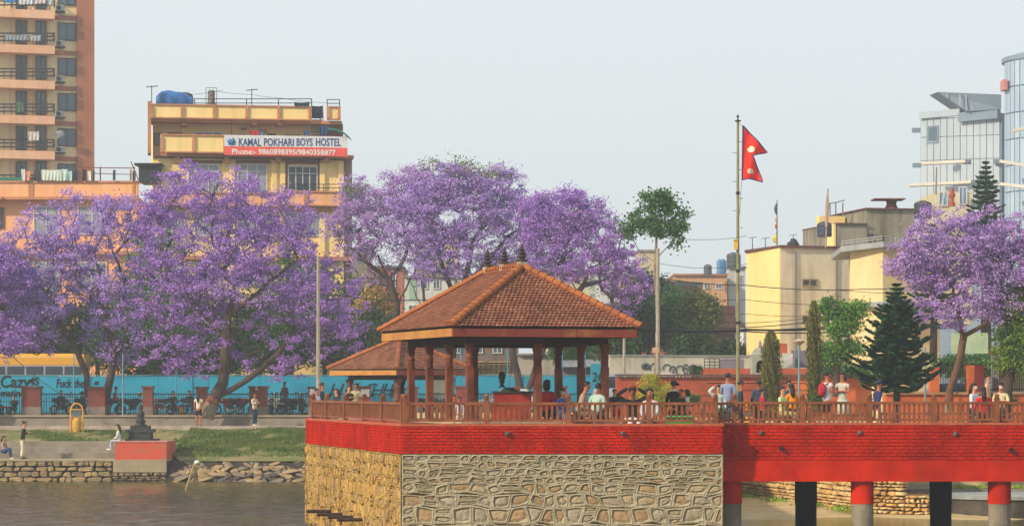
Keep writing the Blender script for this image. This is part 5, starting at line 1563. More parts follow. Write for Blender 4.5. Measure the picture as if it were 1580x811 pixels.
# round emblem: curved wings over a ring
q = MB()
def P2(u, v, o=1.115): return f.pt(f.t(u), o, f.z(u, v))
q.tube([P2(356.5 + 4.6 * math.cos(a), 221.5 + 4.4 * math.sin(a)) for a in [math.pi * (.0 + 1.0 * k / 10) for k in range(11)]], .045, 4)
q.tube([P2(349.5, 218.5), P2(352, 221.5), P2(356, 222.5), P2(359, 220), P2(362.5, 221)], [.02, .09, .12, .09, .02], 4)
q.tube([P2(352, 216.5), P2(355.5, 219), P2(357, 221)], [.02, .08, .05], 4); q.tube([P2(358.5, 214.6), P2(359, 217.5), P2(357.5, 221)], [.02, .08, .05], 4)
q.tube([P2(351.5, 224.6), P2(356.5, 225.6), P2(361.5, 224.4)], .05, 4)
put('emblem', q, M('emblem_blue', '#3c74ae', None, 3, .6), sg)

# laundry helper: hanging cloth with folds
LA = ['#b8223a', '#39486a', '#c7ccd6', '#23242c', '#8f96a4', '#5b7fae', '#d8c8c0', '#2c3f66']
def cloth(label, f, u0, u1, v0, v1, o, col, name='laundry', group='clothes drying on lines', seed=0):
    rr = random.Random(seed + int(u0 * 7)); mb = MB(); vs = []; n = max(3, int((u1 - u0) / 1.6))
    for i in range(n + 1):
        uu = u0 + (u1 - u0) * i / n; top = f.z(uu, v0) - .04 * math.sin(math.pi * i / n); bot = f.z(uu, v1 + rr.uniform(-.8, .8))
        for k in range(4):
            fk = k / 3; vs.append(tuple(f.pt(f.t(uu), o + .06 * math.sin(i * 1.9 + k) * fk, top + (bot - top) * fk)))
    fs = [(i * 4 + k, (i + 1) * 4 + k, (i + 1) * 4 + k + 1, i * 4 + k + 1) for i in range(n) for k in range(3)]
    mb.add(vs, fs); m_ = len(vs)
    mb.add([(x + f.Nn.x * -.03, y + f.Nn.y * -.03, z) for x, y, z in vs], [tuple(reversed(a)) for a in fs])
    return put(name, mb, M('cloth_' + col, col, None, 3, .9, .3, 10), loc=f.pt(f.t(u0), o, f.z(u0, v0)), label=label, cat='laundry', group=group)
hf = f
cloth('red cloth hanging over the hostel balcony above the name board', f, 385, 397, 203, 212, .95, '#b01e34')
cloth('grey blue cloth beside the red cloth on the hostel balcony', f, 398, 407, 205, 212, .95, '#5a6784')
cloth('dark cloth on the hostel balcony line above the middle of the name board', f, 411, 425, 207, 212.5, .95, '#2a2a34')
cloth('black cloth on the hostel balcony above the third word of the board', f, 441, 461, 209.5, 213, .95, '#1f2026')
cloth('blue cloth high on the hostel balcony left of the iron stair', f, 467, 476, 203, 210, .9, '#33568c')
cloth('navy cloth on the hostel roof rail left of the stair head', f, 453, 476, 159.5, 167, .8, '#23304a')
cloth('large dark blue blanket hanging by the stair head on the hostel roof', f, 481, 498, 163.5, 183, .1, '#26344c')
cloth('navy blanket hanging under the green awning', f, 492, 504, 195.5, 211, .9, '#28406c')
cloth('pair of brown trousers on the line under the hostel roof slab', f, 372, 381, 197, 201, .2, '#5a3430')
# tank on the hostel left balcony
g = MB()

# --- low orange building left
f = Facade(-120, 172, 214, 172)
ob_ = thing('orange_building', 'low orange building with a flat roof terrace left of the hostel', 'building', f.pt(0, 0, 3))
g = MB(); mass(g, f, -118, 309, 211, 592, 12, -.02); put('wall', g, m_org, ob_)
g = MB(); f.box(g, -118, 283, 213, 304.5, -.3, .5); put('parapet', g, m_org, ob_)
g = MB(); f.box(g, -118, 280, 215, 283, -.4, .6); put('parapet_cap', g, m_brn, ob_)
g = MB(); f.box(g, -118, 304.7, 214, 309, -2, .75); put('floor_slab', g, m_brn, ob_)
for u in (-30, 48, 51.5, 208):
    g = MB(); f.box(g, u - 2, 283, u + 2, 304.6, .503, .56); put('pilaster', g, m_brn, ob_)
for (v0, v1) in ((388, 393), (472, 477)):
    g = MB(); f.box(g, -118, v0, 213, v1, -.02, .6); put('floor_slab', g, m_brn, ob_)
for row in (318, 404, 488):
    for (u0, u1) in ((-60, -18), (52, 92), (120, 165)):
        f.window(ob_, u0, row, u1, row + 44, 2, 2, m_white, g_pale, o=-.01, uneven=.74)
f.window(ob_, -14, 320, 6, 353, 1, 1, m_brfr, g_dark, o=-.01)
g = MB(); f.box(g, -118, 305, 8, 309, .76, 1.1); put('balcony_lip', g, m_brn, ob_)
q = MB(); q.bar(f.pt(f.t(118), .3, f.z(118, 259)), f.pt(f.t(209), .3, f.z(209, 260)), .06); q.bar(f.pt(f.t(146), .3, f.z(146, 268)), f.pt(f.t(212), .3, f.z(212, 270)), .05)
for u in (129, 156, 208): q.bar(f.pt(f.t(u), .3, f.z(u, 281)), f.pt(f.t(u), .3, f.z(u, 258)), .08)
q.bar(f.pt(f.t(203), .3, f.z(203, 250)), f.pt(f.t(216), .3, f.z(216, 281)), .06)
put('roof_rail', q, m_brfr, ob_)
m_tk = M('black_tank', '#26262b', '#1c1c20', 3, .5)
def tank_b(mb, p, r=.75, h=1.4): mb.lathe(p, [(r * .97, 0), (r, h * .15), (r * .97, h * .3), (r, h * .45), (r * .97, h * .6), (r, h * .75), (r * .9, h * .88), (r * .35, h * .98), (r * .3, h)], 18)
f3 = Facade(205, 167, 250, 167)
q = MB(); f3.box(q, 214, 256, 246, 281, -2.5, 0); q.smooth = False
tb = put('rooftop_cabin', q, M('black_sheeting', '#2a2830', '#1f1e24', 2, .6, .4, 8), loc=f3.pt(f3.t(230), -1, f3.z(230, 281)), label='black sheeted tank cabin on the roof between orange building and hostel', cat='cabin')
q = MB(); f3.box(q, 208, 252, 250, 255, -2.7, .3); put('cabin_roof', q, m_metal_dark, tb)
cols = ['#c9ccd2', '#d98a66', '#3a3a44', '#c9d6cc', '#bcd8cf', '#a8c6cc', '#2a2a30', '#4a4450', '#2c2c30', '#d8dadb', '#3c3a44', '#2f4a66', '#9a8a80', '#504640']
lab = ['pale cloth', 'orange cloth', 'dark jacket', 'long pale green sheet', 'mint green towel', 'pale blue towel', 'black shirt', 'grey purple shirt', 'black trousers', 'white cloth', 'dark narrow cloth', 'single small blue cloth', 'beige cloth', 'brown cloth']
us = [(36, 42), (43, 50), (56, 66), (67, 98), (99, 107), (108, 114), (115, 119), (120, 125), (131, 136), (138, 143), (146, 149), (177, 181), (203, 206), (207, 212)]
where = ['at the left of', 'second along', 'third along', 'spread across', 'right after the long sheet on', 'left of the first dark shirts on', 'beside the pale blue towel on', 'left of the tall rail post on', 'just right of the rail post on', 'left of the tower corner on', 'hanging alone right of the tower on', 'on the open stretch of', 'near the black cabin on', 'next to the black cabin on']
for i, ((u0, u1), c_) in enumerate(zip(us, cols)):
    cloth('%s %s the orange roof terrace line' % (lab[i], where[i]), f, u0, u1, 262 + (i * 7 % 4), 280, .75, c_)
q = MB(); f.box(q, -30, 274, 56, 280, .1, .3); put('shade_net', q, M('green_net', '#2f7a6a', '#266456', 2, .8), loc=f.pt(f.t(0), .2, f.z(0, 280)), label='green shade netting along the orange roof terrace', cat='netting')
# laundry line
# --- apartment tower
f = Facade(-160, 213, 145, 217.8)
tw_ = thing('apartment_tower', 'tall yellow and brown apartment tower with balconies at the upper left corner', 'building', f.pt(0, 0, 3))
m_ty = M('tower_yellow', '#e6d4a8', '#d6c294', .3, .9, .2, 3, streak=.2, streak_col='#7a6a50')
m_tb = M('tower_brown', '#a56a4c', '#945c42', .3, .9, .2, 3, streak=.25, streak_col='#6a4636')
m_tp = M('tower_band', '#e2b492', '#d4a482', .3, .9, .2, 3, streak=.2)
VT = -40
g = MB(); mass(g, f, -160, VT, 118, 595, 14, 0); put('wall', g, m_ty, tw_)
g = MB(); mass(g, f, 118.3, VT, 144.5, 595, 14, .5); put('corner_pier', g, m_tb, tw_)
for k in range(-1, 6):
    vs0 = 70 + 54.3 * k          # top of balcony slab band
    g = MB(); f.box(g, -160, vs0 + 0, 81.5, vs0 + 12.5, .01, 1.5); put('balcony_slab', g, m_tp, tw_)
    g = MB(); f.box(g, 82, vs0 + 9, 118, vs0 + 15.5, .01, .12); put('string_course', g, m_tb, tw_)
    q = MB()
    for v in (vs0 - 15, vs0 - 10, vs0 - 4): q.bar(f.pt(f.t(-160), 1.42, f.z(-160, v)), f.pt(f.t(81), 1.42, f.z(81, v)), .07, .12)
    for u in range(-150, 82, 11): q.bar(f.pt(f.t(u), 1.42, f.z(u, vs0)), f.pt(f.t(u), 1.42, f.z(u, vs0 - 15.5)), .07)
    for v in (vs0 - 15, vs0 - 8): q.bar(f.pt(f.t(81), 1.42, f.z(81, v)), f.pt(f.t(81), .05, f.z(81, v)), .07, .1)
    put('balcony_rail', q, m_dkfr, tw_)
    for (u0, u1) in ((-90, -72), (-42, -25), (24, 41), (55, 71)):
        f.window(tw_, u0, vs0 - 38, u1, vs0 - 1, 2, 1, m_dkfr, g_blue if u0 != 24 else g_dark, o=0, fw=.1, reveal=.12, name='balcony_door')
    f.window(tw_, 89, vs0 - 34.5, 117, vs0 - 7, 2, 1, m_dkfr, g_blue, o=0, fw=.1, reveal=.12)
    q = MB(); f.box(q, 84, vs0 - 5.5, 97.5, vs0 + 3.5, .35, 1.0); ac = put('air_conditioner', q, M('ac_casing', '#a7aaa6', '#8c908e', 2, .6), tw_)
    q = MB(); c_ = f.pt(f.t(88.5), 1.02, f.z(88.5, vs0 - 1)); q.tube([c_, c_ + Vector((0, -.04, 0))], .2, 14); put('fan_grille', q, m_dkfr, ac)
    q = MB(); f.box(q, 84, vs0 + 3.8, 99, vs0 + 4.8, 0, 1.05); put('bracket', q, m_dkfr, tw_)
    for u in (15, 43, 51, 72.5):
        q = MB(); f.box(q, u, vs0 - 40, u + 1.5, vs0, .0, .1); put('wall_rib', q, m_tp, tw_)
tcl = [('white sheet on the second lowest tower balcony', 40, 57, 205.5, 219, '#cfc6c4'), ('black and white clothes on the second lowest tower balcony', 31, 38, 205, 218, '#2a3438'), ('blue clothes bundle on the topmost visible tower balcony', 3, 22, -2, 9, '#2f7fb8'), ('white bedding on the topmost visible tower balcony', 25, 48, -1, 11, '#c8ccd6'), ('pinkish white bedding beside it on the topmost tower balcony', 49, 68, 0, 10, '#cfc2c4'), ('long pale towels on the topmost tower balcony at its right end', 70, 79, 1, 12, '#b8bcc4'), ('grey clothes on the middle tower balcony rail', 4, 40, 57, 66, '#8a94a0'), ('pale clothes on the middle tower balcony rail', 42, 60, 58, 67, '#a0a4a8'), ('green potted plants on the tower balcony rail, third from the top', 22, 33, 160, 176, '#4a6a4c')]
for (l_, u0, u1, v0, v1, c_) in tcl: cloth(l_, f, u0, u1, v0, v1, 1.55, c_)
q = MB(); c_ = f.pt(f.t(87), 1.2, f.z(87, 211)); q.lathe(c_, [(.1, -.3), (.12, 0), (.3, .1)], 8); q.ball(c_ + Vector((.2, -.1, .1)), .36, .12, .34, 12, 6); put('satellite_dish', q, M('dish_grey', '#7d8a98', '#6a7684', 2, .6), tw_)

# --- houses glimpsed between the centre trees
def house(label, u0, u1, v0, v1, d, depth, wall, wins, trim=None, roofcap=True, yaw=0.0, name='house', wcol=None, frame=None, side=False):
    f = Facade(u0, d, u1, d + yaw)
    h = thing(name, label, 'house', f.pt(0, 0, 3))
    g = MB(); f.box(g, u0, v0, u1, v1, -depth, 0); put('wall', g, wall, h)
    if roofcap:
        g = MB(); f.box(g, u0 - 1.5, v0 - 3, u1 + 1.5, v0 - .1, -depth - .2, .3); put('roof_slab', g, trim or m_conc, h)
    for w in wins:
        f.window(h, *w[:4], w[4] if len(w) > 4 else 2, w[5] if len(w) > 5 else 1, frame or m_white, wcol or g_blue, o=0)
    return h, f
mh1 = M('pale_green_wall', '#b9c0a2', '#a3ab8e', .3, .9, streak=.25); mh2 = M('brick_red_wall', '#a8685a', '#92584c', .3, .9, streak=.2)
mh3 = M('whitewash_wall', '#c2c5c4', '#aeb2b0', .3, .9, streak=.25); mh4 = M('sand_wall', '#c3b493', '#ad9f80', .3, .9, streak=.25)
mh5 = M('far_yellow_wall', '#cfc798', '#b5a974', .3, .9, streak=.2)
house('tall pale green and yellow house seen through the jacaranda branches above the pavilion ridge', 640, 706, 352, 600, 250, 12, mh5, [(648 + 20 * i, 362 + 24 * k, 660 + 20 * i, 374 + 24 * k) for i in range(3) for k in range(4)])
house('brick red house with a grey roof seen through the branches left of the pavilion roof', 570, 622, 413, 600, 215, 10, mh2, [(580, 424, 590, 440), (600, 424, 611, 442)], M('slate_roof', '#5b6266', '#4b5256', 1, .9))
h_, f_ = house('white house with mint green panel and blue windows behind the pavilion ridge', 624, 700, 428, 600, 205, 10, mh3, [(648, 430, 660, 446), (668, 430, 679, 446), (630, 470, 645, 484)])
g = MB(); f_.box(g, 631, 430, 642, 462, .003, .06); put('mint_panel', g, M('mint_panel', '#8fb09c', '#7f9f8c', 1, .9), h_)
house('sand coloured block behind the blossom left of the brick red house', 528, 566, 385, 600, 240, 10, mh4, [(534, 395, 543, 407), (550, 395, 559, 407), (534, 420, 543, 432)])
house('grey green house behind the right side of the pavilion roof blossom', 744, 800, 398, 600, 230, 10, mh1, [(752, 404, 764, 416), (776, 404, 788, 416)])
house('very pale distant tower block right of the pale concrete pole', 925, 968, 395, 600, 380, 14, mh3, [(930 + 13 * i, 402 + 12 * k, 938 + 13 * i, 409 + 12 * k) for i in range(3) for k in range(4)])
house('small distant cream block under the far right blossom', 985, 1010, 388, 600, 330, 10, mh4, [(990, 396, 998, 404), (990, 412, 998, 420)])
# orange flat-topped building and maroon tiled house in the right middle distance
house('long flat orange terrace house with rooftop tanks in the middle distance', 1041, 1122, 425, 600, 260, 14, M('far_orange', '#c79a74', '#b38864', .3, .9, streak=.2), [(1050 + 18 * i, 437, 1060 + 18 * i, 446) for i in range(4)], M('far_cap', '#a87a58', '#926a4c', 1, .9))
f = Facade(1060, 196, 1156, 200)
mh = thing('maroon_house', 'house with weathered maroon sheet roof between the weeping tree and yellow building', 'house', f.pt(0, 0, 3))
g = MB(); f.box(g, 1095, 470, 1154, 600, -9, -1.5); put('wall', g, M('maroon_wall', '#8a4a4a', '#743c40', .4, .9, streak=.2), mh)
m_mar = M('maroon_tile', '#8c5a56', '#744846', .8, .85, .3, 6, streak=.3, streak_col='#b09a92')
rows_ = 15
for k in range(rows_):
    v0 = 437 + k * 5.1; 
    q = MB(); z0 = f.z(1100, v0 + 5.6); z1 = f.z(1100, v0); oo = -6 + 6.5 * (k + 1) / rows_; ui = 1062 + k * .3
    f.box(q, 1062, v0, 1155, v0 + 5.6, oo - .5, oo); 
    put('roof_course', q, m_mar, mh)
q = MB(); f.box(q, 1062, 430, 1155, 436.8, -6.6, -5.4); put('ridge', q, M('grey_ridge', '#6a6a72', '#585860', 1, .9), mh)
g = MB(); f.box(g, 1143, 500, 1155, 600, .6, .8); put('side_panel', g, M('maroon_panel', '#8a3440', '#752c38', 1, .8), mh)
q = MB(); f.box(q, 1134, 505, 1141, 600, .6, 1.0); put('white_post', q, m_white, mh)
# rooftop tanks far
def far_tank(u, v, d, col, lab, r=.6, h=1.3):
    p = at(u, v, d); mb = MB(); tank_b(mb, p, r, h); put('rooftop_tank', mb, M('tank_' + col, col, None, 3, .5), loc=p, label=lab, cat='water tank')
far_tank(1092, 424, 258, '#46505c', 'dark tank on the far orange terrace, left of the blue ones', .42, 1.1)
far_tank(1110, 422, 258, '#5f86b0', 'pale blue tank on the far orange terrace', .3, 1.5)
far_tank(1116, 422, 258, '#2f6ea8', 'deeper blue tank on the far orange terrace', .3, 1.5)
far_tank(1132, 413, 262, '#3c4448', 'large dark tank on a tower left of the flagpole', .75, 1.6)
house('narrow pale tank tower beside the flagpole in the distance', 1124, 1150, 414, 600, 264, 8, mh3, [(1138, 424, 1146, 440)], M('far_cap2', '#8a8a88', '#767674', 1, .9))
# --- yellow and grey building at right
f = Facade(1204, 140, 1318, 141.5)
yb = thing('yellow_building', 'flat roofed building with a bright yellow side and bare grey front right of the flagpole', 'building', f.pt(0, 0, 3))
m_gr = M('bare_grey_render', '#d2c8b4', '#bdb3a0', .5, .92, .3, 4, contrast=(.3, .7), streak=.45, streak_col='#857d70')
m_gr2 = M('stained_grey_render', '#8f8a7c', '#787366', .5, .92, .3, 4, streak=.75, streak_col='#3c3a36')
m_by = M('bright_yellow_render', '#ead291', '#e2c784', .4, .9, .15, 4, streak=.12, streak_col='#a88c50')
fs_ = Facade(1152.5, 145, 1204, 140)
pA, pB, pC = fs_.P, Vector(fs_.P + fs_.D * fs_.L), Vector(f.P + f.D * f.L)
ztop = f.z(1204, 382)
g = MB(); slab(g, [(pA.x, pA.y), (pB.x, pB.y), (pC.x, pC.y), (pC.x, pC.y + 9), (pA.x + 2, pA.y + 9)], 3, ztop); w_ = put('wall', g, m_gr, yb)
g = MB(); fs_.tbox(g, 0, fs_.L - .002, 3.5, ztop - .003, -.05, .03); put('yellow_side', g, m_by, yb)
g = MB(); slab(g, [(pA.x - .15, pA.y - .1), (pB.x, pB.y - .2), (pC.x + .1, pC.y - .15), (pC.x, pC.y + 9.1), (pA.x + 2, pA.y + 9.1)], ztop + .002, ztop + .14); put('roof_edge', g, M('rust_edge', '#6a4640', '#543a36', 2, .9), yb)
f.window(yb, 1237, 430, 1261, 442, 2, 1, m_conc, g_dark, o=0, reveal=.08)
for u_ in (1227, 1290):
    q = MB(); q.tube([f.pt(f.t(u_), .07, ztop - .2), f.pt(f.t(u_), .07, 3.4)], .05, 6); put('drain_pipe', q, M('grey_pipe', '#6d7478', None, 3, .6), yb)
f.window(yb, 1237, 486, 1250, 499, 1, 1, m_conc, g_dark, o=0, reveal=.08)
# upper rear blocks
f2 = Facade(1288, 143.5, 1420, 144.5)
up = thing('upper_block', 'stained grey rooftop blocks with yellow parapet behind the yellow building', 'building', f2.pt(0, 0, 3))
g = MB(); f2.box(g, 1289, 346, 1337, 400, -6, 0); put('wall', g, m_gr2, up)
g = MB(); f2.box(g, 1285.5, 345, 1289, 384, -1.2, .05); put('yellow_edge', g, m_by, up)
g = MB(); f2.box(g, 1288.5, 344, 1337, 346, -6.1, .15); put('wall_cap', g, MATS['rust_edge'], up)
g = MB(); f2.box(g, 1337.2, 323, 1412, 420, -7, -.1); put('wall', g, m_gr2, up)
g = MB(); f2.box(g, 1334.5, 321, 1413, 323, -7.1, .1); put('wall_cap', g, MATS['rust_edge'], up)
g = MB(); f2.box(g, 1293, 327, 1334, 350, -4, -3.4); put('yellow_parapet', g, m_by, up)
g = MB(); f2.box(g, 1400, 320, 1413, 322.9, -3, -1)
f2.window(up, 1335.5, 358, 1350, 371, 1, 1, m_conc, g_dark, o=0, reveal=.08)
q = MB(); mp_ = f2.pt(f2.t(1394), -2, f2.z(1394, 321))
q.lathe(mp_, [(.45, 0), (.28, .35), (.3, .5), (.5, .66)], 10); q.box(mp_.x - 1.1, mp_.x + .7, mp_.y - .8, mp_.y + .8, mp_.z + .60, mp_.z + .66)
put('tank_shelter', q, M('rusty_sheet', '#7a4a40', '#5c3a34', 2, .8), up)
q = MB()
for uu in (1298, 1307, 1318): q.bar(f2.pt(f2.t(uu), -2, f2.z(uu, 330)), f2.pt(f2.t(uu), -2, f2.z(uu, 309)), .07)
q.bar(f2.pt(f2.t(1295), -2, f2.z(1295, 311)), f2.pt(f2.t(1321), -2, f2.z(1321, 305)), .06)
put('pipe_frame', q, M('grey_pipe', '#6d7478', None, 3, .6), up)
far_tank(1424, 337, 139, '#2b3038', 'black water tank right of the stained grey block', .5, .98)
far_tank(1272, 365, 141, '#33405c', 'dark blue tank on the roof of the yellow building', .42, .85)
# cream house with grey eaves
f4 = Facade(1312, 132, 1362, 128.0)
f5 = Facade(1362, 128.0, 1450, 129.5)
ch = thing('cream_house', 'cream house with a pale grey balcony slab behind the bushy green tree', 'house', f4.pt(0, 0, 3))
m_cr = M('cream_render', '#e0c89a', '#d2b988', .4, .9, .15, 4, streak=.15, streak_col='#a89468')
m_gs = M('pale_grey_slab', '#9ba0a2', '#868c90', .8, .85, .2, 5, streak=.2)
pA, pB, pC = f4.P, f5.P, Vector(f5.P + f5.D * f5.L)
zt4 = f5.z(1380, 383)
g = MB(); slab(g, [(pA.x, pA.y), (pB.x, pB.y), (pC.x, pC.y), (pC.x, pC.y + 8), (pA.x + 1, pA.y + 8)], 3, zt4); put('wall', g, m_cr, ch)
def off(p, dx, dy): return (p.x + dx, p.y + dy)
g = MB(); slab(g, [off(pA, -.55, -.5), off(pB, -.1, -.9), off(pC, 0, -.9), off(pC, 0, 8), off(pA, 0, 8)], zt4 + .002, zt4 + .28); put('balcony_slab', g, m_gs, ch)
g = MB()
for (a, b) in ((off(pA, -.5, -.45), off(pB, -.1, -.85)), (off(pB, -.1, -.85), off(pC, 0, -.85))):
    for z_ in (zt4 + .42, zt4 + .55): g.bar((*a, z_), (*b, z_), .05, .05)
    for k in range(9): g.bar((a[0] + (b[0] - a[0]) * k / 8, a[1] + (b[1] - a[1]) * k / 8, zt4 + .28), (a[0] + (b[0] - a[0]) * k / 8, a[1] + (b[1] - a[1]) * k / 8, zt4 + .56), .05)
put('balcony_rail', g, m_gs, ch)
zt5 = f5.z(1380, 455)
g = MB(); slab(g, [off(pA, -.3, -.6), off(pB, .1, -1.4), off(pC, 0, -1.4), off(pC, 0, -.05), off(pB, 0, -.05), off(pA, 0, -.05)], zt5 - .6, zt5 - .35); put('lower_slab', g, m_gs, ch)
for (u0, u1) in ((1395, 1412),):
    f5.window(ch, u0, 400, u1, 425, 1, 1, m_white, g_dark, o=0)
# --- glass office building
f = Facade(1412, 300, 1640, 296)
gb = thing('glass_office', 'pale glass and metal office building with a slanted fin roof at the upper right', 'building', f.pt(0, 0, 3))
m_pan = M('metal_panel', '#a8b4c0', '#98a6b4', .12, .45, spec=.5); m_pan2 = M('metal_panel_dark', '#76889c', '#6a7c90', .12, .45)
f6 = Facade(1420, 300, 1545, 292)
g = MB(); f6.box(g, 1420, 180, 1545, 600, -20, -.05); put('core', g, m_pan2, gb)
cols_u = [1421 + 10.2 * i for i in range(13)]
vrows = [182, 212, 248, 287, 318, 350, 390, 430]
for i in range(12):
    for k in range(len(vrows) - 1):
        g = MB(); vo = (i - 0) * -.35
        f6.box(g, cols_u[i] + .5, vrows[k] + .5 + vo, cols_u[i + 1] - .5, vrows[k + 1] - .5 + vo, -.04, .08 + (i % 2) * .02)
        put('facade_panel', g, m_pan if (i * 3 + k) % 5 else m_pan, gb)
f6.window(gb, 1431, 194, 1449, 221, 1, 1, m_pan2, g_blue, o=.09, fw=.2)
g = MB(); f6.box(g, 1484, 172, 1545, 186, .1, .8); put('dark_band', g, m_pan2, gb)
g = MB(); f6.box(g, 1422, 171, 1484, 181, -.1, .5); put('top_band', g, m_pan, gb)
# slanted fin
q = MB()
A0, A1, A2, A3 = at(1447, 142, 296), at(1545, 146, 290), at(1545, 168, 291), at(1492, 172, 294)
dy = Vector((0, 6, .3))
vs = [A0, A3, A2, A1]; q.add(vs + [v + dy for v in vs], [(0, 1, 2, 3), (7, 6, 5, 4), (0, 3, 7, 4), (1, 0, 4, 5), (2, 1, 5, 6), (3, 2, 6, 7)])
put('roof_fin', q, m_pan2, gb)
for i in range(9):
    u_ = 1462 + i * 9.5; top = 143 + (u_ - 1447) * .04; bot = 142 + (u_ - 1447) * .66 if u_ < 1492 else 171
    q = MB(); q.bar(at(u_, top + 1, 293.5 if u_ > 1480 else 295), at(u_, min(bot, 171) - 1, 293.5 if u_ > 1480 else 295), .14); put('fin_rib', q, m_pan, gb)
# glazed drum at the right edge
dr_c = at(1622, 300, 285); 
q = MB(); rad = 5.2
gl = [M('curtain_glass', '#9fb2c6', '#8fa4bc', .1, .12, spec=.6), M('curtain_glass_b', '#aabfce', '#9bb2c4', .1, .15, spec=.6)]
ztop = vz(97, 285)
K = 20; rowsz = 13; zlo = 3.0
for k in range(K):
    a0 = math.pi * (1.02 + .96 * k / K); a1 = math.pi * (1.02 + .96 * (k + 1) / K)
    for r_ in range(rowsz):
        z0 = zlo + (ztop - zlo) * r_ / rowsz; z1 = zlo + (ztop - zlo) * (r_ + 1) / rowsz
        pa = Vector((dr_c.x + rad * math.cos(a0), dr_c.y + rad * math.sin(a0), 0)); pb_ = Vector((dr_c.x + rad * math.cos(a1), dr_c.y + rad * math.sin(a1), 0))
        tq = (pb_ - pa).normalized() * .05
        g = MB(); nrm = Vector((math.cos((a0 + a1) / 2), math.sin((a0 + a1) / 2), 0)) * .15
        P = [pa + tq, pb_ - tq]
        zz0, zz1 = z0 + .08, z1 - .08 - (k * 0)
        vs = [P[0] + Vector((0, 0, zz0)), P[1] + Vector((0, 0, zz0)), P[1] + Vector((0, 0, zz1)), P[0] + Vector((0, 0, zz1))]
        g.add([v + nrm for v in vs] + vs, [(0, 1, 2, 3), (7, 6, 5, 4), (0, 3, 7, 4), (1, 0, 4, 5), (2, 1, 5, 6), (3, 2, 6, 7)])
        put('glass_panel', g, gl[(k + r_) % 2 if R.random() < .4 else 0], gb)
q = MB(); q.lathe((dr_c.x, dr_c.y, 0), [(rad - .02, zlo), (rad - .02, ztop)], 40); put('drum_core', q, M('mullion_grey', '#8498ae', '#768aa2', .3, .5), gb)
q = MB(); q.lathe((dr_c.x, dr_c.y, ztop), [(rad + .3, 0), (rad + .3, .5), (rad - 1, .9)], 40); put('drum_cap', q, m_pan2, gb)
q = MB(); q.lathe((dr_c.x - 1.8, dr_c.y - 3, ztop + .5), [(.4, 0), (.4, 2.2), (1.1, 2.4), (1.1, 2.9), (.3, 3.2)], 12); put('roof_vent', q, m_pan, gb)
q = MB(); q.box(at(1546, 130, 284).x, at(1552, 130, 284).x, 283, 285, vz(140, 284), vz(124, 284)); put('red_panel', q, M('salmon_panel', '#c8807a', '#b0706c', 1, .7), gb)
m_can = M('canopy_white', '#cfcac0', '#bdb9b0', .5, .8)
for (u0, v0, u1, v1, d0, d1) in ((1403, 286, 1500, 281, 294, 291), (1417, 253, 1492, 249, 294, 291), (1562, 202, 1600, 194, 277, 277), (1545, 249, 1600, 258, 279, 277), (1545, 284, 1600, 290, 279, 277)):
    q = MB(); q.bar(at(u0, v0, d0), at(u1, v1, d1), 1.2, .32); put('canopy', q, m_can, gb)
for (u, v) in ((1414, 201), (1415, 255), (1492, 250), (1540, 249)):
    q = MB(); c_ = at(u, v, 292); q.bar(c_ - Vector((.5, 0, 0)), c_ + Vector((.45, 0, 0)), .6, .5); put('floodlight', q, m_pan2, gb)
# small red and white mast and rooftop things by the glass building
q = MB(); 
for k in range(4): q.lathe(at(1469, 318 - k * 7, 160), [(.20 - (k % 2) * .08, 0), (.20 - (k % 2) * .08, .26)], 10)
put('banded_mast', q, M('mast_red', '#b0443c', '#983a34', 3, .6), loc=at(1469, 318, 160), label='short red banded mast left of the distant Norfolk pine', cat='mast')
f7 = Facade(1440, 165, 1500, 165)
sb = thing('rooftop_room', 'small arched cream rooftop room above the right jacaranda crown', 'house', f7.pt(0, 0, 3))
g = MB(); f7.box(g, 1444, 296, 1500, 500, -8, 0); put('wall', g, m_cream, sb)
f7.window(sb, 1479, 288, 1492, 316, 2, 1, m_white, g_green, o=.02); f7.window(sb, 1448, 296, 1462, 318, 2, 1, m_white, g_green, o=.02)
q = MB(); c_ = at(1466, 312, 163); 
q.bar(at(1452, 320, 163), at(1460, 290, 163), .08); q.bar(at(1473, 320, 163), at(1457, 285, 163), .08); q.bar(at(1444, 300, 163), at(1446, 258, 163), .08)
put('pipe_frame', q, M('white_pipe', '#b8bcbc', None, 3, .6), sb)
# row of very distant roofs
dist = [(700, 745, 430, 420, mh3), (960, 1000, 428, 300, mh4), (1010, 1045, 438, 310, mh3), (845, 905, 425, 330, mh4), (905, 950, 418, 400, mh1)]
dl = ['pale distant house behind the blossom above the pavilion ridge', 'sand coloured distant house behind the pale concrete pole', 'white distant house left of the orange terrace house', 'sand coloured distant house behind the right pavilion roof', 'grey green distant house behind the drooping blossom']
for (u0, u1, v0, d, m_), l_ in zip(dist, dl):
    house(l_, u0, u1, v0, 600, d, 10, m_, [(u0 + 5 + i * 13, v0 + 6 + 14 * k, u0 + 12 + i * 13, v0 + 13 + 14 * k) for i in range(2) for k in range(3)])
g = MB(); vs = []
for i in range(81):
    x = -500 + 1000 * i / 80; vs.append((x, 900, 3)); vs.append((x, 900, 12 + 5 * math.sin(i * .35) + 3 * math.sin(i * .9)))
g.add(vs, [(2 * i, 2 * i + 2, 2 * i + 3, 2 * i + 1) for i in range(80)])
for k in range(len(g.v)): 
    if k % 2 == 0: pass
tag(put('far_hills', g, M('far_wood', '#5f7060', '#556656', .02, .95)), kind='structure')
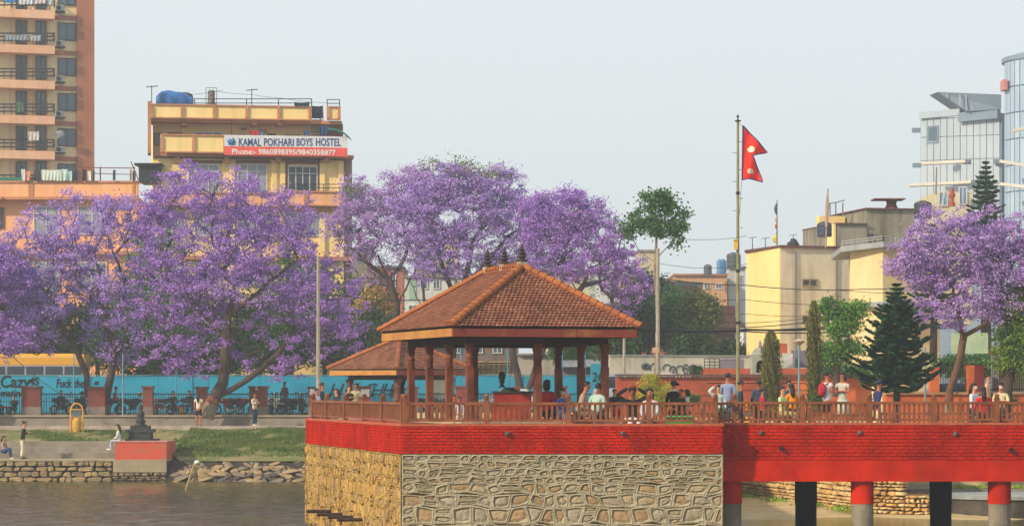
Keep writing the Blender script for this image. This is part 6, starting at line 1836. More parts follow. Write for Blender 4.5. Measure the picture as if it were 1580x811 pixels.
# white wall with graffiti loops
f = Facade(945, 128, 1160, 130)
ww = thing('white_wall', 'long dirty white wall with looping grey graffiti behind the brick wall', 'wall', f.pt(0, 0, 3))
x0_, x1_ = 940, 1160
for i in range(11):
    u0 = x0_ + (x1_ - x0_) * i / 11; u1 = x0_ + (x1_ - x0_) * (i + 1) / 11
    g = MB(); f.box(g, u0 + .15, 549, u1 - .15, 615, -.25, 0 + R.uniform(-.006, .006)); put('wall_panel', g, M('dirty_white', '#c2c0b2', '#a8a698', .7, .9, .2, 5, streak=.35, streak_col='#6d6a60'), ww)
g = MB(); f.box(g, x0_, 547.3, x1_, 549, -.3, .06); put('coping', g, m_gs, ww)
q = MB()
def loop(cu, cv, ru, rv, a0=0, a1=6.28, w=.035):
    q.tube([f.pt(f.t(cu + ru * math.cos(a0 + (a1 - a0) * k / 14)), .012, f.z(cu, cv - rv * math.sin(a0 + (a1 - a0) * k / 14))) for k in range(15)], w, 4)
loop(996, 565, 4.5, 3, w=.09)
for (cu, cv, ru, rv) in ((1010, 568, 7, 8), (1029, 568, 6, 6), (1038, 571, 5, 6), (1049, 570, 6, 6), (1058, 569, 5, 7), (1070, 568, 6, 5)): loop(cu, cv, ru, rv, -.3, 3.5)
for (cu, cv, ru, rv) in ((1058, 572, 3, 5), (1041, 573, 3, 4)): loop(cu, cv, ru, rv, 0, 6.28)
put('graffiti', q, M('grey_spray', '#4a5054', None, 3, .8), ww)
# yellow fence and blue posts behind the pavilion centre
f = Facade(700, 158, 800, 158)
yf = thing('ochre_wall', 'ochre boundary wall with dark rails seen between the pavilion columns', 'wall', f.pt(0, 0, 3))
g = MB(); f.box(g, 655, 557, 800, 600, -.3, 0); put('wall_panel', g, M('ochre_wall', '#c7a868', '#b09458', .6, .9, streak=.3), yf)
q = MB()
for v in (560, 569): q.bar(f.pt(f.t(700), .2, f.z(700, v)), f.pt(f.t(800), .2, f.z(800, v)), .1)
for u in range(702, 800, 8): q.bar(f.pt(f.t(u), .2, f.z(u, 558)), f.pt(f.t(u), .2, f.z(u, 577)), .05)
put('rails', q, m_metal_dark, yf)
bg_ = house('dull brown and grey buildings behind the pavilion columns', 655, 800, 520, 600, 175, 8, M('dull_brown', '#7a6860', '#63544e', .3, .9, streak=.4), [(700, 528, 712, 545), (730, 528, 745, 545), (760, 530, 775, 545)], m_conc)
bg2 = house('low grey building behind the right pavilion columns', 800, 945, 548, 600, 170, 8, M('dull_grey', '#a29e94', '#8c887e', .3, .9, streak=.4), [(880, 560, 890, 572)], m_conc)
cshed = thing('corrugated_shed', 'grey corrugated sheet roof of a shed behind the right pavilion columns', 'shed', at(895, 600, 152))
for k in range(16):
    q = MB(); uu = 862 + k * 4.2
    q.bar(at(uu, 566 - k * .1, 151.0), at(uu, 556 - k * .1, 153.6), .15, .03); put('roof_sheet', q, M('corrugated', '#878c90', '#6a6e70', 2, .5), cshed)
g = MB(); g.box(ux(864, 152), ux(926, 152), 151.5, 153, 3, vz(566, 152)); put('wall', g, M('shed_wall', '#8a7466', '#6d5c52', 1, .9), cshed)
# brick park wall with scalloped coping (behind the bridge people)
m_bk = M('park_brick', '#b25a3c', '#98482f', 1.0, .85, .3, 10, contrast=(.35, .65), island='#a04e38'); m_bk2 = M('orange_brick', '#d0703a', '#a8502c', .8, .85, .3, 10, contrast=(.35, .65))
f = Facade(950, 112, 1345, 113)
pw_ = thing('brick_wall', 'red brick park wall with a toothed coping behind the seated people', 'wall', f.pt(0, 0, 3.2))
g = MB(); f.box(g, 951, 582, 1215, 655, -.3, 0); put('wall_face', g, m_bk, pw_)
g = MB(); f.box(g, 1215.2, 583, 1345, 655, -.3, .01); put('orange_face', g, m_bk2, pw_)
g = MB(); f.box(g, 950, 577, 1345, 579.5, -.4, .14); put('coping', g, M('coping_dark', '#6a4a44', '#554038', 2, .9), pw_)
tooth = unit_box('coping_brick', MATS['coping_dark'], .05, .02, 4)
n = 74
for k in range(n):
    tt = f.t(953) + (f.t(1343) - f.t(953)) * (k + .5) / n; c_ = f.pt(tt, .05, f.z(1100, 581.2)); piece('coping_brick', tooth, c_, pw_, math.atan2(f.D.y, f.D.x), (.09, .2, .085))
q = MB()
for r_ in range(17):
    off_ = (r_ % 2) * .5
    z0 = f.z(1100, 583) - (r_ + 1) * .105
    tt = f.t(952)
    while tt < f.t(1214):
        f.tbox(q, tt + off_ * .24 + .008, tt + off_ * .24 + .232, z0 + .008, z0 + .097, .002, .012 + R.uniform(0, .006)); tt += .24
put('brickwork', q, m_bk, pw_, kind='stuff')
for v in (591, 610):
    q = MB(); q.bar(f.pt(f.t(1090 if v == 591 else 1040), .3, f.z(1100, v)), f.pt(f.t(1240 if v == 591 else 1110), .3, f.z(1100, v)), .04); put('iron_rail', q, m_metal_dark, pw_)
f8 = Facade(1082, 117, 1250, 117)
uw = thing('upper_brick_wall', 'upper red brick wall step behind the small grey shrine', 'wall', f8.pt(0, 0, 3.2))
g = MB(); f8.box(g, 1082, 568, 1250, 640, -.3, 0); put('wall_face', g, m_bk, uw)
# grey shrine
d = 114.5
sr = thing('grey_shrine', 'small grey domed shrine with an arched niche on top of the brick wall', 'shrine', at(1174, 577, d))
m_sh = M('shrine_grey', '#9a9c92', '#82857c', 1.5, .9, .3, 8, streak=.3)
x0, x1 = ux(1159, d), ux(1187, d); xc_ = (x0 + x1) / 2; zb_ = vz(577, d); zt_ = vz(549, d); w = x1 - x0; aw = w * .27; ah = (zt_ - zb_)
arch = [(xc_ + aw * math.cos(a), zb_ + ah * .5 + aw * math.sin(a)) for a in [math.pi * k / 10 for k in range(11)]]
poly = [(x0, zb_), (xc_ - aw, zb_), (xc_ - aw, zb_ + ah * .12)] 
q = MB()
outer = [(x1, zb_), (x1, zt_), (x0, zt_), (x0, zb_)]
# front with arched niche: build as strips around the arch
q.box(x0, xc_ - aw, d - .5, d, zb_, zt_); q.box(xc_ + aw, x1, d - .5, d, zb_, zt_); q.box(xc_ - aw, xc_ + aw, d - .5, d, zb_, zb_ + ah * .08)
for k in range(10):
    a, b = arch[k], arch[k + 1]
    q.add([(a[0], d - .5, a[1]), (b[0], d - .5, b[1]), (b[0], d - .5, zt_), (a[0], d - .5, zt_), (a[0], d, a[1]), (b[0], d, b[1])], [(0, 3, 2, 1), (0, 1, 5, 4)])
q.box(x0, x1, d, d + .5, zb_, zt_)
put('niche_block', q, m_sh, sr)
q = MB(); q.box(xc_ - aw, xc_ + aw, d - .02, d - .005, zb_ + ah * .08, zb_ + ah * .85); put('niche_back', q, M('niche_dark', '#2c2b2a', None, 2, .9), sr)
q = MB(); q.lathe((xc_, d, zt_), [(w * .72, 0), (w * .74, .06), (w * .6, .1), (w * .5, .26), (w * .34, .36), (w * .12, .4), (w * .16, .46), (w * .08, .52), (w * .13, .58), (w * .02, .74)], 4, math.pi / 4); put('roof', q, m_sh, sr)
# painted boxes and bits beside the shrine
plate('wall_block', 'white painted block right of the thick cypress', 1203, 545, 1219, 568, 121, '#c4c4bf', 'block', 1.2)
plate('crate_stack', 'orange red painted block behind the thick cypress top', 1202, 530, 1212, 548, 123, '#c05a38', 'block', .8)
plate('van_side', 'dull violet grey van body behind the upper brick wall', 1221, 541, 1250, 567, 123, '#6d6a78', 'van', 2.0)
# arched grey gate between wall parts
q = MB(); f9 = Facade(1082, 120, 1150, 120)
gt = thing('metal_gate', 'white barred gate beside a grey violet shutter behind the brick wall', 'gate', at(1100, 568, 120))
for v in (553, 558, 563, 567): q.bar(f9.pt(f9.t(1087), 0, f9.z(1087, v)), f9.pt(f9.t(1110), 0, f9.z(1110, v)), .03)
for u in (1087, 1095, 1103, 1110): q.bar(f9.pt(f9.t(u), 0, f9.z(u, 553)), f9.pt(f9.t(u), 0, f9.z(u, 568)), .035)
put('bars', q, m_metal_dark, gt)
q = MB(); f9.box(q, 1111, 556, 1148, 570, -.2, 0); q.tube([f9.pt(f9.t(1111), -.1, f9.z(1111, 556.5)), f9.pt(f9.t(1116), -.1, f9.z(1116, 554.6)), f9.pt(f9.t(1142), -.1, f9.z(1142, 554.6)), f9.pt(f9.t(1148), -.1, f9.z(1148, 556.5))], .09, 6); put('shutter', q, M('shutter_violet', '#7c7686', '#6c6776', 1, .7), gt)
# low orange wall with pillars and black fence at the right
f = Facade(1365, 96.5, 1660, 97)
lo = thing('orange_wall', 'low orange brick wall with pillars and black railings at the right of the park', 'wall', f.pt(0, 0, 3.2))
g = MB(); f.box(g, 1366, 608, 1660, 655, -.3, 0); put('wall_face', g, m_bk2, lo)
g = MB(); f.box(g, 1366, 604.5, 1660, 608, -.4, .1); put('coping', g, M('wall_coping_buff', '#b08a64', '#957352', 2, .9), lo)
m_dr = M('maroon_pillar', '#7c2c26', '#66241f', 2, .8)
for (u0, u1, m_, lean) in ((1436, 1449, m_bk2, 1), (1492, 1503, m_bk2, 0), (1503.2, 1518, m_dr, 0), (1545, 1553, m_bk2, 0), (1595, 1605, m_bk2, 0)):
    g = MB(); f.box(g, u0, 563 if u0 > 1440 else 566, u1, 604.4, -.35, .05); put('pillar', g, m_, lo)
q = MB(); q.bar(f.pt(f.t(1450), -.1, f.z(1450, 563)), f.pt(f.t(1660), -.1, f.z(1660, 561)), .05); q.bar(f.pt(f.t(1450), -.1, f.z(1450, 601)), f.pt(f.t(1660), -.1, f.z(1660, 600)), .04); put('fence_rail', q, m_metal_dark, lo)
bb = MB(); bb.box(-.012, .012, -.012, .012, 0, 1); bme2 = bb.mesh('fence_bar'); bme2.materials.append(m_metal_dark)
for u in np.arange(1452, 1600, 2.6):
    if 1492 < u < 1518 or 1545 < u < 1553: continue
    p = f.pt(f.t(u), -.1, f.z(1500, 604)); piece('fence_bar', bme2, p, lo, scale=(1, 1, f.z(1500, 562.5) - p.z))
plate('billboard', 'pale green and yellow painted board behind the right jacaranda trunk', 1468, 513, 1524, 545, 101, '#a9bfa0', 'sign', .1)
plate('white_pillar', 'white pillar crowned by a golden ball at the right', 1529, 548, 1538, 604, 98.0, '#b9bcbc', 'pillar', .4)
q = MB(); q.ball(at(1533.5, 542, 97.8), .17, .17, .2, 12, 8); put('gold_ball', q, M('gold_paint', '#c89a2c', '#b0842a', 3, .4, metal=.4), loc=at(1533.5, 548, 97.8), label='golden ball finial on the white pillar', cat='finial')
f = Facade(1550, 99, 1660, 99); g = MB(); f.box(g, 1553, 545, 1660, 604, -.3, 0); wc_ = put('white_wall_panel', g, m_cream, loc=f.pt(0, 0, 3.2), label='pale cream wall behind the black railings at the far right', cat='wall')
for k in range(9):
    q = MB(); f.box(q, 1560 + k * 7, 547, 1561.5 + k * 7, 603, .003, .06); put('rib', q, m_cream, wc_)
# park ground behind the bridge
g = MB(); slab(g, [(-7.4, 92.01), (5.4, 92.01), (8.9, 107.2), (12.75, 89.9), (13.75, 89.0), (13.9, 94.9), (62, 94.9), (62, 138.45), (-8, 138.45)], -.6, 3.19)
tag(put('park_ground', g, m_sand), kind='structure')
# ---------------------------------------------------------------- people
skin_m = [M('skin_warm', '#a8694a', '#96583e', 3, .6), M('skin_light', '#c08a68', '#ad7858', 3, .6), M('skin_deep', '#7d4a34', '#6c3e2c', 3, .6)]
hair_m = M('black_hair', '#15120f', '#211b17', 20, .5)
PENDING = []
def skinned(name, verts, edges, rads, mat, parent, extra=None, root=0, sub=1):
    me = bpy.data.meshes.new(name); me.from_pydata([tuple(v) for v in verts], edges, []); me.update()
    o = bpy.data.objects.new(name, me); COL.objects.link(o)
    m = o.modifiers.new('Skin', 'SKIN'); m.use_smooth_shade = True; m.branch_smoothing = .6
    ly = me.skin_vertices[0].data if len(me.skin_vertices) else None
    if ly is None:
        bm = bmesh.new(); bm.from_mesh(me); bm.verts.layers.skin.verify(); bm.to_mesh(me); bm.free(); ly = me.skin_vertices[0].data
    for i, r in enumerate(rads):
        ly[i].radius = r if isinstance(r, tuple) else (r, r)
        ly[i].use_root = (i == root)
    s_ = o.modifiers.new('Subd', 'SUBSURF'); s_.levels = sub; s_.render_levels = sub
    me.materials.append(mat)
    o.parent = parent
    PENDING.append((o, extra, mat))
    return o
def flush_skins():
    if not PENDING: return
    bpy.context.view_layer.update()
    dg = bpy.context.evaluated_depsgraph_get()
    res = []
    for o, extra, mat in PENDING:
        me = bpy.data.meshes.new_from_object(o.evaluated_get(dg), depsgraph=dg)
        if extra is not None and extra.v:
            bm = bmesh.new(); bm.from_mesh(me)
            e2_ = extra.mesh('x'); bm.from_mesh(e2_); bm.to_mesh(me); bm.free(); bpy.data.meshes.remove(e2_)
        me.polygons.foreach_set('use_smooth', [True] * len(me.polygons))
        if not me.materials: me.materials.append(mat)
        res.append((o, me))
    for o, me in res:
        nm = o.name; o.modifiers.clear(); old = o.data; o.data = me; me.name = nm
    PENDING.clear()

def person(label, u, d, zfoot=None, H=1.68, rot=0.0, pose='stand', top='#333', bottom='#333', skin=0, hair='short', seat=None, ztop_v=None, sleeve=True, legs='trousers', shoes='#222222', held=None, group=None, extra=None, lean=0.0, headturn=0.0, face=True, female=False):
    """rot: 0 faces the camera, 90 faces right in the picture, 180 away"""
    if ztop_v is not None:
        zt = vz(ztop_v, d)
        if pose.startswith('sit'): seat_z = zt - .50 * H; zfoot = seat_z - .26 * H
        else: zfoot = zt - H
    x = ux(u, d)
    t = thing('person', label, 'person', (x, d, zfoot), math.radians(rot), group=group, anchor=False)
    S = H
    sit = pose.startswith('sit')
    dz = (-.235 if sit else 0)
    ln = lean
    def U(x_, y_, z_):      # upper body point (leans forward, towards -y, about the hips)
        hz = .5
        zz = z_ - hz
        return Vector((x_, y_ - math.sin(ln) * zz, hz + math.cos(ln) * zz + dz)) * S
    def Lw(x_, y_, z_): return Vector((x_, y_, z_)) * S
    arms = {
        'stand': ((.135, .01, .64), (.145, -.03, .49)), 'sit': ((.13, -.02, .64), (.07, -.16, .56)),
        'phone': ((.125, .00, .655), (.05, -.14, .70)), 'sit_phone': ((.125, -.02, .65), (.03, -.13, .70)),
        'cross': ((.135, -.03, .66), (-.03, -.10, .67)), 'sit_cross': ((.135, -.03, .66), (-.03, -.10, .67)),
        'head': ((.24, -.02, .89), (.05, -.02, 1.0)), 'sit_head': ((.24, -.02, .89), (.05, -.02, 1.0)),
        'mouth': ((.12, -.08, .66), (.02, -.10, .83)), 'sit_mouth': ((.12, -.08, .66), (.02, -.10, .83)),
        'forward': ((.13, -.06, .66), (.10, -.22, .66)), 'walk': ((.135, .05, .64), (.14, .02, .50)),
        'onehead': ((.20, -.02, .88), (.06, -.02, .97)), 'lean': ((.14, -.06, .66), (.12, -.16, .58)),
    }
    key = pose if pose in arms else ('sit' if sit else 'stand')
    E_, W_h = arms[key]
    AR = [(E_, W_h), (E_, W_h)]
    if key == 'onehead' or pose == 'sit_onehead': AR = [(arms['onehead']), arms['sit' if sit else 'stand']]
    if key in ('mouth', 'sit_mouth'): AR = [arms[key], arms['sit' if sit else 'stand']]
    if key == 'walk': AR = [((.135, .06, .64), (.14, .02, .50)), ((.135, -.04, .64), (.14, -.12, .52))]
    # ----- body skeleton
    V = []; Ed = []; Rd = []
    def a(p, r, par=None):
        V.append(p); Rd.append(tuple(q * S for q in r) if isinstance(r, tuple) else r * S)
        if par is not None: Ed.append((par, len(V) - 1))
        return len(V) - 1
    pel = a(U(0, 0, .50), (.078, .055)); sp = a(U(0, .005, .60), (.070, .048), pel); chs = a(U(0, .005, .72), (.082, .052), sp)
    nk0 = a(U(0, .005, .80), (.055, .042), chs); nk1 = a(U(0, .0, .845), .030, nk0)
    ht = Vector((math.sin(headturn), -math.cos(headturn), 0))
    h1 = a(U(ht.x * .012, ht.y * .012, .885), (.040, .044), nk1); h2 = a(U(ht.x * .004, ht.y * .004, .935), (.046, .054), h1); h3 = a(U(0, 0, .972), (.036, .042), h2)
    WR = []
    for i, sd_ in enumerate((-1, 1)):
        (ex, ey, ez), (wx, wy, wz) = AR[i]
        sh_ = a(U(sd_ * .095, .005, .79), .032, nk0); el = a(U(sd_ * ex, ey, ez), .024, sh_)
        w1 = a(U(sd_ * (ex * .4 + wx * .6), ey * .4 + wy * .6, ez * .4 + wz * .6), .021, el); w2 = a(U(sd_ * wx, wy, wz), .015, w1)
        dirv = (V[w2] - V[el]).normalized(); pm_ = a(V[w2] + dirv * .035 * S, (.020, .013), w2)
        WR.append((V[pm_], dirv, sd_))
    FT = []
    for sd_ in (-1, 1):
        if sit:
            k = (.065, -.235, .275) if pose != 'sit_low' else (.08, -.2, .36); an = (.065, -.235 + (.02 if sd_ > 0 else -.04), .045)
            hp = a(Lw(sd_ * .05, -.01, .265), .052, pel)
        elif pose == 'walk':
            k = (.05, -.05 * sd_, .28); an = (.05, .0 - .10 * sd_, .045 + (.02 if sd_ < 0 else 0)); hp = a(Lw(sd_ * .05, 0, .46), .052, pel)
        else:
            k = (.055, -.012, .275); an = (.06, .012, .045); hp = a(Lw(sd_ * .05, 0, .46), .052, pel)
        kn = a(Lw(sd_ * k[0], k[1], k[2]), .033, hp); cf = a(Lw(sd_ * (k[0] * .6 + an[0] * .4), k[1] * .6 + an[1] * .4 + .012, k[2] * .65 + an[2] * .35), .031, kn)
        ak = a(Lw(sd_ * an[0], an[1], an[2]), .019, cf); FT.append(V[ak])
        a(V[ak] + Vector((0, -.07 * S, -.022 * S)), (.02, .014), ak)
    # fingers: five unequal bent chains rooted in each palm
    ex_ = MB()
    for p, dv, sd_ in WR:
        side = dv.cross(Vector((0, 0, 1)));
        if side.length < .2: side = Vector((1, 0, 0))
        side.normalize(); nrm = side.cross(dv).normalized()
        for k, ln_ in enumerate((.038, .044, .041, .032)):
            b0 = p + side * (k - 1.5) * .0085 * S
            ex_.tube([b0, b0 + dv * ln_ * .5 * S - nrm * .004 * S, b0 + dv * ln_ * .85 * S - nrm * .016 * S], [.0052 * S, .0048 * S, .0036 * S], 5)
        b0 = p - side * sd_ * .014 * S
        ex_.tube([b0 - dv * .012 * S, b0 - side * sd_ * .012 * S + dv * .008 * S, b0 - side * sd_ * .014 * S + dv * .026 * S], [.006 * S, .0055 * S, .004 * S], 5)
    hd = V[h2]
    fwd = ht.copy(); rt = Vector((-fwd.y, fwd.x, 0))
    # nose and ears join the head
    ex_.tube([hd + fwd * .048 * S + Vector((0, 0, .012 * S)), hd + fwd * .060 * S + Vector((0, 0, -.012 * S))], [.004 * S, .010 * S], 5)
    for s_ in (-1, 1): ex_.ball(hd + rt * s_ * .047 * S, .006 * S, .012 * S, .016 * S, 6, 5)
    skinned('body', V, Ed, Rd, skin_m[skin], t, ex_)
    if face:
        q = MB()
        for s_ in (-1, 1): q.ball(hd + fwd * .0485 * S + rt * s_ * .019 * S + Vector((0, 0, .006 * S)), .007 * S, .007 * S, .0045 * S, 6, 4)
        q.ball(hd + fwd * .050 * S + Vector((0, 0, -.030 * S)), .013 * S, .005 * S, .004 * S, 6, 4)
        put('face_features', q, M('eye_dark', '#231610', None, 3, .4), t)
    # ----- hair
    q = MB()
    bk = -fwd
    n, m_ = 12, 8; c = hd + bk * .012 * S + Vector((0, 0, .018 * S)); b = len(q.v)
    for i in range(m_ + 1):
        th = math.pi * .62 * i / m_
        for k in range(n):
            an = 2 * math.pi * k / n
            loc_ = rt * math.sin(th) * math.cos(an) * .056 + bk * math.sin(th) * math.sin(an) * .062
            drop = .0 if math.sin(an) > -.2 else .028 * (i / m_)
            q.v.append(tuple(c + (loc_ + Vector((0, 0, .050 * math.cos(th) + drop))) * S * (1 + .03 * math.sin(k * 2.3 + i))))
    for i in range(m_):
        for k in range(n):
            q.f.append((i * n + k, (i + 1) * n + k, (i + 1) * n + (k + 1) % n, i * n + (k + 1) % n)); q.m.append(0)
    if hair == 'long': q.tube([hd + bk * .035 * S, hd + bk * .062 * S + Vector((0, 0, -.06 * S)), hd + bk * .075 * S + Vector((0, 0, -.15 * S)), hd + bk * .07 * S + Vector((0, 0, -.25 * S))], [.045 * S, .046 * S, .040 * S, .014 * S], 8, sx=1.1)
    if hair == 'bun': q.ball(hd + bk * .05 * S + Vector((0, 0, .055 * S)), .032 * S, .032 * S, .028 * S, 8, 6)
    if hair == 'bigbun':
        q.ball(hd + Vector((0, 0, .03 * S)) + bk * .01 * S, .068 * S, .068 * S, .058 * S, 10, 7); q.ball(hd + rt * -.075 * S + Vector((0, 0, .01 * S)), .03 * S, .03 * S, .026 * S, 8, 6)
    if hair == 'bob': q.tube([hd + bk * .02 * S + Vector((0, 0, .01 * S)), hd + bk * .03 * S + Vector((0, 0, -.05 * S)), hd + bk * .03 * S + Vector((0, 0, -.09 * S))], [.060 * S, .062 * S, .045 * S], 8)
    put('hair', q, hair_m, t, smooth=True)
    if hair == 'cap':
        q = MB(); q.lathe(hd + Vector((0, 0, .02 * S)), [(.062 * S, 0), (.060 * S, .025 * S), (.04 * S, .05 * S), (.01 * S, .056 * S)], 12); q.obox(hd + fwd * .075 * S + Vector((0, 0, .024 * S)), rt * .035 * S, fwd * .03 * S, Vector((0, 0, .004 * S))); put('cap', q, M('cloth_' + top, top, None, 3, .9), t, smooth=True)
    # ----- top
    def cl(col): return M('cloth_' + col, col, None, 3, .9, .3, 10)
    tv, te, tr_ = [], [], []
    def b_(p, r, par=None):
        tv.append(p); tr_.append(tuple(q_ * S for q_ in r) if isinstance(r, tuple) else r * S)
        if par is not None: te.append((par, len(tv) - 1))
        return len(tv) - 1
    r0 = b_(U(0, 0, .475), (.094, .070)); r1 = b_(U(0, .005, .59), (.086, .064), r0); r2 = b_(U(0, .003, .72), (.098, .068), r1); r3 = b_(U(0, .005, .80), (.066, .052), r2); b_(U(0, .003, .828), (.038, .036), r3)
    for i, sd_ in enumerate((-1, 1)):
        (ex, ey, ez), (wx, wy, wz) = AR[i]
        s0 = b_(U(sd_ * .098, .005, .785), .044, r3); 
        if sleeve:
            s1 = b_(U(sd_ * ex, ey, ez), .035, s0); s2 = b_(U(sd_ * (ex * .12 + wx * .88), ey * .12 + wy * .88, ez * .12 + wz * .88), .027, s1)
        else:
            b_(U(sd_ * (.098 * .45 + ex * .55), .005 * .45 + ey * .55, .785 * .45 + ez * .55), .036, s0)
    skinned('top', tv, te, tr_, cl(top), t)
    # ----- legs
    if legs == 'skirt':
        q = MB(); q.lathe(Vector((0, 0, .26 * S)), [(.125 * S, 0), (.118 * S, .12 * S), (.09 * S, .27 * S)], 14, sy=.75); put('skirt', q, cl(bottom), t, smooth=True)
    else:
        tv, te, tr_ = [], [], []
        p0 = b_(U(0, 0, .515), (.083, .062)); 
        for sd_ in (-1, 1):
            if sit:
                k = (.065, -.235, .275) if pose != 'sit_low' else (.08, -.2, .36); an = (.065, -.235 + (.02 if sd_ > 0 else -.04), .06); hp = b_(Lw(sd_ * .052, -.01, .265), .062, p0)
            elif pose == 'walk': k = (.05, -.05 * sd_, .28); an = (.05, -.10 * sd_, .06); hp = b_(Lw(sd_ * .052, 0, .45), .062, p0)
            else: k = (.057, -.012, .275); an = (.062, .012, .055); hp = b_(Lw(sd_ * .052, 0, .45), .062, p0)
            kr, ar = (.048, .052) if legs == 'wide' else (.042, .033)
            kn = b_(Lw(sd_ * k[0], k[1], k[2] + (.03 if legs == 'shorts' else 0)), kr if legs != 'shorts' else .052, hp)
            if legs != 'shorts': b_(Lw(sd_ * an[0], an[1], an[2]), ar, kn)
        skinned('trousers' if legs != 'shorts' else 'shorts', tv, te, tr_, cl(bottom), t)
    for p in FT:
        q = MB(); q.ball(p + Vector((0, -.045 * S, -.018 * S)), .026 * S, .075 * S, .026 * S, 8, 6)
        put('shoe', q, cl(shoes), t, smooth=True)
    if held == 'phone':
        q = MB(); c = (WR[0][0] + WR[1][0]) / 2 + WR[0][1] * .05; q.obox(c, Vector((.02, 0, 0)), Vector((0, .003, .004)), Vector((0, .006, .04)))
        o = put('phone', q, m_metal_dark, t)
    if extra == 'backpack':
        q = MB(); q.ball(U(0, .11, .69), .085 * S, .05 * S, .12 * S, 12, 8); q.ball(U(0, .15, .64), .055 * S, .03 * S, .055 * S, 10, 6); q.tube([U(.06, .08, .78), U(.075, .0, .82), U(.075, -.06, .72)], .012 * S, 5); q.tube([U(-.06, .08, .78), U(-.075, .0, .82), U(-.075, -.06, .72)], .012 * S, 5)
        put('backpack', q, M('cloth_#a3202c', '#a3202c', None, 3, .8), t, smooth=True)
    if extra == 'mask':
        q = MB(); q.ball(hd + fwd * .038 * S + Vector((0, 0, -.022 * S)), .034 * S, .022 * S, .028 * S, 10, 6); put('face_mask', q, M('mask_pale', '#c9d6dc', None, 3, .8), t, smooth=True)
    if extra == 'collar':
        q = MB(); q.tube([U(-.045, .02, .83), U(0, .045, .835), U(.045, .02, .83)], .018 * S, 6); put('collar', q, cl('#d8d4cf'), t)
    if extra == 'helmet':
        q = MB(); q.ball(hd + Vector((0, 0, .01 * S)), .078 * S, .08 * S, .074 * S, 12, 8); put('helmet', q, M('helmet_cream', '#c6c09a', '#a8a47c', 3, .4), t, smooth=True)
    return t
# left bank
person('woman standing on the quay in black top and wide cream trousers looking at her phone', 35, 122.8, 1.06, 1.84, 90, 'phone', '#1d1f24', '#d6ccb4', 1, 'bun', legs='wide', held='phone', lean=.12)
person('person with dark hair in blue jeans sitting on the quay at the left picture edge', 6, 123.0, ztop_v=672, H=1.5, rot=75, pose='sit_low', top='#b08a80', bottom='#2f4a78', skin=1, hair='long', shoes='#d8d4c0')
person('long haired woman in white top and pale jeans seated on the red plinth corner', 184, 122.6, ztop_v=654, H=1.66, rot=-90, pose='sit', top='#d3d4d2', bottom='#a3b4c0', skin=1, hair='long', shoes='#d8d8c8', lean=.1)
person('woman in loose white top and black shorts standing on the walkway with her back turned', 306.5, 134.8, 2.485, 1.80, 165, 'stand', '#d2cab4', '#1d1d22', 0, 'long', sleeve=False, legs='shorts', shoes='#b07a5a', female=True)
person('woman in cream top and dark teal jeans holding a phone on the walkway', 393, 134.8, 2.485, 1.80, 60, 'phone', '#cfc4aa', '#1e3a4c', 0, 'long', legs='trousers', shoes='#d0d0cc', held='phone')
person('person in a black coat on the red bench with a hand at the mouth', 267, 138.1, ztop_v=603, H=1.66, rot=20, pose='sit_mouth', top='#1a1c1e', bottom='#20242a', skin=0, hair='long')
person('man in dark jacket and blue jeans seated at the right end of the red bench', 292, 138.1, ztop_v=602, H=1.62, rot=10, pose='sit', top='#22262c', bottom='#2a4470', skin=0, hair='short')
person('rider in a bright red jacket sitting on a motorbike behind the whitewashed tree', 176, 139.6, ztop_v=596, H=1.66, rot=90, pose='sit', top='#d0241c', bottom='#2a2c34', skin=0, hair='short', lean=.15)
person('man in a dark red shirt standing among the motorbikes behind the fence', 439, 141.5, ztop_v=588, H=1.74, rot=-40, pose='stand', top='#4a2426', bottom='#23282e', skin=2, hair='short')
person('man in grey jacket sitting behind the fence left of the widest pillar', 22, 138.3, ztop_v=608, H=1.6, rot=0, pose='sit_phone', top='#2d3638', bottom='#2c3644', skin=0, hair='short')
person('person in dark clothes seated at the extreme left behind the fence', -1, 138.3, ztop_v=616, H=1.5, rot=30, pose='sit', top='#1e2228', bottom='#2a2c32', skin=0, hair='short')
person('rider in a blue and white jacket on a motorbike left of the yellow bin', 94, 139.8, ztop_v=602, H=1.66, rot=35, pose='sit', top='#27405c', bottom='#1f2836', skin=0, hair='short')
person('person in dark clothes standing behind the whitewashed tree next to the yellow bin', 127, 140.2, ztop_v=603, H=1.6, rot=120, pose='stand', top='#262a30', bottom='#1d2026', skin=2, hair='short')
# by the smaller pavilion
person('person in a white top beside the notice board pillar left of the smaller pavilion', 489, 98.0, ztop_v=599, H=1.5, rot=60, pose='stand', top='#c6ccd6', bottom='#3a3c46', skin=0, hair='short')
person('tall person in dark clothes at the left corner of the smaller pavilion', 497, 101.5, ztop_v=590, H=1.72, rot=90, pose='stand', top='#1f2c34', bottom='#22262c', skin=0, hair='short')
person('person in a black, red and white jacket beside the sunlit pavilion post', 519, 99.0, ztop_v=599, H=1.5, rot=-60, pose='stand', top='#3a2c34', bottom='#22242a', skin=1, hair='long')
person('dark haired woman in black inside the smaller pavilion', 538, 99.5, ztop_v=594, H=1.6, rot=40, pose='phone', top='#202226', bottom='#22262c', skin=1, hair='long')
person('person in patterned cream shirt with dark hair inside the smaller pavilion', 549, 102.5, ztop_v=591, H=1.62, rot=0, pose='phone', top='#a8a286', bottom='#3c3c40', skin=0, hair='bob')
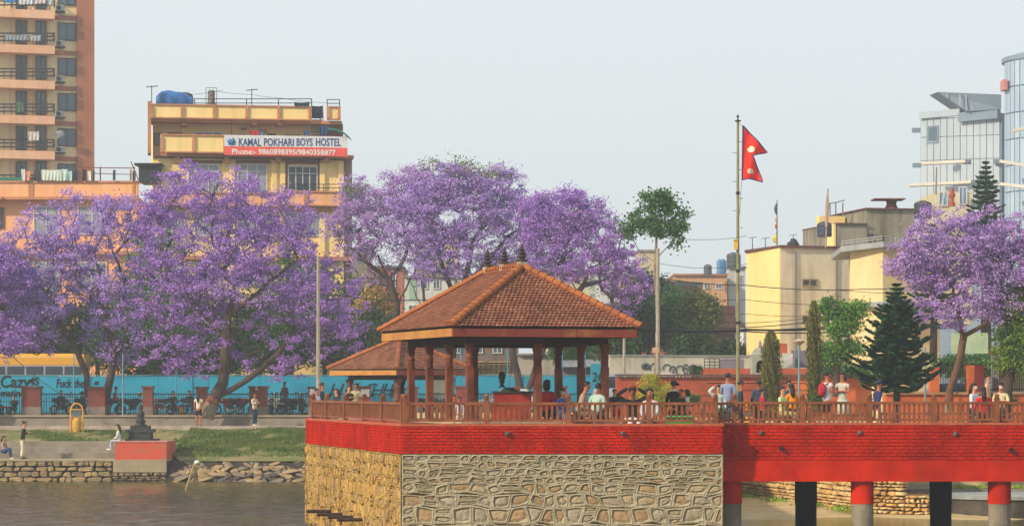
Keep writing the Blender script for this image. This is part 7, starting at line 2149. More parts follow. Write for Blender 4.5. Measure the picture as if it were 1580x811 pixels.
# in the main pavilion
person('person in a red sweater seen from behind beside the middle pavilion column', 844, 68.6, ztop_v=586, H=1.78, rot=165, pose='sit', top='#b0162c', bottom='#2c2c34', skin=2, hair='bob', seat=1)
person('child in a blue top with a mask leaning on an adult in the pavilion', 868, 68.2, ztop_v=599, H=1.45, rot=20, pose='sit_cross', top='#2c5fae', bottom='#5f8cb8', skin=1, hair='short', extra='mask')
person('person in dark jacket bent over behind the child in blue', 860, 69.0, ztop_v=602, H=1.3, rot=-120, pose='sit', top='#1e2426', bottom='#6a8cae', skin=1, hair='short', lean=.35)
person('man in a beige sweater sitting sideways and looking right by the railing', 893, 66.6, ztop_v=587, H=1.78, rot=80, pose='sit', top='#a88f7a', bottom='#6b5c50', skin=0, hair='short', lean=.28, shoes='#c8c0b4')
person('man in a mint green shirt leaning forward beside the right pavilion column', 918, 67.4, ztop_v=589, H=1.78, rot=150, pose='sit', top='#a9c2b4', bottom='#5c6672', skin=2, hair='short', lean=.3, shoes='#d0cabc')
person('small child in navy top and red trousers right of the pavilion column', 948, 71.0, ztop_v=600, H=1.15, rot=10, pose='sit', top='#20263c', bottom='#a0242c', skin=1, hair='short')
person('man in a black sweater sitting with both hands on his head', 976, 66.8, ztop_v=598, H=1.80, rot=5, pose='sit_head', top='#16181c', bottom='#c9ced6', skin=2, hair='short')
person('long haired woman in a pale lilac top sitting beside the railing post', 1003, 66.2, ztop_v=599, H=1.70, rot=-15, pose='sit', top='#aeb0bc', bottom='#4a4048', skin=1, hair='long')
person('person in black with a big black hair bun and pale collar standing with back turned', 1040, 70.5, ztop_v=588, H=1.5, rot=170, pose='stand', top='#15171a', bottom='#1f2126', skin=1, hair='bigbun', extra='collar')
person('child with dark hair facing sideways next to the person with the hair bun', 1051, 69.6, ztop_v=600, H=1.2, rot=-60, pose='stand', top='#3a2c30', bottom='#23262e', skin=0, hair='short')
person('child in black and white by the railing post right of the hair bun', 1060, 71.4, ztop_v=600, H=1.2, rot=-90, pose='stand', top='#c9c4be', bottom='#26282e', skin=0, hair='bob')
# on the bridge deck
person('person in a white top seated with a hand raised to the forehead', 1110, 74.2, ztop_v=593, H=1.6, rot=25, pose='sit_onehead', top='#c6d2cc', bottom='#3a4636', skin=1, hair='short', lean=-.15)
person('man in a pale blue shirt and jeans standing with his back to the viewer', 1123, 75.6, ztop_v=575, H=1.74, rot=170, pose='stand', top='#8796b8', bottom='#46638e', skin=0, hair='short')
person('person in dark clothes half hidden behind the flagpole', 1143, 76.4, ztop_v=587, H=1.56, rot=90, pose='stand', top='#2a3040', bottom='#1f242c', skin=0, hair='short')
person('person in dark blue standing beyond the yellow arched bin', 1171, 76.6, ztop_v=586, H=1.5, rot=180, pose='stand', top='#33405a', bottom='#22262e', skin=2, hair='short')
person('child in a red shirt beside the thick cypress', 1176, 74.0, ztop_v=599, H=1.25, rot=100, pose='stand', top='#b8202c', bottom='#22262e', skin=0, hair='short')
person('woman in a pale green top seated facing right beside the thick cypress', 1207, 71.6, ztop_v=596, H=1.56, rot=60, pose='sit_phone', top='#b7cf8c', bottom='#9a9c70', skin=1, hair='bun')
person('woman in an orange top with long black hair leaning, back turned', 1224, 72.4, ztop_v=591, H=1.6, rot=200, pose='sit', top='#d98418', bottom='#2c2c34', skin=1, hair='long', lean=.2)
person('person with dark hair standing behind the woman in orange', 1217, 75.8, ztop_v=586, H=1.56, rot=40, pose='phone', top='#4a5064', bottom='#2a3038', skin=0, hair='short')
person('man in a white t shirt and black shorts carrying a red backpack', 1276, 73.4, ztop_v=572, H=1.76, rot=125, pose='phone', top='#c6c6ce', bottom='#14171a', skin=0, hair='short', sleeve=False, legs='shorts', extra='backpack', shoes='#aaa49c')
person('woman in a white top and pale skirt standing before the orange brick wall', 1300, 76.3, ztop_v=574, H=1.72, rot=-30, pose='cross', top='#b9b4a8', bottom='#aab0a4', skin=0, hair='bob', sleeve=False, legs='skirt')
person('man in a navy jacket and cap walking on the footbridge', 1352, 69.2, ztop_v=586, H=1.62, rot=110, pose='walk', top='#2b3060', bottom='#cdbd98', skin=0, hair='cap', lean=.12)
person('woman in white with a pale blue face mask on the left of the seated trio', 1503, 72.6, ztop_v=591, H=1.6, rot=50, pose='sit', top='#c9d0dc', bottom='#3c3a44', skin=1, hair='long', extra='mask')
person('woman in a bright red top with her back turned, middle of the seated trio', 1517, 71.6, ztop_v=596, H=1.6, rot=185, pose='sit', top='#c3141c', bottom='#2a2c34', skin=1, hair='long')
person('person in a cream and yellow top with a white mask, right of the seated trio', 1544, 72.8, ztop_v=590, H=1.62, rot=0, pose='sit_cross', top='#d2c49a', bottom='#3a3840', skin=0, hair='bun', extra='mask')
person('child in a peach shirt standing behind the seated trio', 1524, 76.4, ztop_v=577, H=1.45, rot=70, pose='stand', top='#c79a74', bottom='#3a3e52', skin=1, hair='short')
person('rider in orange and dark clothes beside the parked blue car', 1404, 96.0 + 2.0, ztop_v=588, H=1.5, rot=90, pose='sit', top='#d06a20', bottom='#2c3a54', skin=0, hair='short')
person('small child in white seen between the pavilion columns at railing height', 709, 76.0, ztop_v=612, H=1.05, rot=0, pose='stand', top='#c4c6cc', bottom='#c2bdb4', skin=0, hair='short')
person('small person in red cap colours standing left of the front pavilion column', 701, 79.0, ztop_v=609, H=1.1, rot=30, pose='stand', top='#7c2a2c', bottom='#c89a3c', skin=0, hair='short')
flush_skins()
# benches people sit on
m_bench = M('dark_bench_wood', '#5c3626', '#48291c', 4, .8, .3, 12)
def bench(u0, u1, d, ztop, zf, lab, depth=.42):
    t = thing('bench', lab, 'bench', (ux((u0 + u1) / 2, d), d, zf))
    x0, x1 = ux(u0, d), ux(u1, d)
    for k in range(3):
        q = MB(); q.box(x0, x1, d - depth / 2 + k * depth / 3, d - depth / 2 + (k + 1) * depth / 3 - .02, ztop - .05, ztop); put('slat', q, m_bench, t)
    for xx in (x0 + .1, x1 - .1):
        q = MB(); q.box(xx - .05, xx + .05, d - depth / 2 + .02, d + depth / 2 - .02, zf, ztop - .052); put('leg', q, m_bench, t)
bench(880, 926, 67.1, 3.78, 3.39, 'dark wooden bench under the two men beside the right front column')
bench(962, 1014, 66.6, 3.60, 3.39, 'low bench under the man with his hands on his head')
bench(1196, 1234, 72.1, 3.68, 3.19, 'bench under the women in green and orange on the footbridge')
bench(1495, 1552, 72.3, 3.70, 3.19, 'bench under the trio with face masks')
bench(1098, 1118, 74.3, 3.70, 3.19, 'bench under the person in white with a raised hand')
# yellow arched bin on the deck, green flower trough
bin_frame(1154.5, 592, 632, 77.0, 3.19, 'yellow arched litter bin on the footbridge left of the thick cypress', bag=False)
t = thing('trough', 'green plastic crate stack behind the platform railing below the person with the bun', 'crate', (ux(1047, 66), 66, 3.39))
q = MB(); q.box(ux(1028, 66), ux(1068, 66), 65.6, 66.3, 3.39, 3.72); put('tub', q, M('green_plastic', '#1f8f3c', '#1a7c34', 3, .5), t)
q = MB(); q.box(ux(1026, 66), ux(1070, 66), 65.55, 66.35, 3.722, 3.76); put('rim', q, M('green_plastic_light', '#3fae5c', '#339a4e', 3, .5), t)

# ---------------------------------------------------------------- motorbikes
def wheel_parts(c, r, w, parent, axis=(0, 1, 0), spokes=8):
    c = Vector(c); ax = Vector(axis).normalized(); a = ax.orthogonal().normalized(); b = ax.cross(a)
    whl = MB(); K = 22
    pts = [c + (a * math.cos(2 * math.pi * k / K) + b * math.sin(2 * math.pi * k / K)) * (r - w) for k in range(K + 1)]
    whl.tube(pts, w, 6, cap=False)
    w_o = put('tyre', whl, M('tyre_rubber', '#17171a', '#202022', 4, .9), parent, smooth=True)
    q = MB(); q.tube([c + (a * math.cos(2 * math.pi * k / K) + b * math.sin(2 * math.pi * k / K)) * (r - 2 * w) for k in range(K + 1)], w * .25, 4, cap=False)
    for k in range(spokes):
        an = 2 * math.pi * k / spokes; q.bar(c, c + (a * math.cos(an) + b * math.sin(an)) * (r - 2 * w), .02)
    q.tube([c - ax * .06, c + ax * .06], .05, 8)
    put('rim', q, M('steel', '#8a8d90', '#74777a', 4, .35, metal=.8), parent)
def motorbike(label, u, d, rot, col, zf=3.02, scooter=False, helmet=None, group='motorbikes parked behind the fence'):
    t = thing('motorbike', label, 'motorbike', (ux(u, d), d, zf), math.radians(rot), group=None, anchor=False)
    pc = M('bike_paint_' + col, col, None, 3, .25, spec=.6); dk = M('engine_black', '#1f2124', '#2c2e31', 8, .5, metal=.3); st_ = MATS.get('steel') or M('steel', '#8a8d90', '#74777a', 4, .35, metal=.8)
    wheel_parts((-.65, 0, .30), .30, .05, t); wheel_parts((.65, 0, .30), .30, .045, t)
    q = MB(); q.tube([(.65, .07, .30), (.48, .07, .85)], .028, 6); q.tube([(.65, -.07, .30), (.48, -.07, .85)], .028, 6); put('fork', q, st_, t)
    q = MB(); q.tube([(.42, -.36, 1.02), (.46, -.2, 1.0), (.46, .2, 1.0), (.42, .36, 1.02)], .016, 6); q.tube([(.44, -.28, 1.0), (.40, -.33, 1.2)], .01, 4); q.tube([(.44, .28, 1.0), (.40, .33, 1.2)], .01, 4); put('handlebar', q, dk, t)
    q = MB()
    for s_ in (-1, 1): q.ball((.40, .34 * s_, 1.23), .02, .07, .045, 8, 5)
    put('mirrors', q, dk, t)
    q = MB(); q.ball((.60, 0, .88), .09, .10, .11, 10, 7); put('headlight', q, M('lamp_glass', '#aab0b4', None, 3, .15), t, smooth=True)
    q = MB(); q.ball((.18, 0, .80), .30, .15, .15, 14, 8); q.tube([(.45, 0, .80), (.2, 0, .66), (-.2, 0, .62), (-.55, 0, .72)], [.06, .12, .11, .05], 8); put('tank', q, pc, t, smooth=True)
    q = MB(); q.tube([(.02, 0, .80), (-.25, 0, .78), (-.55, 0, .84), (-.72, 0, .90)], [.11, .12, .11, .05], 8, sx=1.3); put('seat', q, M('seat_vinyl', '#1b1b1e', '#242428', 4, .5), t, smooth=True)
    q = MB(); q.tube([(-.55, .0, .72), (-.85, 0, .80)], [.09, .03], 8); q.tube([(.92, 0, .52), (.75, 0, .64), (.55, 0, .63)], [.02, .05, .03], 8, sx=1.4); put('mudguards', q, pc, t, smooth=True)
    q = MB(); q.obox((0, 0, .42), (.20, 0, 0), (0, .13, 0), (0, 0, .13)); q.ball((.1, 0, .52), .14, .15, .12, 8, 6); put('engine', q, dk, t)
    q = MB(); q.tube([(.15, .14, .38), (-.1, .16, .28), (-.45, .18, .30), (-.85, .18, .38)], [.025, .03, .05, .045], 8); put('exhaust', q, st_, t, smooth=True)
    q = MB(); q.bar((-.1, .15, .3), (-.2, .28, .0), .03); put('side_stand', q, dk, t)
    if scooter:
        q = MB(); q.tube([(.52, 0, .95), (.46, 0, .6), (.3, 0, .36), (-.1, 0, .34)], [.13, .17, .15, .12], 10, sx=1.2); put('leg_shield', q, pc, t, smooth=True)
    if helmet:
        q = MB(); q.ball((.38, .05, 1.14), .14, .13, .13, 12, 8); put('helmet', q, M('helmet_' + helmet, helmet, None, 3, .3), loc=None, parent=t, smooth=True)
    return t
bikes = [(95, 139.9, 60, '#1f2c44', 0, None, 'dark blue motorbike under the rider left of the yellow bin'), (126, 140.6, 70, '#1c1c20', 0, None, 'black motorbike nose on behind the yellow bin'),
 (166, 139.7, 8, '#1c1d22', 0, None, 'black motorbike ridden by the person in red'), (205, 140.4, 12, '#23262c', 0, '#d2c428', 'dark motorbike with a yellow helmet beside the second pillar'),
 (246, 140.2, 170, '#8f9296', 1, None, 'silver grey scooter behind the red bench'), (352, 140.0, 175, '#7a1820', 0, '#c8384a', 'dark red motorbike with a pink helmet right of the leaning trunk'),
 (372, 141.2, 5, '#8a1c24', 0, None, 'red motorbike partly hidden behind the dark red one'), (418, 140.0, 100, '#b5b9bc', 1, None, 'white scooter facing forward beside the pillar with the box'),
 (434, 141.0, 140, '#c0c4b0', 1, '#c6d08a', 'pale scooter with a light helmet beside the standing man'), (452, 140.4, 20, '#202428', 0, None, 'black motorbike right of the standing man'),
 (466, 141.0, 95, '#24282e', 1, '#8a9a9c', 'dark scooter at the pillar with the notice board'), (300, 141.0, 15, '#2a2c30', 0, None, 'black motorbike behind the bench with the two seated people'),
 (665, 140.5, 10, '#24262a', 0, None, 'black motorbike between the left pavilion columns'), (683, 141.5, 170, '#9a9ca0', 1, None, 'grey scooter between the left pavilion columns')]
for (u, d, r, c_, sc_, he, lb) in bikes: motorbike(lb, u, d, r, c_, scooter=bool(sc_), helmet=he)

# ---------------------------------------------------------------- cars and bus
def car(label, u, d, rot, col, L=3.9, W=1.65, Ht=1.48, zf=3.02, name='parked_car', van=False):
    t = thing(name, label, 'car' if not van else 'van', (ux(u, d), d, zf), math.radians(rot), anchor=False)
    pc = M('car_paint_' + col, col, None, .5, .25, spec=.6)
    h = L / 2; 
    secs = [(-h, .32, .62, .55, .80), (-h * .97, .25, .88, .58, .95), (-h * .80, .20, .93, .60, 1.0), (-h * .3, .18, .94, .60, 1.0), (h * .35, .18, .94, .60, 1.0), (h * .55, .20, .90, .60, 1.0), (h * .85, .24, .78, .58, .95), (h * .98, .30, .62, .54, .82)]
    q = MB(); b = 0
    ring = []
    for (x, z0, z1, zm, wf) in secs:
        w = W / 2 * wf
        pts = [(-w * .92, z0), (-w, (z0 + zm) / 2), (-w, zm), (-w * .94, z1), (0, z1 + .03), (w * .94, z1), (w, zm), (w, (z0 + zm) / 2), (w * .92, z0), (0, z0)]
        ring.append([(x, y, z) for y, z in pts])
    n = 10
    vs = [p for r_ in ring for p in r_]
    fs = [(i * n + k, (i + 1) * n + k, (i + 1) * n + (k + 1) % n, i * n + (k + 1) % n) for i in range(len(ring) - 1) for k in range(n)]
    fs += [tuple(range(n)), tuple(reversed(range((len(ring) - 1) * n, len(ring) * n)))]
    q.add(vs, fs); body = put('body', q, pc, t, smooth=True)
    w0, w1 = W / 2 * .93, W / 2 * .72
    cab = [(-h * .88, .90), (-h * .66, Ht * .97), (-h * .2, Ht), (h * .12, Ht * .97), (h * .56, .90)]
    q = MB(); q.add([(x, -(w0 if z < 1 else w1), z) for x, z in cab] + [(x, (w0 if z < 1 else w1), z) for x, z in cab], [(4, 3, 2, 1, 0)[::1], (5, 6, 7, 8, 9), (0, 1, 6, 5), (1, 2, 7, 6), (2, 3, 8, 7), (3, 4, 9, 8), (0, 5, 9, 4)])
    put('cabin', q, pc, t)
    gm_ = M('car_glass', '#1f262b', None, 1, .08, spec=.7)
    for s_ in (-1, 1):
        for (xa, xb, ta, tb_) in ((-h * .78, -h * .26, -h * .60, -h * .24), (-h * .22, h * .42, -h * .20, h * .08)):
            q = MB(); y0, y1 = s_ * (w0 + .005 - .03), s_ * (w1 + .006)
            def yy(z): return s_ * (w0 + (w1 - w0) * (z - .9) / (Ht * .97 - .9) + .008)
            z0, z1 = .95, Ht * .90
            q.add([(xa, yy(z0), z0), (xb, yy(z0), z0), (tb_, yy(z1), z1), (ta, yy(z1), z1)], [(0, 1, 2, 3)]); put('side_window', q, gm_, t)
    def scr(xa, za, xb, zb, nm):
        q = MB(); wA, wB = w0 * .88, w1 * .9
        e = .008 if xa > 0 else -.008
        q.add([(xa + e, -wA, za), (xa + e, wA, za), (xb + e, wB, zb), (xb + e, -wB, zb)], [(0, 1, 2, 3)]); put(nm, q, gm_, t)
    scr(h * .535, .94, h * .15, Ht * .93, 'windscreen'); scr(-h * .865, .94, -h * .68, Ht * .92, 'rear_window')
    for x_ in (-h * .62, h * .62):
        for s_ in (-1, 1): wheel_parts((x_, s_ * (W / 2 - .08), .31), .31, .075, t, spokes=10)
    for s_ in (-1, 1):
        q = MB(); q.ball((h * .93, s_ * W * .34, .66), .08, .16, .08, 8, 5); put('headlight', q, M('lamp_glass', '#aab0b4', None, 3, .15), t)
        q = MB(); q.ball((-h * .965, s_ * W * .36, .72), .05, .10, .12, 8, 5); put('tail_light', q, M('tail_red', '#8a1c1c', None, 3, .3), t)
    return t
car('silver hatchback parked behind the fence, seen through the middle of the pavilion', 781, 142.5, 172, '#aeb4ba', 3.8, zf=3.02)
car('dark blue car parked behind the orange pillars at the right', 1455, 101.5, 178, '#27344c', 3.9, zf=3.2, Ht=1.5)
car('pale blue grey car whose roof shows above the brick wall left of the shrub', 973, 122, 5, '#8fa0ae', 3.6, zf=3.55, Ht=1.68)
car('white car whose roof shows above the brick wall right of the slender trunk', 1035, 124, 0, '#c3c6ca', 3.4, zf=3.5, Ht=1.75)
# bus
d = 156.0
bx1 = ux(131, d)
bt = thing('bus', 'long pale bus with a broad yellow roof stripe behind the blue wall at the left', 'bus', (bx1 - 5.5, d, 3.0))
x0 = bx1 - 11
z2, z1_, z0_ = vz(545, d), vz(556, d), vz(563, d)
q = MB(); q.box(x0, bx1 - .12, d, d + 2.5, 3.45, z0_); put('lower_body', q, M('bus_lavender', '#a9a8b4', '#94939f', .5, .5), bt)
m_by2 = M('bus_yellow', '#d8a02a', '#c89224', .5, .5)
prof = [(0, z0_ + .005), (0, z1_ + .05), (.12, z2 - .12), (.35, z2)]
q = MB(); vs = []
for xx, sc_ in ((x0, 1), (bx1 - .5, 1), (bx1 - .1, .7), (bx1, .3)):
    zt = z0_ + (z2 - z0_) * (1 if sc_ == 1 else (.9 if sc_ == .7 else .55))
    vs += [(xx, d - .02, z0_ + .005), (xx, d - .02, z0_ + (zt - z0_) * .7), (xx, d + .25, zt), (xx, d + 2.3, zt), (xx, d + 2.52, z0_ + .005)]
q.add(vs, [(i * 5 + k, (i + 1) * 5 + k, (i + 1) * 5 + k + 1, i * 5 + k + 1) for i in range(3) for k in range(4)] + [(4, 3, 2, 1, 0)[::-1], (15, 16, 17, 18, 19)])
put('yellow_roof', q, m_by2, bt)
for k in range(9):
    xx = x0 + .3 + k * 1.18
    q = MB(); q.box(xx, xx + 1.05, d - .03, d - .004, vz(578, d), vz(565, d)); put('window', q, g_dark, bt)
q = MB(); q.box(x0, bx1 - .2, d - .015, d - .003, vz(551, d), vz(549.8, d)); put('trim_line', q, M('bus_white', '#cfd0d0', None, 3, .5), bt)
for xx in (x0 + 2, bx1 - 2.3): wheel_parts((xx, d + .1, 3.5), .48, .11, bt, spokes=6)
# ---------------------------------------------------------------- flagpole and flag
d = 105.0
fpz = 3.19
t = thing('flagpole', 'tall grey green flagpole with a yellow box halfway up', 'flagpole', (ux(1138, d), d, fpz))
xp = ux(1138.5, d); zt = vz(188, d)
q = MB(); q.tube([(xp, d, fpz), (xp, d, zt - 6), (xp, d, zt)], [.075, .065, .05], 10); put('pole', q, M('pole_olive', '#8a8660', '#6d6a4c', 2, .6), t)
q = MB(); q.lathe((xp, d, zt), [(.07, 0), (.13, .02), (.13, .06), (.03, .08), (.03, .16), (.06, .22), (.01, .3)], 10); put('finial', q, m_metal_dark, t)
q = MB(); q.box(ux(1132, d), ux(1138, d), d - .2, d - .05, vz(385, d), vz(371, d)); q.box(ux(1131, d), ux(1139, d), d - .24, d - .03, vz(371, d), vz(369.5, d)); put('lamp_box', q, M('box_yellow', '#d6b13c', '#c09c34', 3, .6), t)
q = MB()
for v in (236, 280, 325): q.bar((xp - .22, d, vz(v, d)), (xp, d, vz(v, d)), .02)
for v in (219, 262, 306, 351): q.bar((xp, d, vz(v, d)), (xp + .22, d, vz(v, d)), .02)
for v in (300, 420, 500): q.lathe((xp, d, vz(v, d)), [(.085, 0), (.085, .12)], 10)
put('rungs', q, m_metal_dark, t)
# the flag: double pennon, rippling; flat print laid on the same ripple
FA = {}
def flag_pt(u, v, off=0.0):
    x = ux(u, d); z = vz(v, d)
    s_ = (u - 1146) / 38.0
    y = d + .10 * math.sin(s_ * 7 + v * .06) * min(1, s_ * 3) + .2 * s_
    return Vector((x, y - off, z))
out = [(1146.5, 194), (1165, 213), (1185, 234.5), (1172, 237), (1161.5, 239.5), (1167, 253), (1173, 267), (1177.5, 280.5), (1162, 276), (1154, 275.2), (1145, 277.5), (1145.7, 240)]
def fill(poly, off, mat, name, parent, thick=.012):
    bm = bmesh.new()
    vs = [bm.verts.new((u, v, 0)) for u, v in poly]; fc = bm.faces.new(vs)
    bmesh.ops.triangulate(bm, faces=[fc])
    bmesh.ops.subdivide_edges(bm, edges=bm.edges[:], cuts=4, use_grid_fill=True)
    bmesh.ops.triangulate(bm, faces=bm.faces[:])
    idx = {}; q = MB(); F_, B_ = [], []
    for i, v in enumerate(bm.verts): idx[v] = i; F_.append(flag_pt(v.co.x, v.co.y, off)); B_.append(flag_pt(v.co.x, v.co.y, off - thick))
    fs = []
    n = len(F_)
    for f_ in bm.faces:
        a = [idx[v] for v in f_.verts]; fs.append(tuple(a)); fs.append(tuple(n + k for k in reversed(a)))
    for e in bm.edges:
        if len(e.link_faces) == 1:
            a, b = idx[e.verts[0]], idx[e.verts[1]]; fs.append((a, b, n + b, n + a))
    q.add(F_ + B_, fs); bm.free()
    return put(name, q, mat, parent)
fl = thing('flag', 'red double pennon flag with a blue border, white moon and sun, flying to the right', 'flag', (ux(1146, d), d, vz(278, d)))
fill(out, 0.0, M('flag_red', '#ff2c10', '#f42812', 2, .7, trans=.15), 'field', fl, .02)
mb_ = M('flag_blue', '#2c2c66', None, 2, .7)
q = MB(); pts = [flag_pt(u, v, .0) for u, v in out + [out[0]]]
dense = []
for i in range(len(pts) - 1):
    (u0, v0), (u1, v1) = (out + [out[0]])[i], (out + [out[0]])[i + 1]
    for k in range(5): dense.append(flag_pt(u0 + (u1 - u0) * k / 5, v0 + (v1 - v0) * k / 5, .0))
dense.append(dense[0]); q.tube(dense, .028, 5, cap=False); put('border', q, mb_, fl)
fw = M('flag_white', '#e6cfc0', '#d8bcae', 2, .7)
moon = [(1159 + 5.8 * math.cos(a), 230.5 - 4.8 * math.sin(a)) for a in [2 * math.pi * k / 20 for k in range(20)]]
moon = [(u, v if v > 227 else v + (2.5 if abs(u - 1160) > 3 else -.5)) for u, v in moon]
fill(moon, .03, fw, 'moon', fl, .02)
sunp = []
for k in range(18):
    a = 2 * math.pi * k / 18; r_ = 6 if k % 2 == 0 else 4.3
    u, v = 1158 + r_ * math.cos(a), 264.5 - r_ * .9 * math.sin(a); sunp.append((u, min(v, 268)))
fill(sunp, .03, fw, 'sun', fl, .02)
q = MB(); q.tube([(xp + .06, d, zt - .05), (ux(1145.5, d), d, vz(196, d)), (ux(1144.5, d), d, vz(277, d)), (xp + .07, d, vz(330, d))], .012, 4); put('halyard', q, M('rope', '#8a8a84', None, 3, .8), t)
# prayer flag poles on the yellow building
def pole_thing(label, u, v0, v1, d, r, mat, name='pole', cat='pole', lean=0, extras=None, sides=8, taper=.7):
    t = thing(name, label, cat, at(u, v1, d)); q = MB(); q.tube([at(u, v1, d), at(u + lean, v0, d)], [r, r * taper], sides); put('shaft', q, mat, t)
    return t
tp = pole_thing('thin pole with blue, white, red and yellow prayer flags on the yellow building', 1199, 308, 382, 141, .03, m_metal_dark)
for (v0, v1, w, col) in ((313, 332, 5, '#3a5078'), (332, 343, 4, '#b8b6b4'), (343, 354, 4, '#c8503a'), (354, 364, 2, '#6a8a5a'), (360, 377, 7, '#c9b43c')):
    q = MB(); vs = []
    for k in range(6):
        v = v0 + (v1 - v0) * k / 5; wv = w * math.sin(math.pi * (.15 + .8 * k / 5))
        vs += [at(1199.5, v, 141), at(1199.5 - wv, v + 1, 141.15 + .1 * math.sin(k * 2))]
    q.add(vs, [(2 * k, 2 * k + 1, 2 * k + 3, 2 * k + 2) for k in range(5)]); m_ = len(vs); q.add([v + Vector((0, .02, 0)) for v in vs], [(2 * k + 2, 2 * k + 3, 2 * k + 1, 2 * k) for k in range(5)])
    put('prayer_flag', q, M('pf_' + col, col, None, 3, .9), tp)
tp = pole_thing('slanted pole wrapped in faded pink cloth on the yellow building', 1274, 291, 382, 140.5, .05, M('faded_pink', '#a08a82', '#84706a', 3, .9), lean=3.5)
q = MB(); q.tube([at(1275, 350, 140.4), at(1276.5, 318, 140.4), at(1277, 298, 140.4)], [.08, .11, .05], 7); put('wrapped_cloth', q, M('pink_cloth', '#b0948c', '#967a72', 5, .9, .5, 12), tp)
for (u, v0, v1, lab) in ((1161, 366, 386, 'left small aerial on the yellow building roof'), (1181, 367, 384, 'second small aerial on the yellow building roof'), (1224, 362, 380, 'thin aerial right of the prayer flags')):
    t_ = pole_thing(lab, u, v0, v1, 143, .025, m_metal_dark, 'roof_aerial', 'aerial')
    q = MB(); q.bar(at(u - 6, v0 + 1, 143), at(u + 6, v0 - .5, 143), .03); put('crossbar', q, m_metal_dark, t_)
q = MB()
for (u, v, r) in ((1219, 378, .18), (1225, 375, .22), (1229, 378, .16), (1222, 371, .1)): q.ball(at(u, v, 140.6), r, r, r * 1.2, 8, 5)
put('potted_plants', q, M('dark_pots', '#2b2d30', '#3a3c3c', 6, .8), loc=at(1223, 381, 140.6), label='cluster of dark pots on the yellow building roof edge', cat='pots')
t_ = pole_thing('leaning bamboo pole on the rooftop room right of the stained block', 1444, 258, 300, 162, .05, M('pale_bark', '#a0937e'), lean=1)
# utility poles
m_pole = M('concrete_pole', '#a29a8a', '#8a8274', 2, .9, .3, 8, streak=.3)
pole_thing('grey concrete utility pole rising between the leaning jacaranda and smaller pavilion', 491, 395, 600, 118, .10, m_pole, 'utility_pole', 'pole')
pu = pole_thing('pale concrete utility pole in front of the graffitied white wall', 1015, 383, 612, 113, .105, m_pole, 'utility_pole', 'pole')
q = MB(); q.box(ux(1007, 112.5), ux(1017, 112.5), 112.4, 112.7, vz(544, 112.5), vz(536, 112.5)); put('junction_box', q, M('junction_buff', '#b09a7a', '#98845f', 3, .8), pu)
pole_thing('thin grey pole seen right of the pavilion eave', 963, 520, 600, 124, .09, m_pole, 'utility_pole', 'pole')
m_lp = M('lamp_post_paint', '#6f93a0', '#5f8290', 3, .5)
def lamp_post(label, u, v0, v1, d, r=.05):
    t_ = pole_thing(label, u, v0, v1, d, r, m_lp, 'lamp_post', 'lamp post'); return t_
lamp_post('blue grey lamp post in front of the red jacketed rider', 189.5, 545, 641, 136.7)
lamp_post('light blue post beside the slim cypress on the footbridge side', 1233, 532, 648, 98)
q = MB(); q.lathe(at(1233, 532, 98), [(.05, 0), (.09, .02), (.22, .12), (.24, .16), (.06, .24)], 10); put('lamp_head', q, M('lamp_buff', '#b9a68c', None, 3, .6), [o for o in COL.objects if o.name.startswith('lamp_post')][-1])
lamp_post('thin grey post in front of the parked blue car', 1427.5, 535, 648, 95.5, .04)
for (u, v0, lab) in ((711, 520, 'left thin blue pole behind the pavilion'), (783, 515, 'blue pole beside the dark trunk behind the pavilion'), (868, 518, 'light blue pole between the right pavilion columns'), (903, 518, 'pale blue pole under the right part of the eave'), (946, 520, 'blue pole at the end of the blue wall'), (114, 545, 'thin pale blue pole above the blue wall behind the bus'), (272, 560, 'thin blue pole above the blue wall left of the leaning jacaranda')):
    pole_thing(lab, u, v0, 640, 149.3, .045, M('blue_pole', '#4f9ab8', '#4188a6', 3, .6), 'blue_pole', 'pole')
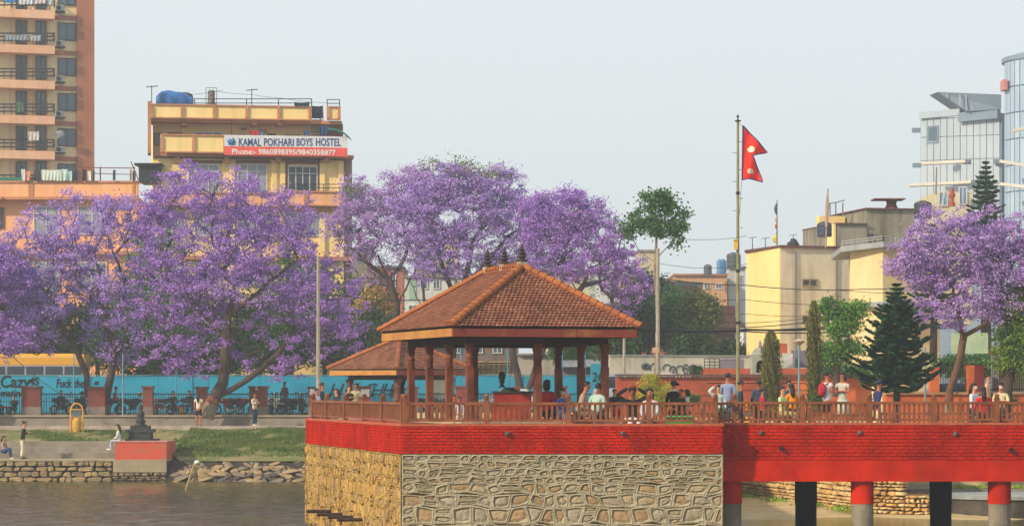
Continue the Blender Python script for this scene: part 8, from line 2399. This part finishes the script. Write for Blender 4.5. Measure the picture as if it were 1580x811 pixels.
# small dark red things in the dark under the trees: doorway of the building behind
# overhead cables
def cable(label, pts, r=.03, group='overhead cables'):
    P = [at(*p) for p in pts]; D = []
    for i in range(len(P) - 1):
        for k in range(10):
            f_ = k / 10; q = P[i].lerp(P[i + 1], f_); q.z -= 4 * f_ * (1 - f_) * .018 * (P[i + 1] - P[i]).length; D.append(q)
    D.append(P[-1]); q = MB(); q.tube(D, r, 5)
    return put('power_cable', q, m_metal_dark, loc=P[0], label=label, cat='cable', group=group)
cable('black cable crossing the sky gap from the slender tree to the cream house', [(1012, 428, 118), (1152, 440, 120), (1330, 446, 122), (1420, 440, 123)], .022)
cable('thin pale cable high across the sky beside the flagpole', [(985, 360, 118), (1152, 364, 130)], .012)
cable('second thin cable in the sky below the high one', [(1012, 405, 118), (1152, 407, 130)], .012)
for i, (v0, v1, v2, r, lab) in enumerate(((503, 509, 498, .035, 'upper heavy cable over the yellow building'), (506, 508, 503, .05, 'thickest cable bundle in front of the yellow building'), (499, 505, 485, .022, 'cable rising to the right across the bare grey wall'), (508, 511, 510, .03, 'lowest heavy cable before the yellow building'), (452, 462, 470, .014, 'thin upper wire sagging across the bright yellow side'), (470, 484, 486, .012, 'middle thin wire across the bright yellow side'), (478, 498, 480, .014, 'lower thin wire across the bright yellow side'))):
    cable(lab, [(975, v0, 116), (1150, v1, 118), (1320, v2, 119)], r)
cable('black cable running through the left jacaranda crowns', [(-20, 455, 145), (250, 455, 146), (491, 452, 119), (760, 450, 140)], .028)
cable('cable sloping between the smaller pavilion pole and the brick red house', [(491, 410, 119), (620, 418, 150), (750, 421, 170)], .02)
cable('cable over the hostel roof from the tank cowl to the aerial', [(327, 140, 169), (388, 146, 169.5), (430, 151, 170), (524, 160, 172)], .012)
cable('second cable over the hostel roof', [(297, 146, 169), (345, 139, 169)], .012)
cable('thin wire fence line above the blue wall', [(-20, 521, 149.6), (491, 522, 149.6)], .01)
cable('thin wire above the cream house eaves', [(1290, 447, 126), (1500, 452, 126)], .014)
# ---------------------------------------------------------------- haze
hz = MB(); hz.box(-320, 320, -13.5, 560, -2.4, 52)
hm = bpy.data.materials.new('air'); hm.use_nodes = True; nt = hm.node_tree; nt.nodes.clear()
o_ = nt.nodes.new('ShaderNodeOutputMaterial'); pv = nt.nodes.new('ShaderNodeVolumePrincipled')
pv.inputs['Color'].default_value = (.86, .93, 1.0, 1); pv.inputs['Density'].default_value = 0.0008; pv.inputs['Anisotropy'].default_value = .2
nt.links.new(pv.outputs[0], o_.inputs['Volume'])
if HAZE:
    tag(put('haze', hz, hm), kind='stuff')
